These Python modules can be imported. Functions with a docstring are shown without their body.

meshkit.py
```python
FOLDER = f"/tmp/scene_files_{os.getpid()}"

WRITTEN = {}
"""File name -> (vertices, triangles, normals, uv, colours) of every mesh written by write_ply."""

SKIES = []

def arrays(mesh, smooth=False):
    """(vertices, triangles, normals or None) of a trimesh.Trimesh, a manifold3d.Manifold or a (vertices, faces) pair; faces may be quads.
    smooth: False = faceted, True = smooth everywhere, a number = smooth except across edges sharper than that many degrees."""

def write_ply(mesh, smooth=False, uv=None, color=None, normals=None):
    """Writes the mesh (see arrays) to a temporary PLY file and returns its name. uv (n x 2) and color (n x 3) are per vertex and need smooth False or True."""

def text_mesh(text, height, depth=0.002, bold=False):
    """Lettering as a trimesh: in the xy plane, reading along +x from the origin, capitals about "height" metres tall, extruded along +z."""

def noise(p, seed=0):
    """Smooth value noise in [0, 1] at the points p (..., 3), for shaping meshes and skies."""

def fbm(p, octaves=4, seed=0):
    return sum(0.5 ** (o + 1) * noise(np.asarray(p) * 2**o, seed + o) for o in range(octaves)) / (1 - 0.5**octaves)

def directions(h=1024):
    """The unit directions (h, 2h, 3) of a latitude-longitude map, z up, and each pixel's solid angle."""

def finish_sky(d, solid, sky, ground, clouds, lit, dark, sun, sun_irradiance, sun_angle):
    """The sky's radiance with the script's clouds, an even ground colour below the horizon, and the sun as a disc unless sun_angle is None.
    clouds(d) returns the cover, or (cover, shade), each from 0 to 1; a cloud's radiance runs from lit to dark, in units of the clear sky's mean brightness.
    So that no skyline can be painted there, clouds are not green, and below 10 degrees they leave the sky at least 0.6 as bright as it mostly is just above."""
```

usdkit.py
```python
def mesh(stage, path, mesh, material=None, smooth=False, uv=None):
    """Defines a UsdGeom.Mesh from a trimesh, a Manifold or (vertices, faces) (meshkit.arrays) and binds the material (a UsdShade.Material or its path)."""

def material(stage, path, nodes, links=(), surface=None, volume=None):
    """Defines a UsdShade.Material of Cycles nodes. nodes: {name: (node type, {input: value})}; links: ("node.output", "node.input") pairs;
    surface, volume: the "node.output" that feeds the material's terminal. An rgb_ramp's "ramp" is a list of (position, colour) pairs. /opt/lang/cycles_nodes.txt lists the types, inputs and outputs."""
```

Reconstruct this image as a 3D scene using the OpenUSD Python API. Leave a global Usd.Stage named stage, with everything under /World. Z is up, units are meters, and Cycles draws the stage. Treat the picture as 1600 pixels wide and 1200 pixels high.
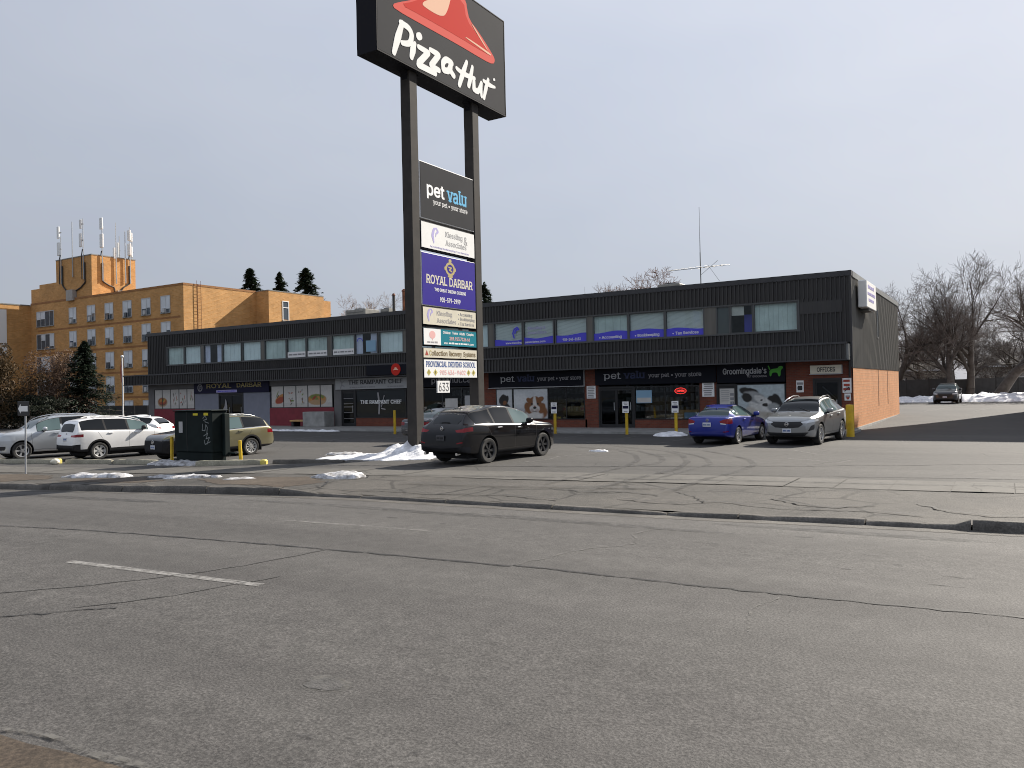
import math, random
import numpy as np
import trimesh, usdkit, meshkit
import manifold3d as m3
from shapely.geometry import Polygon, LineString, Point, MultiPolygon, box as sbox
from shapely.ops import unary_union
from shapely import affinity
from scipy.interpolate import PchipInterpolator
from pxr import Usd, UsdGeom, UsdLux, UsdShade, Gf, Sdf

stage = Usd.Stage.CreateInMemory()
UsdGeom.SetStageUpAxis(stage, 'Z'); UsdGeom.SetStageMetersPerUnit(stage, 1.0)
UsdGeom.Xform.Define(stage, '/World'); UsdGeom.Scope.Define(stage, '/World/Looks')
PI = math.pi
# ------------------------------------------------------------------ camera, sky, sun, exposure
YAW, PITCH, ROLL, EYE, FPX = math.radians(31.61), math.radians(0.438), math.radians(-1.274), 2.15, 1260.0
def camera():
    cy, sy = math.cos(YAW), math.sin(YAW)
    right, fwd, up = np.array([cy, sy, 0]), np.array([-sy, cy, 0]), np.array([0, 0, 1.0])
    f2 = fwd*math.cos(PITCH)+up*math.sin(PITCH); u2 = up*math.cos(PITCH)-fwd*math.sin(PITCH)
    r3 = right*math.cos(ROLL)+u2*math.sin(ROLL); u3 = u2*math.cos(ROLL)-right*math.sin(ROLL)
    c = UsdGeom.Camera.Define(stage, '/World/camera')
    m = Gf.Matrix4d(*r3, 0, *u3, 0, *(-f2), 0, 0, 0, EYE, 1)
    c.AddTransformOp().Set(m)
    c.CreateHorizontalApertureAttr(36.0); c.CreateVerticalApertureAttr(27.0)
    c.CreateFocalLengthAttr(36.0*FPX/1600); c.CreateClippingRangeAttr((0.1, 3000.0))
    c.CreateExposureAttr(EXPOSURE)
EXPOSURE = 0.86
SUN_AZ, SUN_EL = math.radians(70), math.radians(34)      # azimuth from +x towards +y
SUN_I, SKY_S = 1.25, 0.055
AIR, AERO, CLOUD, CL0, CL1 = 1.0, 2.0, 0.86, (6.8, 7.4, 8.8), (8.0, 8.45, 9.5)     # thin bright veil over a clear sky, brighter towards the sun
camera()
sd = np.array([math.cos(SUN_EL)*math.cos(SUN_AZ), math.cos(SUN_EL)*math.sin(SUN_AZ), math.sin(SUN_EL)])
sun = UsdLux.DistantLight.Define(stage, '/World/sun')
sun.CreateIntensityAttr(SUN_I); sun.CreateAngleAttr(0.6); sun.CreateNormalizeAttr(True); sun.CreateColorAttr(Gf.Vec3f(1.0, 0.925, 0.82))
zax = sd; xax = np.cross([0, 0, 1], zax); xax /= np.linalg.norm(xax); yax = np.cross(zax, xax)
sun.AddTransformOp().Set(Gf.Matrix4d(*xax, 0, *yax, 0, *zax, 0, 0, 0, 60, 1))
dome = UsdLux.DomeLight.Define(stage, '/World/sky')
dome.GetPrim().SetCustomDataByKey('kind', 'structure')
skym = usdkit.material(stage, '/World/Looks/sky_look', {
    'sky': ('sky_texture', {'sky_type': 'single_scattering', 'sun_disc': False, 'sun_elevation': SUN_EL, 'sun_rotation': math.atan2(sd[0], sd[1]), 'air_density': AIR, 'aerosol_density': AERO, 'ozone_density': 1.0}),
    'tc': ('texture_coordinate', {}), 'mp': ('mapping', {'scale': (1.0, 1.0, 2.6)}),
    'n': ('noise_texture', {'scale': 1.6, 'detail': 4, 'roughness': 0.55}),
    'cr': ('rgb_ramp', {'ramp': [(0.30, CL0), (0.72, CL1)]}),
    'dt': ('vector_math', {'math_type': 'dot_product', 'vector2': tuple(sd)}), 'hf': ('math', {'math_type': 'multiply_add', 'value2': 0.5, 'value3': 0.5}), 'sq': ('math', {'math_type': 'power', 'value2': 0.46}), 'vs': ('vector_math', {'math_type': 'scale'}), 'sz': ('separate_xyz', {}), 'el': ('map_range', {'from_min': 0.0, 'from_max': 0.5, 'to_min': 0.72, 'to_max': 1.0, 'clamp': True}), 'em': ('math', {'math_type': 'multiply'}),
    'mx': ('mix_color', {'fac': CLOUD, 'use_clamp': False}),
    'bg': ('background_shader', {'strength': SKY_S})},
    [('tc.generated', 'mp.vector'), ('mp.vector', 'n.vector'), ('n.fac', 'cr.fac'), ('sky.color', 'mx.a'), ('tc.generated', 'dt.vector1'), ('dt.value', 'hf.value1'), ('hf.value', 'sq.value1'), ('cr.color', 'vs.vector1'), ('tc.generated', 'sz.vector'), ('sz.z', 'el.value'), ('sq.value', 'em.value1'), ('el.result', 'em.value2'), ('em.value', 'vs.scale'), ('vs.vector', 'mx.b'), ('mx.result', 'bg.color')], surface='bg.background')
UsdShade.MaterialBindingAPI.Apply(dome.GetPrim()).Bind(skym)

# ------------------------------------------------------------------ helpers
LOC = {}
GROUPS = {'bollard': 'yellow bollards of the parking lot', 'parking_sign': 'small signs on the yellow posts', 'parking_stop': 'concrete parking stops along the verge', 'fascia_sign': 'shop signs under the canopy', 'parking_notice': 'white parking notices on the brick piers', 'arrow_sign': 'white signs at the office door corner', 'rooftop_unit': 'air units on the flat roof', 'vent_pipe': 'vent pipes on the flat roof', 'antenna_mast': 'antenna masts on the brick penthouse', 'house': 'bungalows behind the back fence', 'parked_crossover': 'cars parked in the lot', 'parked_sedan': 'cars parked in the lot', 'parked_hatchback': 'cars parked in the lot', 'parked_wagon': 'cars parked in the lot', 'bare_tree': 'bare winter trees', 'spruce_tree': 'evergreen conifers', 'cedar_shrub': 'winter shrubs at the left edge'}
COUNT = {}
def path_for(parent, name):
    base = f'{parent}/{name}'; n = COUNT.get(base, 0); COUNT[base] = n+1
    return base if n == 0 else f'{base}_{n:03d}'
def props(path, label=None, cat=None, group=None, kind=None):
    p = stage.GetPrimAtPath(path)
    for k, v in (('label', label), ('category', cat), ('group', group), ('kind', kind)):
        if v: p.SetCustomDataByKey(k, v)
def thing(name, label=None, cat=None, loc=(0, 0, 0), rotz=0.0, group=None, kind=None):
    path = path_for('/World', name)
    x = UsdGeom.Xform.Define(stage, path)
    x.AddTranslateOp().Set(Gf.Vec3d(*map(float, loc)))
    if rotz: x.AddRotateZOp().Set(float(math.degrees(rotz)))
    LOC[path] = (np.array(loc, float), rotz)
    props(path, label, cat, group or GROUPS.get(name), kind)
    return path
def to_local(v, parent):
    top = '/'.join(parent.split('/')[:3])
    if top not in LOC: return v
    loc, r = LOC[top]; v = np.asarray(v, float)-loc
    if r: c, s = math.cos(-r), math.sin(-r); v = v @ np.array([[c, s, 0], [-s, c, 0], [0, 0, 1]])
    return v
def tri(mesh):
    if isinstance(mesh, m3.Manifold):
        g = mesh.to_mesh(); return trimesh.Trimesh(np.array(g.vert_properties[:, :3]), np.array(g.tri_verts), process=False)
    if isinstance(mesh, (tuple, list)) and not isinstance(mesh[0], trimesh.Trimesh):
        v, f = np.asarray(mesh[0], float), np.asarray(mesh[1], int)
        if f.shape[1] == 4: f = np.vstack([f[:, [0, 1, 2]], f[:, [0, 2, 3]]])
        return trimesh.Trimesh(v, f, process=False)
    if isinstance(mesh, list): return trimesh.util.concatenate(mesh)
    return mesh
def obj(parent, name, mesh, mat, smooth=False, world=True, label=None, cat=None, group=None, kind=None):
    """one Mesh; world=True: the vertices are world coordinates"""
    parent = parent or '/World'
    path = path_for(parent, name)
    m = tri(mesh)
    if world and parent != '/World': m = trimesh.Trimesh(to_local(m.vertices, parent), m.faces, process=False)
    usdkit.mesh(stage, path, m, MAT[mat] if isinstance(mat, str) else mat, smooth)
    props(path, label, cat, group, kind)
    return path
def holder(parent, name):
    path = path_for(parent, name); UsdGeom.Xform.Define(stage, path); return path
def clone(src, name, loc, rotz=0.0, label=None, cat=None, group=None):
    path = path_for('/World', name)
    x = UsdGeom.Xform.Define(stage, path)
    x.GetPrim().GetReferences().AddInternalReference(src); x.GetPrim().SetInstanceable(True)
    x.ClearXformOpOrder() if False else None
    x.GetPrim().CreateAttribute('xformOp:translate', Sdf.ValueTypeNames.Double3).Set(Gf.Vec3d(*map(float, loc)))
    x.GetPrim().CreateAttribute('xformOp:rotateZ', Sdf.ValueTypeNames.Float).Set(float(math.degrees(rotz)))
    x.GetPrim().CreateAttribute('xformOpOrder', Sdf.ValueTypeNames.TokenArray).Set(['xformOp:translate', 'xformOp:rotateZ'])
    props(path, label, cat, group)
    return path

def bx(x0, x1, y0, y1, z0, z1):
    m = trimesh.creation.box([x1-x0, y1-y0, z1-z0]); m.apply_translation([(x0+x1)/2, (y0+y1)/2, (z0+z1)/2]); return m
def rbx(x0, x1, y0, y1, z0, z1, r=0.02):
    r = min(r, (x1-x0)/2.01, (y1-y0)/2.01, (z1-z0)/2.01)
    pts = [(x, y, z) for x in (x0+r, x1-r) for y in (y0, y1) for z in (z0+r, z1-r)]+[(x, y, z) for x in (x0, x1) for y in (y0+r, y1-r) for z in (z0+r, z1-r)]+[(x, y, z) for x in (x0+r, x1-r) for y in (y0+r, y1-r) for z in (z0, z1)]
    return trimesh.convex.convex_hull(np.array(pts))
def cyl(p0, p1, r, n=12, r1=None):
    p0, p1 = np.array(p0, float), np.array(p1, float); r1 = r if r1 is None else r1
    d = p1-p0; d /= np.linalg.norm(d); a = np.cross(d, [0, 0, 1] if abs(d[2]) < 0.9 else [1, 0, 0]); a /= np.linalg.norm(a); b = np.cross(d, a)
    t = np.linspace(0, 2*PI, n, endpoint=False); c = np.cos(t)[:, None]*a+np.sin(t)[:, None]*b
    v = np.vstack([p0+r*c, p1+r1*c, [p0], [p1]]); i = np.arange(n); j = (i+1) % n
    f = np.vstack([np.c_[i, j, j+n], np.c_[i, j+n, i+n], np.c_[j, i, np.full(n, 2*n)], np.c_[i+n, j+n, np.full(n, 2*n+1)]])
    return trimesh.Trimesh(v, f[:, ::-1], process=False)
def cat(*a):
    l = []
    for m in a: l += m if isinstance(m, list) else [m]
    return trimesh.util.concatenate([tri(m) for m in l])
def tubes(seg, sides=4):
    """many tapered tubes; seg rows: p0(3) p1(3) r0 r1"""
    s = np.asarray(seg, float); p0, p1, r0, r1 = s[:, :3], s[:, 3:6], s[:, 6], s[:, 7]
    d = p1-p0; d /= np.maximum(np.linalg.norm(d, axis=1, keepdims=True), 1e-9)
    ref = np.where(np.abs(d[:, 2:3]) < 0.9, [[0, 0, 1.0]], [[1.0, 0, 0]]); a = np.cross(d, ref); a /= np.linalg.norm(a, axis=1, keepdims=True); b = np.cross(d, a)
    t = np.linspace(0, 2*PI, sides, endpoint=False); n = len(s)
    ring = np.cos(t)[None, :, None]*a[:, None]+np.sin(t)[None, :, None]*b[:, None]
    v = np.concatenate([p0[:, None]+r0[:, None, None]*ring, p1[:, None]+r1[:, None, None]*ring], 1).reshape(-1, 3)
    i = np.arange(sides); j = (i+1) % sides
    f = np.vstack([np.c_[i, j+sides, j], np.c_[i, i+sides, j+sides]])
    return trimesh.Trimesh(v, (f[None]+(np.arange(n)*2*sides)[:, None, None]).reshape(-1, 3), process=False)
def sm(t):
    t = np.clip(t, 0, 1); return t*t*(3-2*t)
def G(x, y):
    x, y = np.asarray(x, float), np.asarray(y, float)
    return -0.32*sm((-11-x)/22)*(1-sm((y-21)/13))+0.25*sm((y-42)/25)
def gz(x, y): return float(G(x, y))
def sheet(xs, y0f, y1f, off, ny=12, extra=None, thick=0.0):
    """a strip that follows the ground between the lines y0f(x), y1f(x); off a number or a function of (x, y, t)"""
    xs = np.asarray(xs, float); t = np.linspace(0, 1, ny+1)
    X = np.repeat(xs[:, None], ny+1, 1); a, b = np.array([y0f(x) for x in xs]), np.array([y1f(x) for x in xs])
    Y = a[:, None]+(b-a)[:, None]*t; T = np.repeat(t[None], len(xs), 0)
    Z = G(X, Y)+(off(X, Y, T) if callable(off) else off)
    v = np.stack([X, Y, Z], -1).reshape(-1, 3); n, k = len(xs), ny+1
    i, j = np.meshgrid(np.arange(n-1), np.arange(ny), indexing='ij'); a = (i*k+j).ravel()
    return trimesh.Trimesh(v, np.vstack([np.c_[a, a+k, a+k+1], np.c_[a, a+k+1, a+1]]), process=False)
def ribbon(pts, w, off, jag=0.0, seed=0, step=0.25):
    """a flat band along a line on the ground"""
    ls = LineString(pts); n = max(2, int(ls.length/step)); rng = np.random.default_rng(seed)
    p = np.array([ls.interpolate(t, True).coords[0] for t in np.linspace(0, 1, n+1)])
    d = np.gradient(p, axis=0); d /= np.linalg.norm(d, axis=1, keepdims=True); nn = np.c_[-d[:, 1], d[:, 0]]
    if jag:
        p = p+nn*(np.cumsum(rng.normal(0, jag, n+1))*0.35+rng.normal(0, jag, n+1))[:, None]
    ww = (w if np.ndim(w) == 0 else np.interp(np.linspace(0, 1, n+1), np.linspace(0, 1, len(w)), w))*(1+(rng.uniform(-.6, .6, n+1) if jag else 0))
    a, b = p-nn*np.reshape(ww*np.ones(n+1)/2, (-1, 1)), p+nn*np.reshape(ww*np.ones(n+1)/2, (-1, 1))
    v = np.vstack([np.c_[a, G(a[:, 0], a[:, 1])+off], np.c_[b, G(b[:, 0], b[:, 1])+off]]); i = np.arange(n); m = n+1
    return trimesh.Trimesh(v, np.vstack([np.c_[i, i+1, i+1+m], np.c_[i, i+1+m, i+m]]), process=False)
def blob_patch(pts, off, seed=0, grid=0.15):
    """flat irregular patch on the ground inside a polygon"""
    poly = Polygon(pts).buffer(0.01); x0, y0, x1, y1 = poly.bounds
    v, f = trimesh.creation.triangulate_polygon(poly, engine='earcut')
    return trimesh.Trimesh(np.c_[v, G(v[:, 0], v[:, 1])+off], f, process=False)
def extr(poly, d):
    gs = [g for g in (poly.geoms if hasattr(poly, 'geoms') else [poly]) if isinstance(g, Polygon) and g.area > 1e-7]
    return trimesh.util.concatenate([trimesh.creation.extrude_polygon(g, d, engine='earcut') for g in gs])
TXT = {}
def text_poly(s, bold=False, serif=False):
    """lettering with capitals 1 high as a shapely shape"""
    k = (s, bold, serif)
    if k in TXT: return TXT[k]
    m = meshkit.text_mesh(s, 1.0, 0.1, bold)
    top = m.face_normals[:, 2] > 0.9
    g = unary_union([Polygon(t[:, :2]).buffer(0.002) for t in m.triangles[top]])
    if serif:
        add = []
        x0, y0, x1, y1 = g.bounds
        for y, sgn, test in ((0.03, 1, -0.06), (0.97, -1, 1.06), (0.71, -1, 0.82)):
            cut = g.intersection(LineString([(x0-1, y), (x1+1, y)]))
            for l in (cut.geoms if hasattr(cut, 'geoms') else [cut]):
                if l.is_empty or l.geom_type != 'LineString': continue
                a, b = l.bounds[0], l.bounds[2]
                if 0.05 < b-a < 0.3 and not g.intersects(Point((a+b)/2, test)):
                    ye = y-0.03 if sgn > 0 else y+0.03
                    add.append(sbox(a-0.10, min(ye, ye+sgn*0.09), b+0.10, max(ye, ye+sgn*0.09)))
        g = unary_union([g]+add)
    TXT[k] = g
    return g
def front(poly, y, d):
    """shape in (x, z) -> solid on a wall facing -y, its face d in front of y"""
    m = extr(poly, d); v = m.vertices
    return trimesh.Trimesh(np.c_[v[:, 0], y-v[:, 2], v[:, 1]], m.faces, process=False)
def side(poly, x, d):
    """shape in (y, z) -> solid on a wall facing +x"""
    m = extr(poly, d); v = m.vertices
    return trimesh.Trimesh(np.c_[x+v[:, 2], v[:, 0], v[:, 1]], m.faces, process=False)
def fit(s, x0, x1, z0, h, bold=False, serif=False, shear=0):
    """lettering stretched from x0 to x1, baseline z0, capitals h"""
    g = text_poly(s, bold, serif); a = g.bounds
    k = (x1-x0)/(a[2]-a[0])
    g = affinity.affine_transform(g, [k, shear*h, 0, h, x0-a[0]*k, z0])
    return g
def conv(pts): return trimesh.convex.convex_hull(np.array(pts))
def scribble(x0, x1, z0, h, seed=0):
    # a line of print too small to read: word sized marks
    r = np.random.default_rng(seed+int(abs(x0)*10)); x, out = x0, []
    while x < x1-h*.4: w = min(r.uniform(1.0, 3.2)*h, x1-x); out.append(sbox(x, z0+h*.1, x+w, z0+h*r.uniform(.75, .95))); x += w+h*.45
    return unary_union(out)
def rect(a, b, c, d): return sbox(min(a, b), min(c, d), max(a, b), max(c, d))
def ell(cx, cz, rx, rz, n=24, rot=0):
    return affinity.rotate(affinity.scale(Point(cx, cz).buffer(1, n//4), rx, rz), rot)
def stroke(pts, w): return LineString(pts).buffer(w/2, 4)
def smoothed(poly, it=2):
    """corner cutting on a list of points"""
    p = np.array(poly, float)
    for _ in range(it):
        q = np.roll(p, -1, 0); p = np.stack([.75*p+.25*q, .25*p+.75*q], 1).reshape(-1, 2)
    return Polygon(p).buffer(0)

# ------------------------------------------------------------------ materials
MAT = {}
def mat(name, col, rough=0.6, var=0.0, scale=3.0, bump=0.0, bscale=40.0, metal=0.0, coat=0.0, spec=0.5, col2=None, detail=4, emit=None, stretch=None):
    n = {'p': ('principled_bsdf', {'roughness': rough, 'metallic': metal, 'coat_weight': coat, 'specular_ior_level': spec, 'base_color': col}), 'g': ('geometry', {})}
    l = []
    if emit: n['p'][1].update({'emission_color': col, 'emission_strength': emit})
    if var or col2 is not None:
        c = np.array(col); c2 = np.array(col2) if col2 is not None else np.clip(c*(1+var), 0, 1); c1 = c if col2 is not None else c*(1-var)
        n['n'] = ('noise_texture', {'scale': scale, 'detail': detail, 'roughness': 0.6}); n['r'] = ('rgb_ramp', {'ramp': [(0.32, tuple(c1)), (0.68, tuple(c2))]})
        l += [('g.position', 'n.vector'), ('n.fac', 'r.fac'), ('r.color', 'p.base_color')]
        if stretch: n['mp'] = ('mapping', {'scale': stretch}); l[-3:-2] = [('g.position', 'mp.vector'), ('mp.vector', 'n.vector')]
    if bump:
        n['bn'] = ('noise_texture', {'scale': bscale, 'detail': 3}); n['b'] = ('bump', {'strength': bump, 'distance': 0.02})
        l += [('g.position', 'bn.vector'), ('bn.fac', 'b.height'), ('b.normal', 'p.normal')]
    MAT[name] = usdkit.material(stage, f'/World/Looks/{name}', n, l, surface='p.BSDF')
    return MAT[name]
def asphalt(name, c0, c1, grain=0.35, big=0.25, cracks=0.0, crack_scale=0.5, agg=70, stretch=(1, 1, 1), bump=0.5, dark=0.45, lanes=0.0):
    n = {'g': ('geometry', {}), 'm1': ('mapping', {'scale': stretch}),
         'big': ('noise_texture', {'scale': big, 'detail': 5, 'roughness': 0.62}), 'r1': ('rgb_ramp', {'ramp': [(0.3, c0), (0.7, c1)]}),
         'mid': ('noise_texture', {'scale': 4.5, 'detail': 8, 'roughness': 0.8}), 'r2': ('rgb_ramp', {'ramp': [(0.3, (0.74,)*3), (0.7, (1.24,)*3)]}),
         'ag': ('noise_texture', {'scale': agg, 'detail': 2, 'roughness': 0.7}), 'r3': ('rgb_ramp', {'ramp': [(0.28, (1-grain,)*3), (0.5, (1.0,)*3), (0.74, (1+grain*1.5,)*3)]}),
         'x1': ('mix_color', {'blend_type': 'multiply', 'fac': 1.0, 'use_clamp': False}), 'x2': ('mix_color', {'blend_type': 'multiply', 'fac': 1.0, 'use_clamp': False}),
         'b': ('bump', {'strength': bump, 'distance': 0.012}), 'p': ('principled_bsdf', {'roughness': 0.82, 'specular_ior_level': 0.32})}
    l = [('g.position', 'm1.vector'), ('m1.vector', 'big.vector'), ('big.fac', 'r1.fac'), ('g.position', 'mid.vector'), ('mid.fac', 'r2.fac'), ('g.position', 'ag.vector'), ('ag.fac', 'r3.fac'),
         ('r1.color', 'x1.a'), ('r2.color', 'x1.b'), ('x1.result', 'x2.a'), ('r3.color', 'x2.b'), ('ag.fac', 'b.height'), ('b.normal', 'p.normal')]
    last = 'x2.result'
    if lanes:      # long polished and stained wheel paths, and scattered oil and salt blotches
        n.update({'lm': ('mapping', {'rotation': (0, 0, -0.072), 'scale': (0.025, 0.62, 0.0)}), 'ln': ('noise_texture', {'scale': 1.0, 'detail': 3, 'roughness': 0.6}), 'lr': ('rgb_ramp', {'ramp': [(0.32, (1-lanes,)*3), (0.5, (1.0, 1.0, 1.0)), (0.68, (1+lanes,)*3)]}), 'lx': ('mix_color', {'blend_type': 'multiply', 'fac': 1.0, 'use_clamp': False}),
            'om': ('mapping', {'scale': (0.55, 1.5, 1.0)}), 'on': ('noise_texture', {'scale': 1.0, 'detail': 7, 'roughness': 0.68}), 'orr': ('rgb_ramp', {'ramp': [(0.26, (1-1.6*lanes,)*3), (0.40, (1.0, 1.0, 1.0)), (0.62, (1.0, 1.0, 1.0)), (0.78, (1+1.1*lanes,)*3)]}), 'ox': ('mix_color', {'blend_type': 'multiply', 'fac': 1.0, 'use_clamp': False})})
        l += [('g.position', 'lm.vector'), ('lm.vector', 'ln.vector'), ('ln.fac', 'lr.fac'), (last, 'lx.a'), ('lr.color', 'lx.b'), ('g.position', 'om.vector'), ('om.vector', 'on.vector'), ('on.fac', 'orr.fac'), ('lx.result', 'ox.a'), ('orr.color', 'ox.b')]; last = 'ox.result'
    if cracks:
        n['w'] = ('noise_texture', {'scale': 1.3, 'detail': 4}); n['wm'] = ('mix_vector', {'fac': 0.22})
        n['v'] = ('voronoi_texture', {'feature': 'distance_to_edge', 'scale': crack_scale}); n['rv'] = ('rgb_ramp', {'ramp': [(0.0, (dark,)*3), (cracks*0.5, (dark,)*3), (cracks, (1, 1, 1))]})
        n['x3'] = ('mix_color', {'blend_type': 'multiply', 'fac': 1.0, 'use_clamp': False}); n['msk'] = ('noise_texture', {'scale': 0.35, 'detail': 3}); n['rm'] = ('rgb_ramp', {'ramp': [(0.42, (0, 0, 0)), (0.56, (1, 1, 1))]})
        l += [('g.position', 'w.vector'), ('g.position', 'wm.a'), ('w.color', 'wm.b'), ('wm.result', 'v.vector'), ('v.distance', 'rv.fac'), (last, 'x3.a'), ('rv.color', 'x3.b'), ('g.position', 'msk.vector'), ('msk.fac', 'rm.fac'), ('rm.color', 'x3.fac')]
        last = 'x3.result'
    l.append((last, 'p.base_color'))
    MAT[name] = usdkit.material(stage, f'/World/Looks/{name}', n, l, surface='p.BSDF')
def worn(name, col, lo=0.42, hi=0.56, scale=6, rough=0.7, top=0.9):
    """paint or stain worn through in patches"""
    MAT[name] = usdkit.material(stage, f'/World/Looks/{name}', {'g': ('geometry', {}), 'n': ('noise_texture', {'scale': scale, 'detail': 6, 'roughness': 0.75}), 'r': ('rgb_ramp', {'ramp': [(lo, (0, 0, 0)), (hi, (top,)*3)]}),
        't': ('transparent_bsdf', {}), 'p': ('principled_bsdf', {'base_color': col, 'roughness': rough}), 'x': ('mix_closure', {})},
        [('g.position', 'n.vector'), ('n.fac', 'r.fac'), ('r.color', 'x.fac'), ('t.BSDF', 'x.closure1'), ('p.BSDF', 'x.closure2')], surface='x.closure')
def brick(name, c1, c2, mortar, bw=0.215, rh=0.075, ms=0.009, var=0.25):
    MAT[name] = usdkit.material(stage, f'/World/Looks/{name}', {'g': ('geometry', {}), 's': ('separate_xyz', {}), 'a': ('math', {'math_type': 'add'}), 'c': ('combine_xyz', {}),
        'b': ('brick_texture', {'scale': 1.0, 'brick_width': bw, 'row_height': rh, 'mortar_size': ms, 'mortar_smooth': 0.2, 'color1': c1, 'color2': c2, 'mortar': mortar, 'bias': 0.0}),
        'n': ('noise_texture', {'scale': 0.5, 'detail': 6, 'roughness': 0.7}), 'r': ('rgb_ramp', {'ramp': [(0.3, (1-var,)*3), (0.7, (1+var*.6,)*3)]}), 'x': ('mix_color', {'blend_type': 'multiply', 'fac': 1.0, 'use_clamp': False}),
        'bp': ('bump', {'strength': 0.5, 'distance': 0.01}), 'p': ('principled_bsdf', {'roughness': 0.85, 'specular_ior_level': 0.3})},
        [('g.position', 's.vector'), ('s.x', 'a.value1'), ('s.y', 'a.value2'), ('a.value', 'c.x'), ('s.z', 'c.y'), ('c.vector', 'b.vector'), ('g.position', 'n.vector'), ('n.fac', 'r.fac'), ('b.color', 'x.a'), ('r.color', 'x.b'), ('x.result', 'p.base_color'), ('b.fac', 'bp.height'), ('bp.normal', 'p.normal')], surface='p.BSDF')
def pane(name, tint=(0.85, 0.9, 0.9), gloss=(0.9, 0.95, 1.0), ior=1.5, rough=0.02, wobble=0.0):
    n = {'f': ('fresnel', {'IOR': ior}), 'gb': ('geometry', {}), 'iv': ('math', {'math_type': 'subtract', 'value1': 1.0}), 'mu': ('math', {'math_type': 'multiply'}), 't': ('transparent_bsdf', {'color': tint}), 'gl': ('glossy_bsdf', {'color': gloss, 'roughness': rough}), 'x': ('mix_closure', {})}
    l = [('gb.backfacing', 'iv.value2'), ('iv.value', 'mu.value2'), ('f.fac', 'mu.value1'), ('mu.value', 'x.fac'), ('t.BSDF', 'x.closure1'), ('gl.BSDF', 'x.closure2')]
    if wobble:
        n.update({'g': ('geometry', {}), 'n': ('noise_texture', {'scale': 0.8, 'detail': 1}), 'b': ('bump', {'strength': wobble, 'distance': 0.05})}); l += [('g.position', 'n.vector'), ('n.fac', 'b.height'), ('b.normal', 'gl.normal')]
    MAT[name] = usdkit.material(stage, f'/World/Looks/{name}', n, l, surface='x.closure')
asphalt('road_asphalt', (0.0572, 0.0542, 0.0518), (0.0799, 0.0765, 0.0726), grain=0.5, big=0.35, stretch=(0.22, 1.4, 1), agg=42, lanes=0.14)
asphalt('lot_asphalt', (0.0485, 0.0465, 0.0445), (0.0765, 0.0726, 0.0678), grain=0.28, big=0.22, stretch=(0.5, 1.0, 1), cracks=0.006, crack_scale=0.4, agg=55, lanes=0.10)
asphalt('apron_asphalt', (0.0547, 0.0516, 0.0469), (0.0859, 0.0791, 0.0703), grain=0.5, big=0.5, cracks=0.035, crack_scale=0.9, agg=38, bump=0.8, dark=0.4)
asphalt('verge_asphalt', (0.038, 0.036, 0.033), (0.085, 0.079, 0.071), grain=0.5, big=0.7, cracks=0.03, crack_scale=0.8, agg=38, bump=0.8, dark=0.45)
asphalt('drive_asphalt', (0.0417, 0.0407, 0.0407), (0.0625, 0.0599, 0.0573), grain=0.25, big=0.3)
asphalt('walk_concrete', (0.0775, 0.0737, 0.0659), (0.1105, 0.1046, 0.0950), grain=0.16, big=0.6, cracks=0.006, crack_scale=0.6, agg=60, bump=0.25)
asphalt('kerb_concrete', (0.0562, 0.0523, 0.0466), (0.1179, 0.1095, 0.0983), grain=0.35, big=1.3, agg=34, bump=0.7)
asphalt('dirt', (0.0432, 0.0324, 0.0238), (0.0864, 0.0684, 0.0504), grain=0.4, big=0.7, agg=25)
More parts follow.
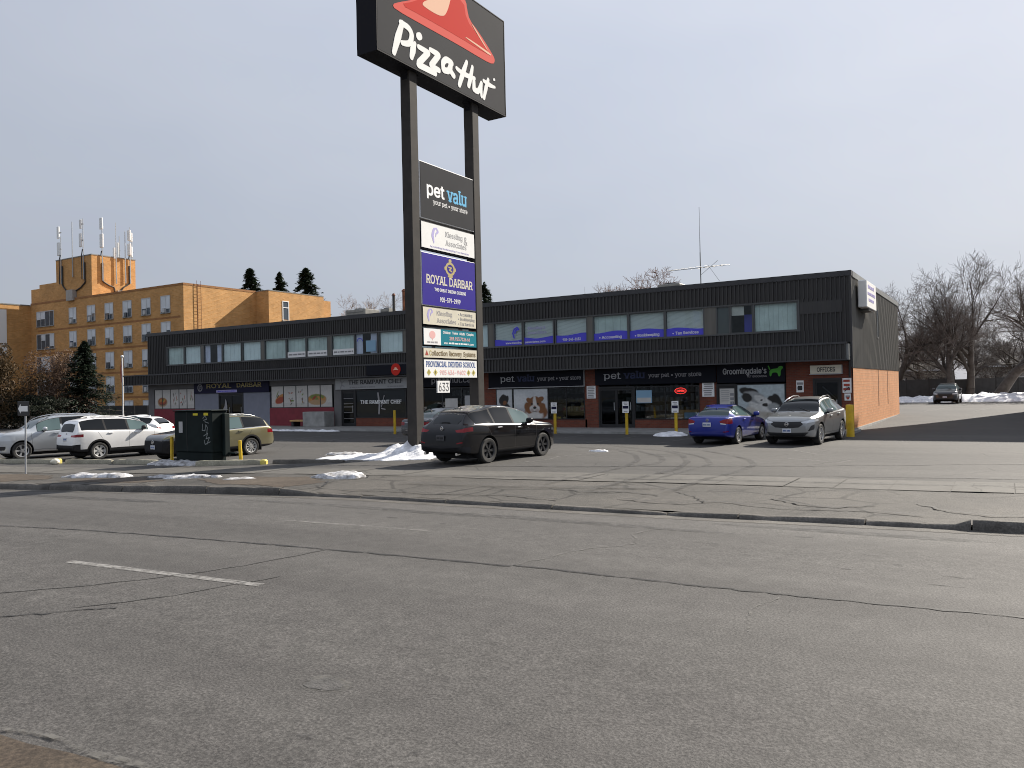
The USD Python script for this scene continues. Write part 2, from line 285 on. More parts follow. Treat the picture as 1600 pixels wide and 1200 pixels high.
asphalt('winter_grass', (0.0540, 0.0468, 0.0288), (0.1008, 0.0864, 0.0540), grain=0.4, big=0.15, agg=14)
asphalt('stop_concrete', (0.2088, 0.1957, 0.1501), (0.3392, 0.3198, 0.2480), grain=0.3, big=1.5, agg=40)
mat('snow', (0.56, 0.57, 0.60), 0.75, col2=(0.86, 0.87, 0.90), scale=3.5, bump=0.8, bscale=14)
mat('dirty_snow', (0.16, 0.15, 0.14), 0.8, col2=(0.60, 0.61, 0.64), scale=5.0, bump=0.9, bscale=18, detail=6)
worn('lane_paint', (0.24, 0.233, 0.222), 0.34, 0.56, scale=11)
worn('faded_paint', (0.22, 0.215, 0.20), 0.44, 0.64, scale=6, top=0.7)
worn('tyre_mark', (0.028, 0.027, 0.027), 0.38, 0.68, scale=1.8, top=0.52)
worn('stain', (0.03, 0.029, 0.028), 0.38, 0.66, scale=5, top=0.55)
worn('snow_dust', (0.82, 0.84, 0.88), 0.46, 0.56, scale=7, top=1.0)
worn('crack', (0.014, 0.0135, 0.013), 0.34, 0.50, scale=7, top=0.92)
worn('crack_light', (0.115, 0.11, 0.10), 0.42, 0.58, scale=9, top=0.85)
mat('patch_tar', (0.060, 0.058, 0.056), 0.85, var=0.3, scale=9, bump=0.6)
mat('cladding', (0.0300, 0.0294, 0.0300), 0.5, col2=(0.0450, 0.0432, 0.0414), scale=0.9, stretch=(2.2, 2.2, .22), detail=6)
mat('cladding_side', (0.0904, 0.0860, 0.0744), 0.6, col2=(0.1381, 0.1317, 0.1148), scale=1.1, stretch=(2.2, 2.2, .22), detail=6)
mat('fascia_metal', (0.038, 0.038, 0.041), 0.45, var=0.2, scale=2)
mat('grey_flashing', (0.19, 0.20, 0.20), 0.45, var=0.15)
mat('soffit', (0.035, 0.035, 0.038), 0.8)
mat('frame_dark', (0.028, 0.029, 0.031), 0.4)
mat('frame_grey', (0.075, 0.078, 0.078), 0.45)
mat('interior', (0.05, 0.048, 0.046), 0.9, var=0.4, scale=1.5)
mat('interior_floor', (0.16, 0.15, 0.14), 0.5)
brick('brick_red', (0.20, 0.058, 0.034), (0.145, 0.042, 0.027), (0.13, 0.085, 0.065), ms=0.007)
brick('brick_orange', (0.56, 0.25, 0.105), (0.49, 0.215, 0.085), (0.46, 0.25, 0.125), rh=0.13, bw=0.4, ms=0.012, var=0.16)
brick('brick_tan', (0.58, 0.31, 0.115), (0.47, 0.24, 0.08), (0.48, 0.30, 0.14), bw=0.42, rh=0.16, ms=0.016, var=0.22)
brick('brick_tan_band', (0.33, 0.155, 0.06), (0.29, 0.13, 0.05), (0.3, 0.17, 0.08), bw=0.42, rh=0.16, ms=0.016, var=0.16)
mat('concrete_grey', (0.26, 0.26, 0.25), 0.85, var=0.2, scale=2)
mat('walkway', (0.23, 0.225, 0.215), 0.85, var=0.2, scale=2, bump=0.3)
mat('stucco_blue', (0.205, 0.215, 0.26), 0.85, var=0.06)
mat('stucco_grey', (0.14, 0.135, 0.135), 0.85, var=0.08)
mat('maroon', (0.19, 0.020, 0.032), 0.6, var=0.15)
mat('navy', (0.008, 0.008, 0.032), 0.5, spec=0.2)
mat('black_sign', (0.006, 0.007, 0.012), 0.6, spec=0.15)
mat('gold', (0.42, 0.34, 0.13), 0.45)
mat('white', (0.78, 0.78, 0.77), 0.55)
mat('white_gloss', (0.82, 0.82, 0.80), 0.8, var=0.03, spec=0.06)
mat('poster_white', (0.50, 0.485, 0.455), 0.5, col2=(0.58, 0.565, 0.535), scale=2)
mat('cream', (0.66, 0.62, 0.50), 0.4, var=0.05)
mat('grey_text', (0.30, 0.29, 0.30), 0.5)
mat('mid_grey', (0.25, 0.25, 0.26), 0.5)
mat('sign_grey', (0.36, 0.365, 0.37), 0.5)
mat('black', (0.012, 0.012, 0.013), 0.5)
mat('dark_text', (0.03, 0.03, 0.035), 0.6)
mat('blue_valu', (0.005, 0.013, 0.06), 0.4)
mat('cyan_valu', (0.10, 0.42, 0.68), 0.35)
mat('purple', (0.052, 0.040, 0.285), 0.25)
mat('lilac', (0.42, 0.38, 0.66), 0.4)
mat('banner_blue', (0.075, 0.07, 0.60), 0.35)
mat('teal', (0.02, 0.21, 0.27), 0.3)
mat('brown_text', (0.16, 0.11, 0.04), 0.5)
mat('blue_text', (0.05, 0.10, 0.28), 0.5)
mat('pink_text', (0.75, 0.42, 0.40), 0.5)
mat('yellow', (0.52, 0.44, 0.10), 0.6, var=0.2, scale=8)
mat('pizza_red', (0.50, 0.035, 0.025), 0.8, spec=0.06)
mat('pizza_pale', (0.74, 0.47, 0.34), 0.8, spec=0.06)
mat('pizza_pink', (0.62, 0.11, 0.09), 0.8, spec=0.06)
mat('sign_black', (0.045, 0.046, 0.050), 0.8, var=0.05, scale=0.8, spec=0.06)
mat('pole_paint', (0.0338, 0.0315, 0.0297), 0.8, spec=0.2, col2=(0.0495, 0.0450, 0.0414), scale=2.5, detail=6)
mat('cabinet_dark', (0.012, 0.012, 0.016), 0.7, spec=0.1)
mat('green_logo', (0.05, 0.32, 0.02), 0.4)
mat('galv', (0.42, 0.43, 0.44), 0.4, metal=0.6, var=0.1)
mat('bollard_yellow', (0.60, 0.40, 0.012), 0.45, col2=(0.42, 0.27, 0.02), scale=5)
mat('bollard_orange', (0.72, 0.20, 0.02), 0.5)
mat('box_green', (0.006, 0.011, 0.011), 0.65, var=0.25, scale=2.2, spec=0.15)
mat('sticker_yellow', (0.60, 0.50, 0.02), 0.5)
mat('graffiti', (0.22, 0.24, 0.24), 0.6)
mat('planter_wood', (0.45, 0.27, 0.10), 0.6, var=0.2, scale=9)
mat('blind', (0.82, 0.85, 0.84), 0.6)
mat('blind_pale', (0.80, 0.86, 0.88), 0.7, var=0.08, scale=1.1)
mat('blind_green', (0.58, 0.65, 0.63), 0.7, var=0.15, scale=1.3)
mat('curtain_lilac', (0.62, 0.62, 0.78), 0.7, var=0.1)
mat('hosp_curtain', (0.60, 0.64, 0.68), 0.7, var=0.12, scale=0.8)
mat('hosp_dark', (0.06, 0.075, 0.09), 0.15)
mat('alu', (0.45, 0.46, 0.47), 0.4)
mat('antenna_white', (0.74, 0.75, 0.75), 0.5)
mat('cable', (0.03, 0.028, 0.028), 0.7)
mat('rust', (0.16, 0.055, 0.025), 0.8, var=0.5, scale=3)
mat('roof_metal', (0.20, 0.195, 0.18), 0.5, var=0.2)
mat('fence_dark', (0.022, 0.021, 0.021), 0.85, var=0.3, scale=2)
mat('fence_wood', (0.15, 0.125, 0.10), 0.85, col2=(0.26, 0.225, 0.19), scale=2.5, detail=6)
mat('siding', (0.34, 0.32, 0.30), 0.8, var=0.1)
mat('shingle', (0.10, 0.095, 0.095), 0.9, var=0.25, scale=2)
mat('bark', (0.0450, 0.0372, 0.0312), 0.9, col2=(0.0780, 0.0672, 0.0588), scale=3, bump=0.6, bscale=9)
mat('twig', (0.12, 0.10, 0.088), 0.9, var=0.25, scale=0.6)
mat('twig_red', (0.20, 0.105, 0.06), 0.9, var=0.3, scale=0.8)
mat('twig_pale', (0.22, 0.16, 0.12), 0.9, var=0.3, scale=0.8)
mat('soffit_lamp', (1.0, 0.95, 0.85), emit=1.2)
mat('neon_red', (1.0, 0.05, 0.04), emit=0.75)
mat('dog_white', (0.62, 0.60, 0.57), 0.5)
mat('dog_brown', (0.16, 0.075, 0.035), 0.5)
mat('dog_black', (0.03, 0.028, 0.028), 0.5)
mat('dog_pale', (0.42, 0.46, 0.47), 0.5)
mat('food_green', (0.12, 0.20, 0.04), 0.5)
mat('food_orange', (0.50, 0.22, 0.08), 0.5)
mat('food_red', (0.34, 0.05, 0.03), 0.5)
mat('food_tan', (0.45, 0.33, 0.20), 0.5)
mat('notice_blue', (0.22, 0.38, 0.52), 0.5)
pane('glass', tint=(0.82, 0.88, 0.88)); pane('glass_shop', tint=(0.75, 0.78, 0.8)); pane('glass_up', tint=(0.92, 0.96, 0.96), ior=1.6, wobble=0.03)
MAT['print'] = usdkit.material(stage, '/World/Looks/print', {'a': ('attribute', {'attribute': 'tint'}), 'p': ('principled_bsdf', {'roughness': 0.45, 'specular_ior_level': 0.3})}, [('a.color', 'p.base_color')], surface='p.BSDF')
def em(X, Z, cx, cz, rx, rz, rot=0.0, soft=.25):
    # soft edged ellipse mask
    c, s = math.cos(rot), math.sin(rot); u, v = (X-cx)*c+(Z-cz)*s, -(X-cx)*s+(Z-cz)*c; return 1-sm((np.hypot(u/rx, v/rz)-1+soft/2)/soft)
def printed(parent, name, x0, x1, z0, z1, y, fn, res=.03, k=1.0):
    # flat photographic print facing -y; fn(U, V) gives its colours with U, V in [0, 1]
    nx, nz = max(6, int((x1-x0)/res)), max(6, int((z1-z0)/res)); U, V = np.meshgrid(np.linspace(0, 1, nx), np.linspace(0, 1, nz), indexing='ij')
    v = np.stack([x0+U*(x1-x0), np.full_like(U, y), z0+V*(z1-z0)], -1).reshape(-1, 3); i, j = np.meshgrid(np.arange(nx-1), np.arange(nz-1), indexing='ij'); a = (i*nz+j).ravel(); f = np.vstack([np.c_[a, a+nz, a+nz+1], np.c_[a, a+nz+1, a+1]])
    path = path_for(parent, name); m = usdkit.mesh(stage, path, trimesh.Trimesh(to_local(v, parent), f, process=False), MAT['print'])
    from pxr import Vt
    UsdGeom.PrimvarsAPI(m).CreatePrimvar('tint', Sdf.ValueTypeNames.Color3fArray, 'vertex').Set(Vt.Vec3fArray.FromNumpy((np.clip(fn(U, V), 0, 1)*k).reshape(-1, 3).astype(np.float32)))
    return path
def layers(U, V, base, items, fur=.03, seed=0, grain=.12):
    P = np.stack([U*7, V*7, U*0+seed], -1); U2, V2 = U+fur*(meshkit.fbm(P, 3)-.5), V+fur*(meshkit.fbm(P+9, 3)-.5); C = np.zeros(U.shape+(3,))+base(U, V)
    for col, cx, cz, rx, rz, rot, soft in items: m = em(U2, V2, cx, cz, rx, rz, rot, soft)[..., None]; C = C*(1-m)+m*np.array(col)
    return C*(1-grain+2*grain*meshkit.fbm(np.stack([U*22, V*22, U*0+seed], -1), 3)[..., None])
def leaf(name, c1, c2, trans=0.25):
    MAT[name] = usdkit.material(stage, f'/World/Looks/{name}', {'g': ('geometry', {}), 'n': ('noise_texture', {'scale': 1.1, 'detail': 3}), 'm': ('mix_float', {'fac': 0.5, 'use_clamp': True}), 'r': ('rgb_ramp', {'ramp': [(0.28, c1), (0.72, c2)]}),
        'd': ('principled_bsdf', {'roughness': 0.7, 'specular_ior_level': 0.25}), 't': ('translucent_bsdf', {}), 'x': ('mix_closure', {'fac': trans})},
        [('g.position', 'n.vector'), ('n.fac', 'm.a'), ('g.random_per_island', 'm.b'), ('m.result', 'r.fac'), ('r.color', 'd.base_color'), ('r.color', 't.color'), ('d.BSDF', 'x.closure1'), ('t.BSDF', 'x.closure2')], surface='x.closure')
leaf('needles', (0.018, 0.030, 0.018), (0.060, 0.075, 0.042)); leaf('cedar_brown', (0.070, 0.046, 0.022), (0.20, 0.135, 0.062)); leaf('cedar_grey', (0.13, 0.085, 0.06), (0.28, 0.20, 0.14)); leaf('ivy_dark', (0.02, 0.025, 0.016), (0.06, 0.055, 0.03))
# ------------------------------------------------------------------ ground, road, kerb, lot
KYF = PchipInterpolator([-120, -60, -24, -17.7, -13, -8.4, -5, -2.4, -.5, 20, 60], [4.5, 8.8, 11.9, 12.5, 13.05, 13.3, 13.5, 13.8, 13.95, 15.5, 18.5])
KY = lambda x: float(KYF(np.clip(x, -120, 60)))
NY = lambda x: 2.9+0.075*(x+5)           # near edge of the road
def KH(x):                               # height of the kerb top over the lot level (dropped in front of the driveway)
    full = 0.035; low = -0.05
    a = 1-sm((x+14.6)/1.6); b = sm((x+0.62)/0.12)
    return low+(full-low)*np.maximum(a, b)
ROAD = -0.12
XS = np.unique(np.r_[np.linspace(-120, -40, 21), np.linspace(-40, 4, 89), np.linspace(4, 60, 15)])
gx, gy = np.meshgrid(np.r_[np.linspace(-420, -120, 12), np.linspace(-110, 60, 58), np.linspace(80, 420, 12)], np.r_[np.linspace(-120, -10, 8), np.linspace(-5, 110, 40), np.linspace(130, 700, 12)], indexing='ij')
k = gx.shape[1]; i, j = np.meshgrid(np.arange(gx.shape[0]-1), np.arange(k-1), indexing='ij'); a = (i*k+j).ravel()
obj(None, 'ground', trimesh.Trimesh(np.stack([gx, gy, G(gx, gy)-0.30], -1).reshape(-1, 3), np.vstack([np.c_[a, a+k, a+k+1], np.c_[a, a+k+1, a+1]]), process=False), 'winter_grass', kind='structure')
road = thing('road', loc=(0, 8, ROAD), kind='structure')
obj(road, 'carriageway', sheet(XS, lambda x: NY(x)-0.1, lambda x: KY(x)-0.30, lambda X, Y, T: ROAD+0.05*(1-(2*T-1)**2)-0.0, ny=14), 'road_asphalt')
RZ = lambda x, y: ROAD+0.05*(1-(2*(y-NY(x)+0.1)/(KY(x)-0.2-NY(x))-1)**2)
def road_ribbon(pts, w, dz, jag=0.0, seed=0, step=0.25):
    m = ribbon(pts, w, 0, jag, seed, step); v = m.vertices.copy()
    t = np.array([RZ(x, y) for x, y in v[:, :2]]); v[:, 2] += t+dz
    return trimesh.Trimesh(v, m.faces, process=False)
for x in (-35.2, -23.1, -11.06, 1.1):
    y = lambda x: 6.24+0.073*(x+11.06)
    obj(road, 'lane_line', road_ribbon([(x, y(x)), (x+3.54, y(x+3.54))], 0.13, 0.005), 'lane_paint')
    y2 = lambda x: 10.1+0.071*(x+11.05)
    obj(road, 'lane_line', road_ribbon([(x, y2(x)), (x+3.3, y2(x+3.3))], 0.11, 0.005), 'faded_paint')
obj(road, 'crack', road_ribbon([(-60, 4.0), (-24, 6.85), (-15.9, 7.62), (-12.6, 8.05), (-9, 8.42), (-5.4, 8.72)], [0.03, 0.045, 0.05, 0.05, 0.05, 0.055], 0.006, 0.012, 1), 'crack')
obj(road, 'crack', road_ribbon([(-5.4, 8.72), (-4.1, 8.70), (-2.6, 8.72), (-1.2, 8.78), (0.1, 8.86), (6, 9.3), (30, 11)], [0.05, 0.06, 0.05, 0.045, 0.04, 0.04], 0.006, 0.010, 2, step=0.12), 'crack')
obj(road, 'crack', road_ribbon([(-5.4, 8.72), (-5.25, 9.3), (-5.05, 10.1), (-4.6, 10.7), (-4.95, 11.5), (-4.7, 12.2)], 0.035, 0.006, 0.02, 3, step=0.1), 'crack_light')
obj(road, 'crack', road_ribbon([(-2.05, 8.70), (-2.2, 8.1), (-2.15, 7.6), (-2.0, 7.2)], 0.022, 0.006, 0.015, 4, step=0.08), 'crack_light')
obj(road, 'crack', road_ribbon([(-11.5, 3.4), (-9.6, 5.4), (-9.0, 6.2), (-8.6, 7.2), (-8.4, 8.4)], 0.035, 0.0055, 0.02, 5), 'patch_tar')
obj(road, 'crack', road_ribbon([(-8.6, 4.9), (-8.0, 5.8), (-7.6, 6.9)], 0.03, 0.0055, 0.02, 6), 'patch_tar')
obj(road, 'crack', road_ribbon([(-9.5, 3.6), (-8.9, 4.4), (-8.15, 5.1)], 0.03, 0.0065, 0.02, 16, step=0.1), 'crack')
def stain(cx, cy, rx, ry, seed, m='stain', name='stain', dz=0.007):
    r = np.random.default_rng(seed); n = 26; t = np.linspace(0, 2*PI, n, endpoint=False); q = 1+r.uniform(-.1, .1, n)+.12*np.sin(3*t+seed)
    p = np.c_[cx+rx*q*np.cos(t), cy+ry*q*np.sin(t)]
    m_ = blob_patch(p, 0, seed); v = m_.vertices.copy(); v[:, 2] += [RZ(x, y)+dz for x, y in v[:, :2]]
    obj(road, name, trimesh.Trimesh(v, m_.faces, process=False), m)
stain(-4.55, 4.55, .20, .15, 1, 'crack_light', 'tar_patch', .0022); stain(-4.55, 4.54, .15, .105, 2, 'patch_tar', 'tar_patch', .004)
rs = np.random.default_rng(11)
for q, (x, y) in enumerate([(-3.0, 10.6), (-2.4, 10.9), (-1.2, 10.8), (-1.7, 10.3), (-0.5, 10.4), (-3.6, 11.2), (-9.5, 11.2), (-8.2, 11.0), (-10.4, 11.4), (-1.5, 11.3), (-0.6, 9.9), (-2.6, 12.3), (-3.2, 3.95), (-2.9, 4.6), (-4.0, 3.8), (-6.9, 4.3), (-7.3, 4.9), (-1.2, 4.6)]):
    stain(x, y, rs.uniform(.04, .17)*(1 if y > 9 else .35), rs.uniform(.02, .05)*(1 if y > 9 else .5), 20+q)
stain(-2.95, 3.55, .30, .14, 77); stain(-6.5, 12.15, 2.8, .16, 78); stain(-11, 12.0, 3.0, .14, 79); stain(-2, 13.0, 2.0, .16, 80); stain(-19, 11.0, 3.5, .2, 81)
# kerb: gutter and one part for each cast section
kerb = thing('kerb', loc=(-8, 13.3, 0), kind='structure')
obj(kerb, 'gutter', sheet(XS, lambda x: KY(x)-0.31, lambda x: KY(x)+0.02, lambda X, Y, T: ROAD+0.004+0.012*(1-T)*0+0.0, ny=2), 'kerb_concrete')
joints = list(np.arange(-60, -16, 2.9))+[-14.3, -12.0, -9.8, -7.4, -5.18, -3.95, -1.99, -0.52, 2.0, 4.6, 7.3, 10]
rk = np.random.default_rng(5)
for q in range(len(joints)-1):
    x0, x1 = joints[q]+0.012, joints[q+1]-0.012; n = max(5, int((x1-x0)/0.18)); xs = np.linspace(x0, x1, n)
    prof = [(0.0, -0.02), (0.012, .55), (0.04, .93), (0.075, 1.0), (0.145, 1.0), (0.17, .9), (0.17, -.3)]
    V = []; wob = rk.normal(0, .006); tilt = rk.normal(0, .006)
    for x in xs:
        top = gz(x, KY(x)) + float(KH(x))-0.0+tilt*(x-x0)+wob+0.006*(meshkit.noise([x*2.1, 1, 0])-.5)*2; bot = gz(x, KY(x))+ROAD
        chip = 0.03*max(0, float(meshkit.noise([x*3.7, 7, 2]))-.66)*3 if x < -12 or True else 0
        for dy, t in prof: V.append((x, KY(x)+dy+(chip if t > .5 and dy < .1 else 0)+rk.normal(0, .0022), bot+(top-bot)*t-(chip*.8 if t > .5 else 0)+rk.normal(0, .0022)))
    m = len(prof); V = np.array(V); i, j = np.meshgrid(np.arange(n-1), np.arange(m-1), indexing='ij'); a = (i*m+j).ravel()
    F = [np.c_[a, a+m, a+m+1], np.c_[a, a+m+1, a+1]]
    F += [[[0, s+1, s] for s in range(1, m-1)], [[(n-1)*m, (n-1)*m+s, (n-1)*m+s+1] for s in range(1, m-1)]]
    obj(kerb, 'kerb_section', trimesh.Trimesh(V, np.vstack(F), process=False), 'kerb_concrete', smooth=50)
# strip between kerb and sidewalk, sidewalk slabs, parking lot
WN = lambda x: float(np.interp(x, [-120, -40, -33, -21.3, -14, -10.1, -7.33, 0.1, 20, 60], [8, 13.0, 13.9, 15.6, 16.2, 16.5, 17.0, 17.8, 19.4, 22]))
WF = lambda x: float(np.interp(x, [-120, -40, -33, -21.3, -15.3, -11.2, -7.81, 0.23, 20, 60], [9.6, 15.0, 15.9, 17.1, 17.7, 18.1, 18.6, 19.6, 21.2, 23.8]))
EDGE = -14.4
apron = thing('driveway_apron', loc=(-7, 15.5, 0), kind='structure')
obj(apron, 'apron_surface', sheet(np.linspace(EDGE, 12, 60), lambda x: KY(x)+0.165, WN, lambda X, Y, T: -0.055*(1-T)+0.0+0.02*(meshkit.fbm(np.stack([X*.9, Y*.9, X*0], -1))-.5), ny=14), 'apron_asphalt')
verge = thing('verge', loc=(-24, 14, 0), kind='structure')
VZ = lambda X, Y, T: (-0.055*sm((X+16)/1.6))*(1-T)+0.03*(1-sm((X+16)/1.6))*(1-T)-0.004+0.04*(meshkit.fbm(np.stack([X*.8, Y*.8, X*0], -1))-.5)
obj(verge, 'verge_surface', sheet(np.linspace(-110, EDGE, 220), lambda x: KY(x)+0.165, WN, VZ, ny=18), 'verge_asphalt')
def verge_patch(name, pts, m, dz=.006, rag=.25, seed=0):
    import shapely
    poly = Polygon(pts); x0, y0, x1, y1 = poly.bounds; nx, ny = int((x1-x0+.6)/.07), int((y1-y0+.6)/.07); X, Y = np.meshgrid(np.linspace(x0-.3, x1+.3, nx), np.linspace(y0-.3, y1+.3, ny), indexing='ij')
    P = shapely.points(X, Y); d = shapely.distance(P, poly.exterior)*np.where(shapely.contains(poly, P), 1, -1)+rag*(meshkit.fbm(np.stack([X*2.5, Y*3.5, X*0+seed], -1))-.5)*2
    a_ = KYF(X)+0.165; b_ = np.vectorize(WN)(X); T = np.clip((Y-a_)/(b_-a_), 0, 1); ok = (d > 0) & (Y > a_+.02) & (Y < b_-.01); Z = G(X, Y)+VZ(X, Y, T)+dz
    v = np.stack([X, Y, Z], -1).reshape(-1, 3); i, j = np.meshgrid(np.arange(nx-1), np.arange(ny-1), indexing='ij'); a = (i*ny+j).ravel(); k = (ok[:-1, :-1] & ok[1:, 1:] & ok[1:, :-1] & ok[:-1, 1:]).ravel(); a = a[k]
    q = trimesh.Trimesh(v, np.vstack([np.c_[a, a+ny, a+ny+1], np.c_[a, a+ny+1, a+1]]), process=False); q.remove_unreferenced_vertices(); obj(verge, name, q, m)
verge_patch('dirt_patch', [(-30.2, 13.2), (-27.6, 12.2), (-25.2, 12.3), (-24.4, 13.2), (-25.9, 14.15), (-28.0, 14.3)], 'dirt', seed=1)
verge_patch('dirt_patch', [(-18.6, 14.0), (-16.8, 13.2), (-14.9, 13.4), (-14.6, 14.8), (-15.5, 15.5), (-17.4, 15.2)], 'dirt', seed=2)
verge_patch('dirt_patch', [(-23.6, 12.9), (-21.6, 12.7), (-20.0, 12.9), (-19.6, 13.6), (-21.4, 14.3), (-23.2, 13.9)], 'dirt', seed=3)
for q, pts in enumerate([[(-14.4, 13.3), (-14.0, 14.0), (-14.6, 14.8), (-14.1, 15.6), (-14.5, 16.2)], [(-13.2, 13.6), (-12, 13.9), (-10.6, 13.8), (-9, 14.2), (-7.6, 14.0)], [(-6.6, 14.6), (-5.4, 14.4), (-4.6, 14.9), (-3.4, 14.5), (-2.2, 14.75), (-1.2, 14.6)],
                         [(-5.9, 15.9), (-5.2, 15.3), (-4.9, 14.7)], [(-3.9, 15.6), (-3.2, 15.0), (-2.6, 14.9), (-2.0, 15.4)], [(-1.4, 15.9), (-.9, 15.2), (-.2, 15.0), (.6, 15.3)], [(-8.6, 15.4), (-7.6, 15.2), (-6.9, 15.5), (-6.0, 15.3)]]):
    obj(apron, 'crack', ribbon(pts, 0.05, -0.012 if q else 0.0, 0.03, 40+q, step=0.12), 'crack')
walk = thing('sidewalk', loc=(-8, 18, 0), kind='structure')
slabs = list(np.arange(-62, -15, 1.55))+[-13.6, -11.9, -10.2, -8.6, -7.0, -5.5, -4.07, -3.1, -2.09, -1.0, 0.06, 1.6, 3.2, 4.8, 6.4]
rw_ = np.random.default_rng(8)
for a, b in zip(slabs[:-1], slabs[1:]):
    d = rw_.normal(0, .003)
    obj(walk, 'paving_slab', sheet(np.linspace(a+.006, b-.006, 3), WN, WF, lambda X, Y, T: 0.012+d, ny=2), 'walk_concrete')
obj(walk, 'walk_bed', sheet(np.linspace(-62, 6.4, 90), lambda x: WN(x)-.02, lambda x: WF(x)+.02, lambda X, Y, T: -0.002, ny=3), 'apron_asphalt')
lot = thing('parking_lot', loc=(-20, 28, 0), kind='structure')
obj(lot, 'lot_surface', sheet(np.linspace(-75, 14, 120), lambda x: WF(x)+.01, lambda x: 36, 0.0, ny=34), 'lot_asphalt')
obj(lot, 'rear_lot', sheet(np.linspace(-75, 14, 60), lambda x: 36, lambda x: 84, 0.0, ny=30), 'drive_asphalt')
for q, (pts, w) in enumerate([([(-20, 17.9), (-13.96, 19.03), (-10.14, 19.73), (-8.9, 20.3), (-8.45, 21.2), (-8.56, 22.2), (-9.2, 23.6), (-10.61, 25.37), (-13.76, 26.81)], .20), ([(-7.6, 15.4), (-7.45, 18.16), (-7.42, 20.28), (-7.79, 22.08), (-8.7, 24.2), (-9.79, 25.59), (-12.46, 27.38)], .19), ([(-9.0, 16.0), (-8.9, 18.2), (-8.9, 20.3), (-9.3, 22.1), (-10.2, 24.0), (-11.3, 25.3), (-13.6, 26.6)], .17),
                              ([(-6.0, 15.6), (-5.92, 18.28), (-5.76, 20.33), (-5.85, 21.91), (-6.4, 23.3), (-7.06, 24.3), (-8.67, 26.18)], .19), ([(-7.0, 17.4), (-7.0, 20.33), (-7.0, 21.7), (-7.6, 23.2), (-8.3, 24.3), (-10.0, 26.1)], .16), ([(-14, 16.3), (-9, 17.2), (-4, 18.2), (2, 19.2)], .25), ([(-12.4, 15.0), (-9.4, 15.4), (-6.2, 16.2)], .3)]):
    obj(lot, 'tyre_mark', ribbon(pts, w, 0.022 if q != 9 else .02, 0, q, 0.2), 'tyre_mark')
obj(lot, 'crack', ribbon([(-20, 16.9+1.4), (-13.71, 18.78), (-8.56, 20.3), (-3.98, 22.1), (0.29, 24.0), (8, 27)], 0.06, 0.008, 0.015, 60), 'crack')
obj(lot, 'crack', ribbon([(-7.5, 18.9), (-4, 19.5), (0.2, 20.4), (5, 21.4)], 0.05, 0.026, 0.012, 61), 'crack')
for x in (-33.5, -30.7, -27.9, -25.1, -22.3, -19.5, -16.7, -13.9, -11.1, -8.3):
    obj(lot, 'stall_line', ribbon([(x, 33.4), (x-.35, 28.2)], 0.10, 0.005), 'faded_paint')
obj(lot, 'stall_line', ribbon([(-6.0, 27.0), (-5.0, 25.6)], 0.10, 0.005), 'faded_paint'); obj(lot, 'stall_line', ribbon([(-5.6, 24.1), (-3.9, 23.1), (-3.7, 24.0)], 0.11, 0.005), 'faded_paint')
obj(lot, 'stall_line', ribbon([(-12.3, 20.6), (-12.0, 21.5), (-12.25, 22.6), (-11.6, 24.6)], 0.10, 0.006), 'faded_paint')
for x in (-4.2, -1.4): obj(lot, 'stall_line', ribbon([(x-.5, 58), (x+.9, 66)], 0.12, 0.005), 'faded_paint')
near = thing('near_verge', loc=(-5, 2, 0), kind='structure')
obj(near, 'near_edge', sheet(np.linspace(-60, 40, 260), lambda x: -8, lambda x: NY(x)+0.02+0.10*(float(meshkit.fbm([x*1.7, 3, 0]))-.5)*2, lambda X, Y, T: ROAD+0.012+0.05*(1-T), ny=8), 'dirt')
obj(near, 'broken_edge', ribbon([(x, NY(x)+0.05+.05*math.sin(x*2.1)+.03*math.sin(x*5.3)) for x in np.arange(-14, 3, .1)], list(np.random.default_rng(4).uniform(.01, .09, 60)), ROAD+0.020, 0, 90, step=.06), 'crack_light')

# ------------------------------------------------------------------ commercial building
YF, XL, XR, YB = 38.16, -56.34, -5.84, 55.8
plaza = thing('commercial_building', 'long two storey commercial block clad in dark ribbed metal over shop fronts', 'building', (-31, 47, 0))
RC = 0.195
def ribs_x(x0, x1, z0, z1, y, pitch=RC, d=0.06):
    n = max(1, round((x1-x0)/pitch)); p = (x1-x0)/n; P = []
    for k in range(n):
        a = x0+k*p; P += [(a, y), (a+p*.60, y), (a+p*.68, y-d), (a+p*.92, y-d)]
    P.append((x1, y)); P = np.array(P); m = len(P); i = np.arange(m-1)
    v = np.vstack([np.c_[P, np.full(m, z0)], np.c_[P, np.full(m, z1)]])
    return trimesh.Trimesh(v, np.vstack([np.c_[i, i+1, i+1+m], np.c_[i, i+1+m, i+m]]), process=False)
def ribs_y(y0, y1, z0, z1, x, pitch=.3, d=0.03):
    m = ribs_x(y0, y1, z0, z1, 0, pitch, d); v = m.vertices
    return trimesh.Trimesh(np.c_[x-v[:, 1], v[:, 0], v[:, 2]], m.faces, process=False)
B0, B1, Z0, Z1 = -53.93, -8.08, 4.60, 5.92
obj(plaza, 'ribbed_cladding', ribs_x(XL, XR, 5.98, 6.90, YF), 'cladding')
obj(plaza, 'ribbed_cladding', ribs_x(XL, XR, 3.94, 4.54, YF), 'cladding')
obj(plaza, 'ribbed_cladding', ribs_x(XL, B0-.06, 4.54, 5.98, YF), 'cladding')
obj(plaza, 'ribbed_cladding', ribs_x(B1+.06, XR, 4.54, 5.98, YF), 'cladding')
obj(plaza, 'blank_panel', bx(-8.0, -6.2, YF-.055, YF-.042, 5.30, 5.85), 'cladding')
obj(plaza, 'wall_backing', cat(bx(XL, XR-.02, YF+.01, YF+.2, 5.93, 6.95), bx(XL, XR-.02, YF+.01, YF+.2, 3.3, 4.58), bx(XL, B0-.06, YF+.01, YF+.2, 4.58, 5.93), bx(B1+.06, XR-.02, YF+.01, YF+.2, 4.58, 5.93)), 'interior')
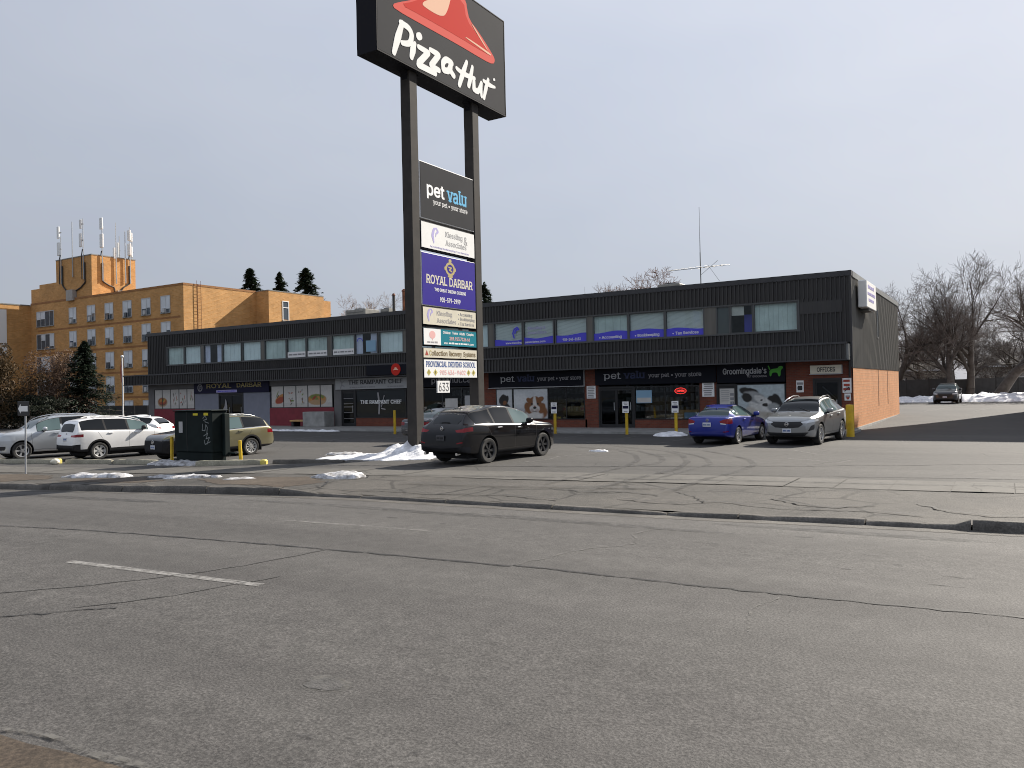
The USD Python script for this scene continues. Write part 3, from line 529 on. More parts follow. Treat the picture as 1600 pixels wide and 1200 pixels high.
obj(plaza, 'window_surround', cat(bx(B0-.06, B1+.06, YF-.05, YF+.1, Z1, 5.98), bx(B0-.06, B1+.06, YF-.07, YF+.1, 4.54, Z0), bx(B0-.06, B0, YF-.05, YF+.1, Z0, Z1), bx(B1, B1+.06, YF-.05, YF+.1, Z0, Z1)), 'frame_grey')
obj(plaza, 'core', bx(XL+.05, XR-.05, YF+1.6, YB-.1, 3.32, 6.85), 'interior')
obj(plaza, 'lower_core', bx(XL+.05, XR-.05, YF+4.5, YB-.1, -.35, 3.22), 'interior')
obj(plaza, 'ceiling_slab', bx(XL+.05, XR-.05, YF-.3, YB-.1, 3.23, 3.31), 'soffit')
obj(plaza, 'shop_floor', bx(XL+.05, XR-.05, YF+.01, YF+4.5, -.35, 0.10), 'interior_floor')
obj(plaza, 'parapet_cap', cat(bx(XL-.04, XR+.05, YF-.06, YF+.3, 6.88, 7.12), bx(XL-.04, XL+.3, YF+.3, YB, 6.88, 7.12)), 'fascia_metal')
obj(plaza, 'side_parapet_cap', bx(XR-.26, XR+.06, YF+.302, YB+.03, 6.86, 7.115), 'grey_flashing')
obj(plaza, 'roof', bx(XL+.3, XR-.26, YF+.3, YB, 6.85, 6.9), 'concrete_grey')
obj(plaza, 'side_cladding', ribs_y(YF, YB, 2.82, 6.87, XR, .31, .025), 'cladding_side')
obj(plaza, 'side_wall_backing', bx(XR-.2, XR-.01, YF+.01, YB, 2.8, 6.87), 'cladding_side')
obj(plaza, 'corner_trim', bx(XR-.05, XR+.035, YF-.055, YF+.03, 2.82, 6.88), 'fascia_metal')
obj(plaza, 'side_brick_wall', bx(XR-.22, XR-.012, YF+.002, YB-.02, -.4, 2.80), 'brick_orange')
obj(plaza, 'control_joint', bx(XR-.03, XR+.003, 46.4, 46.45, .9, 2.79), 'crack'); obj(plaza, 'control_joint', bx(XR-.03, XR+.003, 50.2, 50.25, .9, 2.79), 'crack')
obj(plaza, 'wall_footing', bx(XR-.2, XR+.03, YF, YB, -.4, .12), 'concrete_grey')
obj(plaza, 'rear_wall', bx(XL, XR-.25, YB-.2, YB, -.4, 6.86), 'brick_tan_band'); obj(plaza, 'left_wall', bx(XL, XL+.2, YF+.2, YB-.2, -.4, 6.86), 'cladding')
sw = holder(plaza, 'side_window'); obj(sw, 'frame', cat(bx(XR-.02, XR+.05, 46.0, 46.06, 4.5, 5.95), bx(XR-.02, XR+.05, 46.55, 46.61, 4.5, 5.95), bx(XR-.02, XR+.05, 46.06, 46.55, 4.44, 4.52)), 'frame_grey'); obj(sw, 'pane', bx(XR-.02, XR+.035, 46.06, 46.55, 4.52, 5.95), 'hosp_dark')
# canopy band over the shops
CX0, CX1, CY = -58.7, -6.0, YF-.50
obj(plaza, 'canopy_cladding', ribs_x(CX0, CX1, 3.20, 3.86, CY), 'cladding')
obj(plaza, 'canopy_cap', cat(bx(CX0, CX1+.02, CY-.07, YF-.045, 3.86, 3.95)), 'fascia_metal'); obj(plaza, 'canopy_drip', bx(CX0, CX1+.02, CY-.06, CY+.03, 3.14, 3.20), 'fascia_metal')
obj(plaza, 'canopy_end', cat(bx(CX1-.02, CX1+.10, CY+.02, YF-.05, 3.16, 3.86)), 'grey_flashing'); obj(plaza, 'canopy_back', bx(CX0, CX1-.02, CY+.01, CY+.05, 3.18, 3.86), 'interior')
obj(plaza, 'soffit', bx(CX0, CX1, CY+.05, YF+.05, 3.19, 3.225), 'soffit')
for x in (-53.6, -51.3, -48.4, -43.6, -41.9, -39.2, -24.9, -17.2, -14.0, -11.3, -9.2):
    obj(plaza, 'soffit_light', cyl((x, YF-.22, 3.195), (x, YF-.22, 3.165), .035, 10), 'soffit_lamp')
# upper windows
PANES = [(-53.89, -51.96), (-51.89, -50.03), (-49.67, -47.71), (-47.64, -45.68), (-45.55, -43.66), (-43.30, -41.23), (-41.14, -39.37), (-39.28, -37.41), (-37.02, -35.09), (-35.04, -33.19), (-33.05, -31.16), (-30.85, -28.95), (-28.87, -27.0), (-26.9, -24.98), (-24.59, -22.75), (-22.66, -20.78), (-20.66, -18.79), (-18.42, -16.47), (-16.40, -14.51), (-14.44, -12.49), (-11.86, -11.24), (-11.18, -10.15), (-10.09, -8.12)]
backs = ['blind_green', 'blind_pale', 'curtain_lilac', 'blind_pale', 'blind_pale', 'blind_green', 'blind_green', 'blind_green', 'blind_green', 'curtain_lilac', 'blind_pale', 'blind_pale', 'blind_green', 'blind_pale', 'slat', 'slat', 'slat', 'blind_green', 'slat', 'slat', 'panel', 'mixed', 'blind_green']
for q, (a, b) in enumerate(PANES):
    w = holder(plaza, 'window')
    obj(w, 'frame', cat(bx(a-.035, a+.03, YF-.03, YF+.1, Z0, Z1), bx(b-.03, b+.035, YF-.03, YF+.1, Z0, Z1), bx(a+.03, b-.03, YF-.03, YF+.1, Z0, Z0+.04), bx(a+.03, b-.03, YF-.03, YF+.1, Z1-.04, Z1)), 'frame_grey')
    obj(w, 'pane', bx(a+.03, b-.03, YF+.02, YF+.028, Z0+.04, Z1-.04), 'glass_up')
    k = backs[q]
    if k == 'slat':
        obj(w, 'blind', cat([bx(a+.04, b-.04, YF+.10, YF+.135, z, z+.028) for z in np.arange(Z0+.06, Z1-.06, .042)]), 'blind'); obj(w, 'blind_backing', bx(a+.03, b-.03, YF+.17, YF+.18, Z0, Z1), 'blind_green')  # slats with a plain pale green sheet behind them
    elif k == 'mixed':
        obj(w, 'paper', bx(a+.03, a+.62, YF+.05, YF+.06, 5.45, Z1-.04), 'poster_white'); obj(w, 'blind', bx(a+.5, b-.03, YF+.5, YF+.52, Z0, 5.5), 'banner_blue')
    elif k == 'curtain_lilac':
        obj(w, 'blind', cat(bx(a+.03, a+.55, YF+.10, YF+.12, Z0, Z1), bx(b-.62, b-.03, YF+.10, YF+.12, Z0, Z1)), k); obj(w, 'door_leaf', bx(a+.75, b-.8, YF+.6, YF+.63, Z0, 5.6), 'blind_green')
    elif k == 'panel': obj(w, 'infill_panel', bx(a+.03, b-.03, YF+.03, YF+.05, Z0, Z1), 'frame_grey')
    else:
        n = 9; m = [bx(a+.03+i*(b-a-.06)/n, a+.03+(i+1)*(b-a-.06)/n-.006, YF+.11+.012*(i % 2), YF+.13+.012*(i % 2), Z0, Z1) for i in range(n)]
        obj(w, 'blind', cat(m), k)
    if 14 <= q <= 19:      # blue window film with a wavy edge
        t = np.linspace(a+.03, b-.03, 14); u = [0.40+.05*math.sin((x-a)*2.6+q)+(.05 if q in (16, 17, 18) else 0)-(.06 if q == 14 else 0) for x in t]
        obj(w, 'window_film', front(Polygon([(a+.03, Z0+.04)]+[(x, Z0+h) for x, h in zip(t, u)]+[(b-.03, Z0+.04)]), YF+.016, .004), 'banner_blue')
        s, x0, x1, h = {14: ('www.kiessling', a+.75, b-.05, .10), 15: ('associates.com', a+.08, a+1.35, .10), 16: ('905-245-0132', a+.42, b-.38, .13), 17: ('\u2022 Accounting', a+.32, b-.35, .13), 18: ('\u2022 Bookkeeping', a+.3, b-.28, .13), 19: ('\u2022 Tax Services', a+.34, b-.28, .13)}[q]
        obj(w, 'lettering', front(fit(s, x0, x1, Z0+.12, h, True, q > 16), YF+.011, .004), 'white')
    if q == 14: obj(w, 'swirl_logo', front(stroke([(a+1.3, 5.05), (a+1.22, 5.3), (a+1.32, 5.52), (a+1.5, 5.62), (a+1.6, 5.5), (a+1.42, 5.46), (a+1.36, 5.3)], .09), YF+.014, .004), 'banner_blue')
    if q == 15: obj(w, 'lettering', front(unary_union([fit('Kiessling &', a+.25, b-.5, 5.45, .15, False, True), fit('Associates', a+.25, b-.45, 5.2, .15, False, True)]), YF+.014, .004), 'lilac')
    if q in (6, 7, 8): obj(w, 'window_notice', front(rect(a+.05, b-.05, Z0+.06, Z0+.42), YF+.016, .004), 'white'); obj(w, 'lettering', front(scribble(a+.15, b-.15, Z0+.18, .13, q), YF+.011, .004), 'mid_grey')
    if q == 9:
        obj(w, 'arch_logo', front(LineString([(-35.0+.35+.22*math.cos(t), 5.42+.2*math.sin(t)) for t in np.linspace(0.1, PI-.1, 12)]).buffer(.025), YF+.011, .004), 'banner_blue'); obj(w, 'window_notice', front(rect(-34.15, -33.35, 4.75, 5.45), YF+.016, .004), 'notice_blue')

for (a0, a), (b, b1) in zip(PANES[:-1], PANES[1:]):
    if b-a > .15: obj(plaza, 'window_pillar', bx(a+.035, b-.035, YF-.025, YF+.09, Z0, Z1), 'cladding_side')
# ---- ground floor, from left to right
BR = 'brick_red'
def wallp(name, x0, x1, z0, z1, m, d=.18, y=YF): return obj(plaza, name, bx(x0, x1, y, y+d, z0, z1), m)
def mull(x0, x1, z0, z1, xs, zs=(), t=.05, y=YF):
    b = [bx(x-t/2, x+t/2, y-.02, y+.06, z0, z1) for x in xs]+[bx(x0, x1, y-.018, y+.055, z-t/2, z+t/2) for z in zs]
    return cat(b)
def shop_window(x0, x1, z0, z1, xs=(), m='frame_dark', t=.05, glass=True):
    w = holder(plaza, 'shop_window'); obj(w, 'frame', mull(x0, x1, z0, z1, [x0+t/2, *xs, x1-t/2], (z0+t/2, z1-t/2), t), m)
    e = [x0, *xs, x1]
    if glass:
        for a, b in zip(e[:-1], e[1:]): obj(w, 'pane', bx(a+t/2, b-t/2, YF+.015, YF+.022, z0+t, z1-t), 'glass_shop')
    return w
wallp('pilaster', XL, -55.62, -.4, 3.2, 'stucco_grey'); wallp('base_panel', -55.62, -50.8, -.4, 1.30, 'maroon', .2, YF-.02); wallp('wall_panel', -55.62, -50.8, 2.80, 3.2, 'stucco_grey')
def food(w, x0, x1, z0, z1, q):
    r = np.random.default_rng(q); W_ = (.54, .52, .49); tan, red, grn, org, drk = (.40, .27, .15), (.32, .07, .04), (.16, .22, .06), (.48, .22, .07), (.10, .08, .07)
    if q in (0, 1): cx = 1.0 if q == 0 else 0.0; it = [(tan, cx, .34, .62, .25, 0, .1), (drk, cx, .36, .52, .20, 0, .1), (red, cx, .38, .48, .17, 0, .3), (org, cx-.2*(1-2*q), .42, .2, .08, .3, .5), (grn, cx+.1, .45, .14, .05, .5, .5)]
    elif q in (8, 13): cx = .72 if q == 8 else -.28; it = [(tan, cx, .34, .78, .26, 0, .06), (org, cx, .37, .68, .21, 0, .1), (grn, cx, .46, .58, .13, 0, .4), (red, cx-.2, .42, .2, .07, .4, .5), (org, cx+.25, .40, .2, .07, -.4, .5), (tan, cx, .22, .66, .11, 0, .3)]
    elif q == 12: it = [(org, .8, .40, .5, .2, .3, .15), (red, .75, .33, .4, .16, .2, .3), (drk, .55, .52, .12, .04, .7, .3), (grn, .5, .62, .2, .03, .9, .4)]
    else: it = [([red, grn, drk, (.3, .29, .28)][k % 4], r.uniform(.2, .8), r.uniform(.15, .8), r.uniform(.04, .16), r.uniform(.015, .05), r.uniform(0, 3), .4) for k in range(9)]
    printed(w, 'food_print', x0+.04, x1-.04, z0+.05, z1-.05, YF-.008, lambda U, V: layers(U, V, lambda u, v: np.array(W_)*(1-.10*(v[..., None] < .2)), it, .03, q), .028)
E1 = [-55.55, -54.62, -53.62, -52.63, -51.7, -50.82]
w = shop_window(E1[0], E1[-1], 1.30, 2.80, E1[1:-1], glass=False)
for q in range(5): food(w, E1[q], E1[q+1], 1.30, 2.80, q)
wallp('wall_panel', -50.8, -48.15, -.4, 2.4, 'stucco_blue'); wallp('wall_panel', -45.55, -42.9, -.4, 2.4, 'stucco_blue'); wallp('wall_panel', -50.8, -42.9, 3.21, 3.22, 'stucco_grey')
def door(x0, x1, z1, m='black', split=1, z0=.08):
    d = holder(plaza, 'door'); n = split
    obj(d, 'frame', cat(bx(x0, x0+.09, YF-.03, YF+.1, z0, z1), bx(x1-.09, x1, YF-.03, YF+.1, z0, z1), bx(x0+.09, x1-.09, YF-.03, YF+.1, z1-.1, z1)), m)
    for k in range(n):
        a, b = x0+.09+(x1-x0-.18)*k/n, x0+.09+(x1-x0-.18)*(k+1)/n
        obj(d, 'stile', cat(bx(a, a+.07, YF, YF+.06, z0, z1-.1), bx(b-.07, b, YF, YF+.06, z0, z1-.1), bx(a+.07, b-.07, YF, YF+.06, z0, z0+.2), bx(a+.07, b-.07, YF, YF+.06, z1-.2, z1-.1)), m)
        obj(d, 'pane', bx(a+.07, b-.07, YF+.025, YF+.032, z0+.2, z1-.2), 'glass_shop')
        obj(d, 'handle', bx(b-.12, b-.09, YF-.06, YF-.03, 1.0, 1.4), 'galv')
    return d
d = door(-48.15, -45.55, 2.4, 'black', 2); obj(d, 'door_decal', front(smoothed([(-47.6, .9), (-47.3, 1.0), (-47.25, 1.6), (-47.45, 2.1), (-47.5, 1.5), (-47.75, 1.2)]), YF-.002, .004), 'grey_text')
E2 = [-42.62, -41.45, -40.25, -39.1, -37.95+.0, -37.0]
E2 = [-42.62, -41.42, -40.28, -39.2, -38.05, -37.02]
wallp('base_panel', -42.9, -36.95, -.4, 1.30, 'maroon', .2, YF-.02); wallp('wall_panel', -42.9, -36.95, 2.80, 3.2, 'stucco_grey')
E2 = [-42.75, -41.55, -40.38, -39.28, -38.15, -37.05]
w = shop_window(E2[0], E2[-1], 1.30, 2.80, E2[1:-1], glass=False)
for q in range(5): food(w, E2[q], E2[q+1], 1.30, 2.80, [12, 5, 6, 8, 13][q])
wallp('pilaster', -36.95, -36.3, -.4, 3.2, 'stucco_grey')
d = door(-36.3, -35.1, 2.38, 'black', 1)
obj(d, 'door_decal', cat([bx(-36.1, -35.3, YF-.004, YF, z, z+.03) for z in (.55, .95, 1.3, 1.5, 1.85)]), 'grey_text')
wallp('sill_wall', -35.1, -30.9, -.4, .62, BR); w = shop_window(-35.1, -31.0, .62, 2.38, (), 'black')
obj(w, 'tinted_backing', bx(-35.05, -31.05, YF+.05, YF+.06, .66, 2.33), 'black'); obj(w, 'lettering', front(fit('THE RAMPANT CHEF', -34.7, -31.4, 1.50, .22, True, True), YF+.008, .005), 'white'); obj(w, 'figure_decal', front(unary_union([stroke([(-33.2, .9), (-33.15, 1.4), (-33.25, 2.15)], .12), stroke([(-33.0, 1.3), (-32.75, 2.0)], .06), stroke([(-33.0, 1.2), (-32.7, 1.15)], .06)]), YF+.012, .004), 'grey_text')
wallp('brick_pier', -30.9, -29.75, -.4, 3.2, BR); wallp('sill_wall', -29.75, -25.3, -.4, .62, BR)
w = shop_window(-29.75, -25.35, .62, 2.38, (-28.3, -26.9)); obj(w, 'menu_poster', front(rect(-28.1, -27.2, .9, 1.75), YF-.004, .004), 'poster_white'); obj(w, 'menu_poster', front(rect(-26.7, -25.8, 1.0, 1.9), YF-.004, .004), 'sign_grey')
wallp('brick_pier', -25.35, -24.55, -.4, 3.2, BR); wallp('sill_wall', -24.55, -18.9, -.4, .52, BR)
w = shop_window(-24.55, -19.0, .52, 2.24, (-23.45, -21.2, -20.1), 'black')
def sh(name, poly, m, lay=0): obj(w, name, front(poly, YF-.006-.0035*lay, .0035), m)
bgp = lambda u, v: np.array((.50, .52, .53))*(.85+.25*v[..., None])
blk, brn, wht, pnk = (.025, .023, .022), (.20, .085, .035), (.58, .56, .53), (.30, .17, .14)
printed(w, 'dog_print', -24.5, -23.5, .75, 2.2, YF-.008, lambda U, V: layers(U, V, bgp, [(blk, .52, .18, .40, .30, 0, .2), (blk, .45, .58, .27, .22, .1, .2), (blk, .25, .55, .10, .16, .3, .3), (blk, .66, .60, .09, .16, -.3, .3), (brn, .52, .48, .12, .08, 0, .6), (wht, .55, .18, .10, .12, 0, .6)], .06, 3), .025)
printed(w, 'dog_print', -23.38, -21.25, .58, 2.2, YF-.008, lambda U, V: layers(U, V, bgp, [((.62, .63, .63), .2, .62, .22, .25, .5, .9), (brn, .66, .20, .34, .26, .1, .25), (wht, .60, .10, .26, .22, 0, .4), (brn, .44, .36, .12, .20, .3, .3), (brn, .83, .34, .10, .18, -.2, .3), (brn, .63, .50, .20, .25, .06, .15), (brn, .455, .62, .07, .10, .7, .3), (brn, .80, .645, .08, .10, -.9, .3), (wht, .625, .52, .055, .24, .05, .5), (wht, .62, .33, .15, .135, 0, .3), ((.42, .35, .32), .555, .27, .055, .07, .3, .8), ((.42, .35, .32), .69, .27, .055, .07, -.3, .8), (blk, .62, .365, .05, .04, 0, .3), (blk, .535, .49, .028, .028, 0, .4), (blk, .715, .495, .028, .028, 0, .4), (blk, .62, .24, .06, .012, 0, .5), (pnk, .62, .42, .03, .02, 0, .8)], .035, 4), .022)
wallp('brick_pier', -19.0, -18.2, -.4, 3.2, BR); wallp('sill_wall', -16.2, -12.75, -.4, .52, BR)
door(-18.2, -16.2, 2.22, 'black', 2)
w = shop_window(-16.2, -12.8, .52, 2.2, (-14.55,), 'black')
sh('window_poster', rect(-16.1, -15.25, 1.35, 2.0), 'notice_blue'); sh('picture', rect(-16.05, -15.3, 1.38, 1.62), 'poster_white', 1)
op = holder(plaza, 'open_sign'); oc = (-13.75, 1.93)
obj(op, 'neon_ring', front(ell(*oc, .30, .155, 32).difference(ell(*oc, .278, .134, 32)), YF-.012, .012), 'neon_red'); obj(op, 'backing', front(ell(*oc, .26, .115, 32), YF-.004, .004), 'black'); obj(op, 'lettering', front(fit('OPEN', oc[0]-.19, oc[0]+.19, oc[1]-.05, .10, True), YF-.012, .01), 'neon_red')
wallp('brick_pier', -12.8, -11.95, -.4, 3.2, BR)
d = door(-11.95, -11.0, 2.22, 'black', 1); obj(d, 'door_poster', front(rect(-11.8, -11.08, .95, 2.0), YF-.004, .004), 'poster_white'); obj(d, 'picture', cat([bx(-11.72, -11.35, YF-.012, YF-.008, z, z+.02) for z in (1.9, 1.8, 1.7, 1.6, 1.5, 1.4)]+[bx(-11.3, -11.12, YF-.012, YF-.008, z, z+.13) for z in (1.65, 1.45, 1.25)]), 'mid_grey')
wallp('sill_wall', -11.0, -8.7, -.4, .42, BR); w = shop_window(-11.0, -8.72, .42, 2.2, (), 'black')
gry = (.30, .31, .31)
printed(w, 'dog_print', -10.94, -8.78, .48, 2.15, YF-.008, lambda U, V: layers(U, V, lambda u, v: np.array((.40, .46, .48))*(.9+.2*v[..., None]), [((.50, .50, .48), .5, .12, .62, .20, .1, .4), ((.44, .42, .38), .42, .26, .30, .20, .2, .3), ((.56, .56, .54), .60, .42, .40, .20, -.35, .25), (blk, .26, .80, .22, .12, -.35, .25), (gry, .36, .66, .24, .15, -.5, .3), (blk, .20, .64, .10, .13, .4, .35), ((.52, .52, .50), .48, .60, .14, .09, -.6, .5), (blk, .84, .50, .11, .24, .25, .25), (blk, .74, .60, .10, .09, -.5, .4), (gry, .76, .36, .12, .12, .5, .5), (blk, .60, .43, .065, .05, 0, .4), (blk, .53, .575, .03, .022, 0, .4), ((.36, .33, .28), .30, .14, .2, .10, .3, .8), ((.36, .33, .28), .72, .12, .2, .09, -.3, .8)], .06, 6, .2), .022)
wallp('brick_wall', -8.7, -7.52, -.4, 3.2, BR); wallp('brick_wall', -6.32, XR-.012, -.4, 3.2, BR, .2); wallp('brick_wall', -7.52, -6.32, 2.38, 3.2, BR)
d = door(-7.52, -6.32, 2.38, 'black', 1); obj(d, 'stair_rail', cyl((-7.2, YF+.5, 2.0), (-6.55, YF+1.4, 1.2), .03), 'galv')
obj(plaza, 'downpipe', cat(cyl((XR-.1, YF-.06, 2.4), (XR-.1, YF-.06, 3.15), .045), cyl((XR-.1, YF-.06, 3.15), (XR-.5, YF-.06, 3.18), .045)), 'black')
# things seen dimly inside the shops
ri = np.random.default_rng(3)
for x0, x1 in ((-24, -19.5), (-17.8, -12.9), (-29.5, -25.6)):
    for z in (.9, 1.4, 1.9):
        obj(plaza, 'shop_shelf', bx(x0, x1, YF+2.6, YF+3.0, z-.04, z), 'siding')
    obj(plaza, 'shop_goods', cat([bx(x, x+ri.uniform(.1, .25), YF+2.65, YF+2.95, z+.003, z+ri.uniform(.15, .4)) for z in (.9, 1.4, 1.9) for x in np.arange(x0, x1-.3, .28)]), 'dog_pale')
obj(plaza, 'shop_counter', bx(-14.3, -12.95, YF+.6, YF+1.0, .1, .98), 'planter_wood')
obj(plaza, 'shop_crate', bx(-13.7, -12.9, YF+.3, YF+.6, .12, .85), 'notice_blue')
# raised walkway in front of the shops
ww = thing('shop_walkway', loc=(-31, 36, 0), kind='structure')
xs = np.arange(-57, -5.5, 2.05)
for a in xs:
    b = min(a+2.04, -5.55)
    v = bx(a+.004, b-.004, 34.75, YF-.004, -.3, .10); v.vertices[:, 2] += G(v.vertices[:, 0], v.vertices[:, 1]*0+36); obj(ww, 'paving_slab', v, 'walkway')
obj(ww, 'walkway_kerb', bx(-57, -5.5, 34.60, 34.745, -.3, .105), 'concrete_grey')

# ---- rooftop gear
def hvac(x, y, w, d, h, label):
    t = thing('rooftop_unit', label, 'air conditioner', (x, y, 6.9))
    obj(t, 'casing', rbx(x-w/2, x+w/2, y-d/2, y+d/2, 6.95, 6.95+h, .03), 'roof_metal'); obj(t, 'fan_guard', cyl((x, y, 6.95+h), (x, y, 7.03+h), min(w, d)*.36, 18), 'frame_grey')
    obj(t, 'louvre', cat([bx(x-w*.4, x+w*.4, y-d/2-.02, y-d/2-.004, 7.05+h*k/7, 7.09+h*k/7) for k in range(6)]), 'frame_grey')
hvac(-39.2, 43.5, 1.9, 1.5, 1.15, 'pale square air unit on the roof above the pale grey shop sign')
hvac(-37.4, 44.2, .8, .8, 1.15, 'small dark round topped rooftop unit right beside the square one')
hvac(-41.1, 43.2, 1.3, .9, .45, 'low dark rooftop unit at the left end of the rooftop gear')
hvac(-16.2, 44, 1.3, 1.2, 1.0, 'flat dark rooftop box in front of the rusty brown treetop')
for x, y, h, lb in ((-36.7, 44, 2.1, 'thin dark vent pipe on the roof left of the sign pole'), (-35.9, 44.2, 2.35, 'thicker rusty vent pipe on the roof close to the sign pole')):
    t = thing('vent_pipe', lb, 'pipe', (x, y, 6.9)); r = .10 if h < 2.2 else .15
    obj(t, 'pipe', cyl((x, y, 6.9), (x, y, 6.9+h), r), 'rust' if h > 2.2 else 'cable'); obj(t, 'cap', cyl((x, y, 6.9+h), (x, y, 7.05+h), r*1.5, 12, r*.6), 'rust')
t = thing('roof_antenna', 'tall thin mast with a branched aerial on the dark roof edge', 'antenna', (-13.7, 41.5, 6.9)); mx, my = -13.7, 41.5
obj(t, 'mast', tubes([(mx, my, 6.9, mx, my, 9.2, .03, .025), (mx, my, 9.2, mx, my, 11.6, .018, .008)], 6), 'frame_grey'); obj(t, 'base', bx(mx-.15, mx+.15, my-.15, my+.15, 6.9, 7.25), 'frame_grey')
obj(t, 'boom', tubes([(mx-1.7, my-.2, 8.35, mx+1.4, my+.3, 8.45, .016, .016)]+[(mx+k-.1, my-.7+.2*abs(k), 8.38, mx+k+.1, my+.7-.2*abs(k), 8.44, .010, .010) for k in np.arange(-1.6, 1.5, .42)]+[(mx, my, 8.0, mx+.9, my+.1, 8.7, .01, .01), (mx+.4, my, 8.5, mx+1.0, my, 7.6, .008, .008)], 4), 'frame_grey')

# ------------------------------------------------------------------ shop signs (each a thing)
def board(name, label, x0, x1, z0, z1, m, catg='sign', d=.08, frame=None, y=YF):
    t = thing(name, label, catg, ((x0+x1)/2, y, z0)); obj(t, 'board', rbx(x0, x1, y-d, y-.002, z0, z1, .012), m)
    if frame: obj(t, 'frame', cat(bx(x0-.03, x1+.03, y-d-.02, y-.002, z0-.04, z0), bx(x1, x1+.03, y-d-.02, y-.002, z0, z1)), frame)
    return t, y-d
t, y = board('fascia_sign', 'navy fascia sign with thin gold capitals above the restaurant door', -50.8, -42.9, 2.41, 3.18, 'navy')
obj(t, 'lettering', front(unary_union([fit('ROYAL', -49.4, -46.7, 2.78, .30, False, True), fit('DARBAR', -46.1, -43.6, 2.78, .30, False, True)]), y, .02), 'gold'); obj(t, 'emblem', front(ell(-50.1, 2.82, .27, .27).difference(ell(-50.1, 2.82, .2, .2)).union(stroke([(-50.0, 2.92), (-50.15, 2.9), (-50.05, 2.8), (-50.2, 2.72)], .05)), y, .012), 'grey_text')
obj(t, 'banner', front(rect(-48.3, -46.1, 2.44, 2.62), y-.004, .01), 'lilac'); obj(t, 'lettering', front(scribble(-48.15, -46.25, 2.49, .08), y-.014, .004), 'banner_blue')
t, y = board('fascia_sign', 'pale grey fascia sign with heavy black capitals over black shop window', -36.75, -30.7, 2.42, 3.12, 'sign_grey')
obj(t, 'lettering', front(fit('THE RAMPANT CHEF', -35.6, -31.2, 2.74, .25, True, True), y, .012), 'dark_text'); obj(t, 'small_print', front(scribble(-35.5, -33.4, 2.5, .10), y, .006), 'mid_grey'); obj(t, 'small_print', front(scribble(-32.4, -31.1, 2.5, .10), y, .006), 'mid_grey')
obj(t, 'figure_decal', front(unary_union([stroke([(-36.3, 2.5), (-36.15, 2.8), (-36.3, 3.05)], .07), stroke([(-36.2, 2.8), (-35.95, 3.0)], .05), stroke([(-36.2, 2.75), (-35.95, 2.6)], .05)]), y, .006), 'mid_grey')
t, y = board('fascia_sign', 'black fascia sign with pale web address seen between the pylon poles', -30.0, -25.4, 2.44, 3.12, 'black_sign'); obj(t, 'lettering', front(fit('pizzahut.ca', -29.0, -26.2, 2.66, .34, False), y, .012), 'grey_text')
t, y = board('canopy_panel_sign', 'plain black panel with red round logo fixed on the canopy edge', -33.6, -25.6, 3.24, 3.84, 'black_sign', y=CY-.045)
obj(t, 'round_logo', front(ell(-31.25, 3.55, .36, .36, 32), y, .03), 'pizza_red'); obj(t, 'hat_logo', front(smoothed([(-31.5, 3.5), (-31.3, 3.52), (-31.0, 3.5), (-31.15, 3.6), (-31.2, 3.68), (-31.32, 3.68), (-31.35, 3.58)], 1), y-.03, .006), 'pizza_pale')
VV = [('fascia_sign', 'black pet shop fascia sign with white trim below and on right, nearer the pylon', -25.0, -19.0, -24.2, .75), ('fascia_sign', 'wider black pet shop fascia sign above the double door and neon light', -18.35, -11.95, -17.85, .80)]
for q, (nm, lb, x0, x1, tx0, k) in enumerate(VV):
    t, y = board(nm, lb, x0, x1, 2.30, 3.14, 'black_sign', frame='sign_grey' if q == 0 else None)
    u = 4.75 if q == 0 else 4.9
    obj(t, 'lettering', front(fit('pet', tx0, tx0+.20*u, 2.62, .34, False, True), y, .015), 'sign_grey'); obj(t, 'lettering', front(fit('valu', tx0+.225*u, tx0+.47*u, 2.62, .36, True, True), y, .015), 'blue_valu')
    obj(t, 'lettering', front(fit('your pet \u2022 your store', tx0+.50*u, tx0+1.06*u, 2.64, .21, False, True), y, .012), 'grey_text')
t, y = board('fascia_sign', 'black grooming shop fascia sign with small green dog emblem', -11.9, -8.72, 2.26, 3.14, 'black_sign')
obj(t, 'lettering', front(fit("Groomingdale's", -11.6, -9.55, 2.68, .26, True), y, .015), 'sign_grey'); obj(t, 'small_print', front(fit('PET GROOMING', -10.45, -9.55, 2.5, .09), y, .006), 'grey_text')
obj(t, 'dog_logo', front(unary_union([smoothed([(-9.42, 2.55), (-9.40, 2.85), (-9.05, 2.88), (-8.98, 2.98), (-8.85, 3.0), (-8.78, 2.9), (-8.9, 2.82), (-8.92, 2.52), (-9.02, 2.52), (-9.05, 2.7), (-9.3, 2.7), (-9.34, 2.52)], 1), stroke([(-9.4, 2.85), (-9.46, 3.0)], .05)]), y, .012), 'green_logo')
t, y = board('door_sign', 'cream office sign with black capitals above the end doorway', -7.62, -6.28, 2.58, 2.96, 'cream', frame='sign_grey'); obj(t, 'lettering', front(fit('OFFICES', -7.32, -6.55, 2.67, .19, True), y, .01), 'dark_text')
t = thing('wall_sign', 'white box sign on the sunlit side wall near the top corner', 'sign', (XR, 40, 5.6))
obj(t, 'cabinet', rbx(XR+.12, XR+.50, 39.35, 42.35, 5.55, 6.78, .03), 'white_gloss'); obj(t, 'bracket', cat(bx(XR+.02, XR+.12, 39.7, 39.8, 5.6, 6.5), bx(XR+.02, XR+.12, 41.8, 41.9, 5.6, 6.5), bx(XR+.05, XR+.45, 40.2, 41.6, 5.46, 5.549)), 'frame_grey')
obj(t, 'lettering', side(unary_union([scribble(39.75, 41.6, 6.42, .2), scribble(39.6, 42.1, 6.12, .18), scribble(39.9, 41.5, 5.84, .16)]), XR+.502, .006), 'lilac')
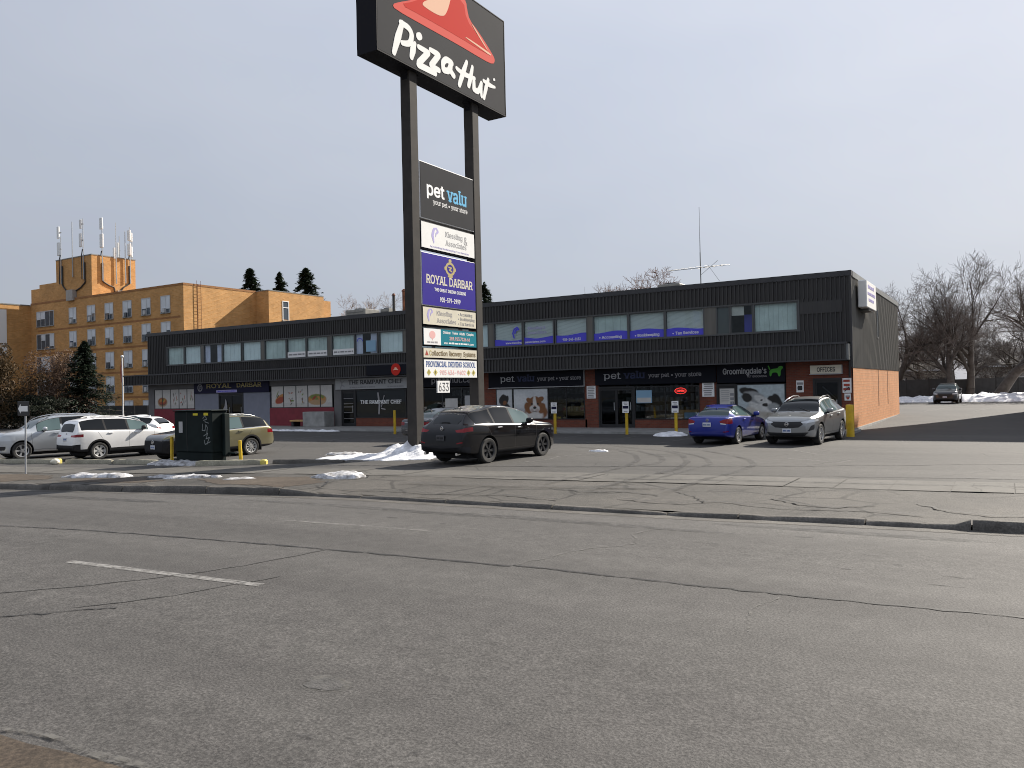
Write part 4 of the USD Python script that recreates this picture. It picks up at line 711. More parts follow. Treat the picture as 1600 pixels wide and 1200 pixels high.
def notice(name, label, x0, x1, z0, z1, rows, red=False, y=YF):
    t, yy = board(name, label, x0, x1, z0, z1, 'white', d=.015, y=y)
    w = x1-x0; r = np.random.default_rng(int(abs(x0)*100)); h = (z1-z0)/(rows*1.7+1)
    obj(t, 'print', cat([bx(x0+w*r.uniform(.08, .2), x1-w*r.uniform(.08, .25), yy-.005, yy-.001, z1-h*(1.7*k+1.6), z1-h*(1.7*k+.7)) for k in range(rows)]), 'food_red' if red else 'mid_grey')
    return t, yy
notice('parking_notice', 'white printed notice on brick pier left of the double door', -18.88, -18.36, 1.62, 2.28, 7)
notice('parking_notice', 'white printed notice on brick pier right of the neon light', -12.66, -12.06, 1.62, 2.30, 6)
notice('parking_notice', 'white printed notice on brick pier right of the black shop window', -30.75, -30.2, 1.42, 2.28, 6)
t, y = notice('accessible_sign', 'small white accessible parking sign on brick left of office door', -8.25, -7.92, 1.76, 2.30, 2); obj(t, 'symbol', front(rect(-8.18, -7.99, 1.86, 2.06), y, .008), 'black')
t, y = notice('arrow_sign', 'white sign with diagonal arrow on the corner right of office door', -6.27, -5.9, 1.70, 2.36, 3, True); obj(t, 'arrow', front(unary_union([stroke([(-6.18, 1.78), (-6.0, 1.95)], .035), stroke([(-6.12, 1.96), (-5.99, 1.96), (-5.99, 1.83)], .03)]), y-.006, .005), 'dark_text')
t, y = notice('arrow_sign', 'smaller white notice hung right under the arrow sign', -6.20, -5.93, 1.36, 1.67, 1); obj(t, 'symbol', front(smoothed([(-6.14, 1.5), (-6.0, 1.53), (-6.0, 1.43), (-6.08, 1.4)], 1), y-.006, .005), 'food_red')
# ---- bollards in front of the shops
def bollard(x, y, h, r, label, sign=False, m='bollard_yellow', lean=0):
    z = gz(x, y); t = thing('bollard', label, 'bollard', (x, y, z))
    p = trimesh.creation.revolve([(0, -.1), (r, -.1), (r, h-.04), (r*.85, h-.01), (0, h)], sections=18); p.apply_translation((x, y, z)); p.vertices[:, 0] += (p.vertices[:, 2]-z)*lean; obj(t, 'post', p, m, smooth=40)
    if sign:
        s = thing('parking_sign', sign, 'sign', (x, y, z+h-.05)); yy = y-r-.012
        obj(s, 'plate', bx(x-.16, x+.16, yy-.012, yy, z+h-.06, z+h+.46), 'white'); obj(s, 'blue_band', bx(x-.135, x+.135, yy-.018, yy-.013, z+h+.14, z+h+.26), 'navy'); obj(s, 'print', cat(bx(x-.1, x+.1, yy-.018, yy-.013, z+h+.38, z+h+.41), bx(x-.06, x+.09, yy-.018, yy-.013, z+h+.31, z+h+.335), bx(x-.09, x+.09, yy-.018, yy-.013, z+h-.01, z+h+.02)), 'mid_grey')
bollard(-18.71, 34.3, 1.05, .07, 'yellow post with sign plate in front of the bulldog poster', 'white parking sign on the yellow post by the bulldog poster')
bollard(-14.97, 34.3, 1.05, .07, 'yellow post with sign plate in front of the double shop door', 'white parking sign on the yellow post before the double door')
bollard(-12.64, 34.4, 1.05, .07, 'yellow post with sign plate just left of the blue sedan', 'white parking sign on the yellow post left of blue sedan')
bollard(-27.38, 32.7, 1.25, .07, 'thin yellow post with orange base left of the pylon sign pole', m='bollard_yellow')
bollard(-5.40, 34.4, 1.28, .155, 'thick yellow bollard guarding the brick building corner')
# planter bench by the black shop
t = thing('planter_bench', 'grey planter box with wooden bench end before the maroon panel', 'planter', (-38.3, 37.4, .1))
obj(t, 'box', rbx(-38.6, -36.7, 37.0, 37.9, .1, 1.05, .02), 'concrete_grey'); obj(t, 'bench_seat', rbx(-39.9, -38.6, 37.1, 37.8, .42, .52, .015), 'planter_wood'); obj(t, 'leg', bx(-39.8, -39.6, 37.15, 37.75, .1, .42), 'black')
# ------------------------------------------------------------------ pylon sign
PX, PYN = -17.29, 21.80
pyl = thing('pylon_sign', 'tall black two pole pylon sign carrying a stack of tenant panels', 'sign', (-17.5, 24, -.05))
for y0 in (21.80, 25.62):
    p = rbx(PX-.41, PX, y0, y0+.43, -.4, 13.35, .02)
    obj(pyl, 'pole', p, 'pole_paint')
    for e in (-1, 1):
        xe = PX-.41 if e < 0 else PX
        obj(pyl, 'base_gusset', conv([(xe, y0+a, -.02) for a in (.17, .21)]+[(xe+.22*e, y0+a, -.02) for a in (.17, .21)]+[(xe, y0+a, .5) for a in (.17, .21)]), 'pole_paint')
    for s in (-1, 1):   # rounded haunch where the pole meets the cabinet
        q = [(0, 13.35), (0, 12.95)]+[(s*.30*(1-math.cos(t)), 12.95+.30*math.sin(t)) for t in np.linspace(0, PI/2, 6)]+[(s*.3, 13.35)]
        yb = y0 if s < 0 else y0+.43
        obj(pyl, 'haunch', trimesh.Trimesh(*(lambda m: (np.c_[PX-.33+m.vertices[:, 2], yb+m.vertices[:, 0], m.vertices[:, 1]], m.faces))(extr(Polygon(q).buffer(0), .25)), process=False), 'cabinet_dark')
cx0, cx1, cy0, cy1, cz0, cz1 = -17.96, -17.115, 19.94, 27.80, 13.24, 17.14
obj(pyl, 'cabinet', cat(bx(cx0, cx1, cy0, cy0+.06, cz0, cz1), bx(cx0, cx1, cy1-.06, cy1, cz0, cz1), bx(cx0, cx1, cy0+.06, cy1-.06, cz0, cz0+.06), bx(cx0, cx1, cy0+.06, cy1-.06, cz1-.06, cz1), bx(cx0+.03, cx0+.06, cy0+.06, cy1-.06, cz0+.06, cz1-.06)), 'cabinet_dark')
obj(pyl, 'cabinet_trim', cat(bx(cx1-.004, cx1+.012, cy0, cy1, cz0, cz0+.035), bx(cx1-.004, cx1+.012, cy0, cy0+.035, cz0+.035, cz1), bx(cx1-.004, cx1+.012, cy1-.035, cy1, cz0+.035, cz1), bx(cx1-.004, cx1+.012, cy0+.035, cy1-.035, cz1-.035, cz1)), 'cabinet_dark')
face = obj(pyl, 'cabinet_face', bx(cx1-.04, cx1, cy0+.05, cy1-.05, cz0+.05, cz1-.05), 'sign_black')
def S(pts): return [(cy0+a, cz0+b) for a, b in pts]
def brush(pts, w0, w1):
    ls = LineString(pts); n = 14; P = [ls.interpolate(t, True) for t in np.linspace(0, 1, n)]; W = np.interp(np.linspace(0, 1, n), np.linspace(0, 1, len(w0)), w0) if np.ndim(w0) else np.linspace(w0, w1, n)
    return unary_union([unary_union([P[k].buffer(W[k]/2, 4), P[k+1].buffer(W[k+1]/2, 4)]).convex_hull for k in range(n-1)])
def curve(pts, n=20):
    t = np.arange(len(pts)); from_ = PchipInterpolator(t, np.array(pts)); return [tuple(p) for p in from_(np.linspace(0, len(pts)-1, n))]
LT = dict(P=([(1.32, 1.36), (1.1, .84), (.85, .2)], (.20, .30, .20)), P2=([(1.24, 1.34), (1.59, 1.33), (1.82, 1.14), (1.72, .84), (1.3, .68)], (.2, .24, .18)), dot=([(2.19, 1.22), (2.27, 1.26)], (.26, .26)), i=([(1.98, .90), (1.86, .62), (1.78, .36)], (.16, .30, .2)),
          z1=([(2.19, .86), (2.74, .84), (2.1, .23), (3.11, .24)], (.18, .24, .24, .22)), z2=([(2.86, .99), (3.36, .98), (2.86, .42), (3.34, .42)], (.18, .24, .24, .2)),
          H1=([(5.11, 1.31), (4.83, .77), (4.6, .29)], (.17, .26, .2)), H2=([(5.49, 1.25), (5.35, .81), (5.21, .45)], (.16, .24, .2)), Hb=([(4.45, .86), (4.94, .80), (5.62, .86)], (.16, .2, .14)), u=([(5.57, .76), (5.57, .43), (5.79, .41), (6.09, .82)], (.18, .24, .2, .18)), u2=([(6.09, .82), (6.05, .56), (6.09, .31)], (.18, .2, .16)),
          t=([(6.58, 1.11), (6.38, .66), (6.25, .29)], (.16, .22, .16)), tb=([(6.25, .97), (6.67, .93), (7.05, .96)], (.14, .2, .1)), R=([(6.99, 1.24), (7.04, 1.26)], (.1, .1)))
ink = []
for kx, (pts, wd) in LT.items():
    if kx == 'R': obj(pyl, 'trade_mark', side(brush(S(pts), wd, 0), cx1, .012), 'white_gloss'); continue
    ink.append(brush(S(pts if kx in ('z1', 'z2') else curve(pts)), wd, 0))
ink.append(LineString(S(curve([(4.13, .94), (3.85, .97), (3.59, .74), (3.63, .53), (3.9, .58), (4.09, .9), (4.05, .69), (4.24, .52)], 40))).buffer(.115, 4))
for g in unary_union(ink).geoms: obj(pyl, 'script_letter', side(g, cx1, .012), 'white_gloss')
hat = smoothed(S([(.82, 1.80), (.95, 1.68), (2.53, 1.72), (4.55, 1.78), (6.35, 1.79), (6.95, 1.84), (7.12, 2.03), (6.99, 2.21), (6.0, 2.76), (5.36, 3.0), (5.22, 3.35), (5.16, 3.62), (4.9, 3.74), (3.3, 3.74), (3.0, 3.6), (2.75, 2.95), (1.92, 2.38), (1.2, 2.02)]), 1)
obj(pyl, 'hat_brim', side(hat, cx1, .008), 'pizza_pink')
obj(pyl, 'hat_crown', side(smoothed(S([(1.2, 1.95), (2.4, 2.02), (4.5, 2.08), (6.5, 2.10), (6.75, 2.16), (5.9, 2.62), (5.15, 2.92), (5.0, 3.6), (3.4, 3.62), (2.9, 2.95), (2.0, 2.36)]), 1), cx1+.008, .004), 'pizza_red')
obj(pyl, 'hat_highlight', side(smoothed(S([(2.3, 2.42), (2.9, 2.38), (3.5, 2.42), (3.85, 2.6), (4.2, 3.4), (4.1, 3.6), (3.5, 3.6), (3.05, 2.9)]), 2), cx1+.012, .004), 'pizza_pale')
obj(pyl, 'hat_highlight', side(unary_union([smoothed(S([(5.0, 2.22), (5.9, 2.17), (6.76, 2.11), (6.85, 2.2), (6.02, 2.24), (5.14, 2.26)]), 1), smoothed(S([(5.45, 2.9), (6.45, 2.30), (6.66, 2.24), (5.62, 2.88)]), 1)]), cx1+.0125, .004), 'pizza_pale')
def panel(z0, z1, m, frame='white', f=.03):
    h = holder(pyl, 'tenant_panel')
    obj(h, 'box', rbx(PX-.30, PX-.012, 22.26, 25.58, z0, z1, .015), 'cabinet_dark' if frame != 'white' else 'white')
    obj(h, 'face', bx(PX-.02, PX+.004, 22.26+f, 25.58-f, z0+f, z1-f), m)
    return h
L = 22.27
def pt(h, nm, poly, m, d=.004, k=0): obj(h, nm, side(poly, PX+.004+k*.003, d), m)
h = panel(8.24, 10.25, 'sign_black', 'white', .035)
pt(h, 'lettering', fit('pet', L+.38, L+1.42, 9.13, .46, True, True), 'white'); pt(h, 'lettering', fit('valu', L+1.55, L+2.85, 9.11, .50, True, True), 'cyan_valu'); pt(h, 'lettering', fit('your pet \u2022 your store', L+.72, L+2.86, 8.84, .17, False, True), 'white')
def swirl(x, z, s): return unary_union([brush([(x+.30*s, z+.45*s), (x+.05*s, z+.36*s), (x-.10*s, z), (x+.02*s, z-.42*s)], (.06*s, .2*s, .22*s, .08*s), 0), brush([(x+.3*s, z+.45*s), (x+.42*s, z+.25*s), (x+.24*s, z+.12*s), (x+.2*s, z-.05*s)], (.05*s, .16*s, .12*s, .04*s), 0)])
h = panel(7.19, 8.15, 'white_gloss', 'cabinet_dark')
pt(h, 'swirl_logo', swirl(L+.72, 7.72, .62), 'lilac'); pt(h, 'lettering', unary_union([fit('Kiessling', L+1.42, L+2.52, 7.77, .19, False, True), fit('&', L+2.6, L+2.82, 7.64, .30), fit('Associates', L+1.42, L+2.75, 7.46, .19, False, True)]), 'mid_grey'); pt(h, 'small_print', fit('Accounting Bookkeeping Tax Services', L+.5, L+2.9, 7.28, .07), 'lilac')
h = panel(5.19, 7.06, 'purple', 'white', .025)
pt(h, 'lettering', fit('ROYAL DARBAR', L+.22, L+3.12, 5.99, .30, True, True), 'cream'); pt(h, 'lettering', fit('THE GREAT INDIAN CUISINE', L+.7, L+2.65, 5.74, .11, True), 'white'); pt(h, 'lettering', fit('905-579-2999', L+1.02, L+2.28, 5.38, .16, True), 'white')
ec = (L+1.68, 6.62); pt(h, 'emblem', unary_union([ell(*ec, .30, .25).difference(ell(*ec, .2, .165)), stroke([(ec[0]-.1, ec[1]+.06), (ec[0]+.08, ec[1]+.05), (ec[0]-.05, ec[1]-.04), (ec[0]+.1, ec[1]-.08)], .05), ell(ec[0], ec[1]+.30, .09, .07), ell(ec[0]-.3, ec[1], .06, .07), ell(ec[0]+.3, ec[1], .06, .07), ell(ec[0], ec[1]-.27, .16, .05)]), 'gold')
h = panel(4.50, 5.16, 'cream', 'cabinet_dark')
pt(h, 'swirl_logo', swirl(L+.34, 4.86, .5), 'lilac'); pt(h, 'lettering', unary_union([fit('Kiessling', L+.8, L+1.75, 4.88, .16, False, True), fit('Associates', L+.8, L+1.98, 4.62, .16, False, True)]), 'grey_text'); pt(h, 'small_print', unary_union([fit('\u2022 Accounting', L+2.12, L+3.05, 4.95, .11, False, True), fit('\u2022 Bookkeeping', L+2.12, L+3.2, 4.78, .11, False, True), fit('\u2022 Tax Services', L+2.12, L+3.15, 4.60, .11, False, True)]), 'mid_grey')
h = panel(3.78, 4.42, 'teal', 'cabinet_dark')
pt(h, 'white_field', rect(L+.03, L+1.02, 3.815, 4.385), 'white'); pt(h, 'tree_logo', unary_union([ell(L+.52, 4.17, .18, .14), rect(L+.5, L+.54, 3.98, 4.12)]), 'pink_text', k=1); pt(h, 'small_print', scribble(L+.22, L+.82, 3.87, .08), 'grey_text', k=1)
pt(h, 'lettering', fit('Children   Teens   Adults   Couples', L+1.15, L+3.1, 4.24, .09, True), 'white'); pt(h, 'lettering', fit('289.923.7126 66', L+1.55, L+2.85, 4.02, .12, True), 'pink_text'); pt(h, 'lettering', unary_union([fit('www.', L+1.2, L+1.45, 3.87, .08, True), scribble(L+1.5, L+2.75, 3.87, .08), fit('.com', L+2.8, L+3.1, 3.87, .08, True)]), 'white')
h = panel(3.34, 3.71, 'cream', 'cabinet_dark', .02)
pt(h, 'lettering', fit('ollection', L+.47, L+1.40, 3.44, .17, True), 'brown_text'); pt(h, 'lettering', fit('C', L+.33, L+.46, 3.44, .17, True), 'gold'); pt(h, 'lettering', fit('Recovery', L+1.5, L+2.3, 3.44, .17, True), 'brown_text'); pt(h, 'lettering', fit('Systems', L+2.4, L+3.2, 3.44, .17, True), 'brown_text'); pt(h, 'triangle_logo', Polygon([(L+.08, 3.44), (L+.28, 3.44), (L+.18, 3.62)]), 'food_red')
h = panel(2.63, 3.32, 'white_gloss', 'cabinet_dark')
pt(h, 'lettering', fit('PROVINCIAL DRIVING SCHOOL', L+.12, L+3.18, 3.04, .19, True, True), 'blue_text'); pt(h, 'lettering', fit('905 436-9402', L+.92, L+2.52, 2.76, .16, True), 'pink_text')
for x in (.28, .66, 2.72, 3.05): pt(h, 'road_symbol', Polygon([(L+x-.12, 2.84), (L+x, 2.72), (L+x+.12, 2.84), (L+x, 2.96)]), 'yellow'); pt(h, 'symbol_mark', rect(L+x-.015, L+x+.015, 2.8, 2.9), 'dark_text', k=1)
h = holder(pyl, 'number_panel'); obj(h, 'plate', bx(PX-.05, PX+.0, 23.05, 23.78, 2.11, 2.54), 'white'); obj(h, 'lettering', side(fit('633', 23.12, 23.71, 2.17, .30, False), PX, .004), 'dark_text'); obj(h, 'hanger', cat(bx(PX-.04, PX-.02, 23.15, 23.18, 2.54, 2.64), bx(PX-.04, PX-.02, 23.65, 23.68, 2.54, 2.64)), 'frame_grey')

# ------------------------------------------------------------------ green utility box, bollards, stops, one way sign
bxX0, bxX1, bxY0, bxY1 = -25.75, -23.69, 18.45, 19.12; bz = gz(-24.7, 19)
t = thing('utility_box', 'dark green metal transformer box with faint graffiti scrawl and yellow stickers', 'utility box', (-24.7, 19.2, bz), rotz=0)
obj(t, 'cabinet', rbx(bxX0, bxX1, bxY0, bxY1, bz+.42, bz+1.86, .03), 'box_green'); obj(t, 'base', rbx(bxX0+.04, bxX1-.04, bxY0+.03, bxY1-.04, bz-.2, bz+.415, .02), 'box_green'); obj(t, 'lid', rbx(bxX0-.04, bxX1+.05, bxY0-.05, bxY1+.03, bz+1.865, bz+1.91, .02), 'box_green')
obj(t, 'side_housing', rbx(bxX1+.005, bxX1+.16, bxY0+.42, bxY1-.02, bz+.25, bz+1.78, .02), 'box_green'); obj(t, 'door_seam', bx(-25.05, -25.03, bxY0-.006, bxY0+.01, bz+.44, bz+1.84), 'black'); obj(t, 'hinge_bar', bx(bxX1+.1, bxX1+.5, bxY1-.1, bxY1-.0, bz+.34, bz+.40), 'box_green')
obj(t, 'label_plate', bx(-25.48, -25.27, bxY0-.01, bxY0-.002, bz+1.10, bz+1.50), 'sign_grey'); obj(t, 'warning_sticker', bx(-24.68, -24.42, bxY0-.01, bxY0-.002, bz+1.72, bz+1.80), 'sticker_yellow'); obj(t, 'warning_sticker', bx(-24.1, -23.86, bxY0-.01, bxY0-.002, bz+1.72, bz+1.81), 'sticker_yellow')
obj(t, 'graffiti', front(unary_union([stroke(p, .022) for p in ([(-24.15, bz+1.62), (-24.02, bz+1.72), (-23.95, bz+1.58), (-24.12, bz+1.55)], [(-24.18, bz+1.42), (-24.2, bz+1.2), (-24.05, bz+1.18), (-24.0, bz+1.4), (-23.92, bz+1.3), (-23.95, bz+1.1)], [(-24.12, bz+1.0), (-23.9, bz+1.1), (-24.0, bz+.9), (-23.82, bz+.95), (-23.95, bz+.72)], [(-24.1, bz+.85), (-24.05, bz+.7), (-23.78, bz+.8)], [(-24.05, bz+1.5), (-23.85, bz+1.45)])]), bxY0, .003), 'graffiti')
bollard(-26.0, 18.5, .98, .06, 'yellow bollard at the left front corner of the green box', lean=.02)
bollard(-22.75, 18.9, .80, .06, 'yellow bollard right of the green box before the tan wagon', lean=-.05)
def wheel_stop(x0, y0, x1, y1, label, h=.17, m='stop_concrete', end=None):
    cx, cy = (x0+x1)/2, (y0+y1)/2; a = math.atan2(y1-y0, x1-x0); Ln = math.hypot(x1-x0, y1-y0); z = gz(cx, cy)
    t = thing('parking_stop', label, 'parking stop', (cx, cy, z), a); r = np.random.default_rng(int(abs(x0)*100))
    P = [(-.11, -.05), (-.105, h*.6), (-.07, h), (.07, h), (.105, h*.6), (.11, -.05)]; xs = np.linspace(-Ln/2, Ln/2, 12); V = []
    for q, x in enumerate(xs):
        e = .82 if q in (0, 11) else 1
        V += [(x, p[0]*e+r.normal(0, .004), p[1]*(e if p[1] > 0 else 1)+r.normal(0, .005)) for p in P]
    n = len(P); V = np.array(V); F = [(i*n+j, (i+1)*n+j, (i+1)*n+(j+1) % n) for i in range(11) for j in range(n)]+[(i*n+j, (i+1)*n+(j+1) % n, i*n+(j+1) % n) for i in range(11) for j in range(n)]
    F += [(0, j+1, j) for j in range(1, n-1)]+[(11*n, 11*n+j, 11*n+j+1) for j in range(1, n-1)]
    def flip(F): return np.array(F)[:, ::-1]
    obj(t, 'stop', trimesh.Trimesh(V, flip(F), process=False), m, smooth=30, world=False)
    if end: obj(t, 'painted_end', rbx(end*Ln/2-.20, end*Ln/2+.03, -.12, .12, -.05, h+.015, .05), 'yellow', world=False)
wheel_stop(-35.2, 16.6, -31.6, 17.55, 'long weathered concrete stop in front of silver wagon, yellow tipped right end', end=1)
wheel_stop(-31.2, 17.6, -28.9, 18.05, 'weathered concrete stop under the white crossover rear bumper')
wheel_stop(-28.5, 17.9, -26.2, 18.15, 'weathered concrete stop left of the green box')
wheel_stop(-23.6, 17.75, -21.2, 18.65, 'concrete stop right of the green box with bright yellow end', end=1)
wheel_stop(-21.1, 18.9, -18.5, 19.5, 'dark worn concrete stop left of the snow heap', h=.12, m='kerb_concrete')
sx, sy = -27.8, 14.3; sz = gz(sx, sy)
t = thing('one_way_sign', 'thin metal post with small black and white arrow plate by the kerb', 'street sign', (sx, sy, sz))
obj(t, 'post', tubes([(sx, sy, sz-.1, sx+.06, sy, sz+2.35, .03, .03)], 8), 'galv')
pc = np.array([sx+.03, sy-.04]); obj(t, 'plate', rbx(sx-.33, sx+.37, sy-.06, sy-.04, sz+1.93, sz+2.42, .01), 'black'); obj(t, 'arrow', front(Polygon([(sx-.28, sz+2.17), (sx-.12, sz+2.33), (sx-.12, sz+2.26), (sx+.31, sz+2.26), (sx+.31, sz+2.08), (sx-.12, sz+2.08), (sx-.12, sz+2.01)]), sy-.06, .006), 'white')
t = thing('yellow_litter', 'crumpled pale yellow bag lying on the end of the long concrete stop', 'litter', (-31.45, 17.5, -.16)); b = trimesh.creation.icosphere(2, 1.0); b.vertices *= (1+.35*(meshkit.noise(b.vertices*2.2)-.5)[:, None])*np.array([.22, .14, .12]); b.apply_translation((-31.3, 17.2, gz(-31, 17.4)+.1)); obj(t, 'bag', b, 'cream', smooth=50)

# ------------------------------------------------------------------ tan brick institution with roof antennas
hz = -.3
HX0, HX1, HY0, HY1, HT = -114.6, -81.61, 60.0, 70.69, 15.55
hosp = thing('brick_institution', 'tan brick four storey block with rows of curtained windows', 'building', (-98, 70, 0))
obj(hosp, 'main_block', bx(HX0, HX1, HY0, 84, hz-1, HT-.25), 'brick_tan'); obj(hosp, 'parapet', cat(bx(HX0, HX1+.03, HY0-.03, HY0+.35, HT-.25, HT), bx(HX1-.32, HX1+.03, HY0+.35, HY1, HT-.25, HT)), 'brick_tan_band')
obj(hosp, 'rear_wing', bx(HX1+.002, -79.3, HY1, 80.3, hz-1, HT-.12), 'brick_tan'); obj(hosp, 'wing_coping', bx(HX1+.03, -79.27, HY1-.03, 80.33, HT-.12, HT-.02), 'roof_metal')
obj(hosp, 'left_wing', bx(-134, HX0-.002, 46, 62, hz-1, 15.2), 'brick_tan'); obj(hosp, 'wing_coping', bx(-134, HX0+.04, 45.96, 59.96, 15.2, 15.35), 'roof_metal')
obj(hosp, 'stair_block', bx(-118.8, -113.2, 62.3, 70, 15.0, 18.0), 'brick_tan')
obj(hosp, 'penthouse', bx(-100.5-8.2, -100.46, 60.3, 66.45, HT-.24, 20.85), 'brick_tan'); obj(hosp, 'penthouse_coping', bx(-108.75, -100.42, 60.27, 66.49, 20.85, 20.98), 'roof_metal')
obj(hosp, 'penthouse_low', bx(-112.9, -108.72, 60.32, 66.4, HT-.24, 18.0), 'brick_tan')
obj(hosp, 'wall_mural', bx(HX0+.004, HX0+.05, 47.0, 56.8, 8.3, 14.5), 'white'); obj(hosp, 'mural_figure', side(smoothed([(50, 8.4), (53.5, 8.4), (55.8, 9.4), (55.6, 11.2), (54.2, 10.9), (52, 9.8)], 2), HX0+.05, .01), 'banner_blue'); obj(hosp, 'mural_face', side(ell(54.9, 11.9, .8, .9), HX0+.06, .01), 'pink_text')
cols = [(-84.95, 1.72), (-88.72, 1.72), (-92.5, 1.72), (-96.3, 1.72), (-100.2, 1.72), (-104.4, 1.6), (-111.0, 4.2)]
rh_ = np.random.default_rng(9)
for r_, zt in enumerate((14.25, 11.15, 8.05, 4.95, 1.9)):
    for c_, (xc, wd) in enumerate(cols):
        zb = zt-2.0; w = holder(hosp, 'window'); a, b = xc-wd/2, xc+wd/2; y = HY0
        big = wd > 3
        obj(w, 'recess', bx(a, b, y-.004, y+.02, zb, zt), 'hosp_dark')
        fr = [bx(a-.05, a+.04, y-.05, y-.005, zb, zt), bx(b-.04, b+.05, y-.05, y-.005, zb, zt), bx(a, b, y-.052, y-.005, zt-.06, zt+.04)]+[bx(x-.03, x+.03, y-.048, y-.005, zb, zt-.06) for x in (np.linspace(a, b, 5)[1:-1] if big else [xc+.1])]
        obj(w, 'frame', cat(fr), 'alu'); obj(w, 'sill', bx(a-.06, b+.06, y-.12, y+.0, zb-.1, zb), 'concrete_grey')
        if not big:
            obj(w, 'curtain', bx(a+.05, xc+.06, y-.03, y-.008, zb+(.75 if rh_.random() < .8 else .1), zt-.06), 'hosp_curtain'); obj(w, 'curtain', bx(xc+.14, b-.05, y-.03, y-.008, zb+rh_.uniform(.2, 1.1), zt-.06), 'hosp_curtain')
            obj(w, 'air_conditioner', bx(xc-.35, xc+.08, y-.25, y-.01, zb+.02, zb+.55), 'hosp_dark' if rh_.random() < .6 else 'alu')
        else:
            for k in range(4):
                if rh_.random() < .65: obj(w, 'curtain', bx(a+.06+k*wd/4, a-.06+(k+1)*wd/4, y-.03, y-.008, zb+rh_.uniform(.1, 1.2), zt-.06), 'hosp_curtain')
    obj(hosp, 'spandrel_band', bx(-112.8, HX1-.6, HY0-.003, HY0, zt-2.75, zt-2.5), 'brick_tan_band')
w = holder(hosp, 'window'); obj(w, 'recess', bx(-79.32, -79.29, 73.0, 73.9, 11.9, 14.2), 'hosp_dark'); obj(w, 'frame', cat(bx(-79.3, -79.24, 72.9, 73.0, 11.8, 14.3), bx(-79.3, -79.24, 73.9, 74.0, 11.8, 14.3), bx(-79.3, -79.24, 73.0, 73.9, 14.2, 14.3), bx(-79.3, -79.24, 73.0, 73.9, 13.4, 13.5)), 'white'); obj(w, 'sill', bx(-79.3, -79.16, 72.85, 74.05, 11.68, 11.8), 'concrete_grey')
obj(hosp, 'ladder', cat(*[tubes([(HX1+.15, y, hz, HX1+.15, y, HT+.4, .03, .03)], 4) for y in (61.75, 62.3)], tubes([(HX1+.15, 61.75, z, HX1+.15, 62.3, z, .02, .02) for z in np.arange(3, 15.5, .4)], 3)), 'rust')
obj(hosp, 'cable_run', tubes([(-107, 60.2, 20, -107, 60.2, 17.4, .09, .09), (-107, 60.2, 17.4, -106.2, 60.2, 16.7, .09, .09), (-106.2, 60.2, 16.7, -104.6, 60.2, 16.5, .09, .09), (-101.8, 60.2, 20, -101.8, 60.2, 17.4, .09, .09), (-101.8, 60.2, 17.4, -102.8, 60.2, 16.8, .09, .09), (-102.8, 60.2, 16.8, -104.2, 60.2, 16.4, .09, .09),
    (-100.38, 61.8, 20, -100.38, 61.8, 17.5, .09, .09), (-100.38, 61.8, 17.5, -100.38, 62.6, 17.1, .09, .09), (-100.38, 62.6, 17.1, -100.38, 63.3, 16.9, .09, .09), (-100.38, 63.3, 16.9, -100.38, 63.5, 16.0, .09, .09), (-100.38, 65.5, 20, -100.38, 65.5, 17.6, .09, .09), (-100.38, 65.5, 17.6, -100.38, 64.6, 17.0, .09, .09), (-100.38, 64.6, 17.0, -100.38, 64.2, 16.4, .09, .09)], 6), 'cable')
obj(hosp, 'cable_box', bx(-105.4, -103.9, 59.7, 60.28, 15.2, 16.6), 'siding'); obj(hosp, 'cable_box', bx(-100.4, -100.0, 63.6, 64.8, 15.9, 16.5), 'siding')
def mast(x, y, z0, z1, panels, label, ladder=False):
    t = thing('antenna_mast', label, 'antenna', (x, y, z0)); obj(t, 'pole', tubes([(x, y, z0, x, y, z1, .085, .05)], 6), 'galv')
    for k, (a, b, dx, wd) in enumerate(panels): obj(t, 'antenna_panel', rbx(x+dx-wd/2, x+dx+wd/2, y-.28, y-.06, a, b, .05), 'antenna_white'); obj(t, 'bracket', bx(x+min(dx, 0), x+max(dx, .02), y-.10, y+.1, (a+b)/2-.05, (a+b)/2+.05), 'frame_grey')
    if ladder: obj(t, 'cable_bundle', tubes([(x-.25, y-.1, z0, x-.25, y-.1, z0+3.2, .06, .06), (x-.25, y-.1, z0+3.2, x, y-.1, z0+3.9, .06, .06)], 5), 'cable')
mast(-107.2, 60.15, 17.6, 24.0, [(21.4, 23.2, -.25, .45), (23.7, 25.3, -.25, .42)], 'leftmost roof mast with two white panels one above the other', True)
mast(-104.5, 60.15, 18.3, 25.6, [], 'bare thin pole on the shaded penthouse face')
mast(-102.0, 60.15, 17.8, 25.7, [(22.0, 23.8, -.3, .45), (24.4, 25.6, -.25, .35)], 'mast with two slim white panels near the penthouse corner', True)
mast(-100.3, 61.7, 17.6, 25.6, [(21.9, 23.7, .15, .65), (24.3, 25.8, .12, .6)], 'mast with two broad white panels right of penthouse corner', True)
mast(-100.3, 63.6, 17.4, 25.5, [(20.7, 22.2, -.15, .35)], 'thin mast with short white panel in middle of sunlit face')
mast(-102.5, 65.5, 20.9, 24.3, [(21.2, 23.4, -.1, .25)], 'short lattice like mast behind the middle of the penthouse')
mast(-100.3, 64.9, 17.6, 24.6, [], 'short bare pole between middle and right hand masts')
mast(-100.3, 65.6, 17.6, 25.2, [(21.4, 23.0, .1, .65), (23.4, 24.8, .1, .6)], 'right hand mast with two pairs of white panels', True)
mast(-100.9, 66.3, 20.9, 24.7, [(21.3, 22.7, .15, .35), (23.4, 24.6, .12, .35)], 'rearmost mast just behind the right hand panels')
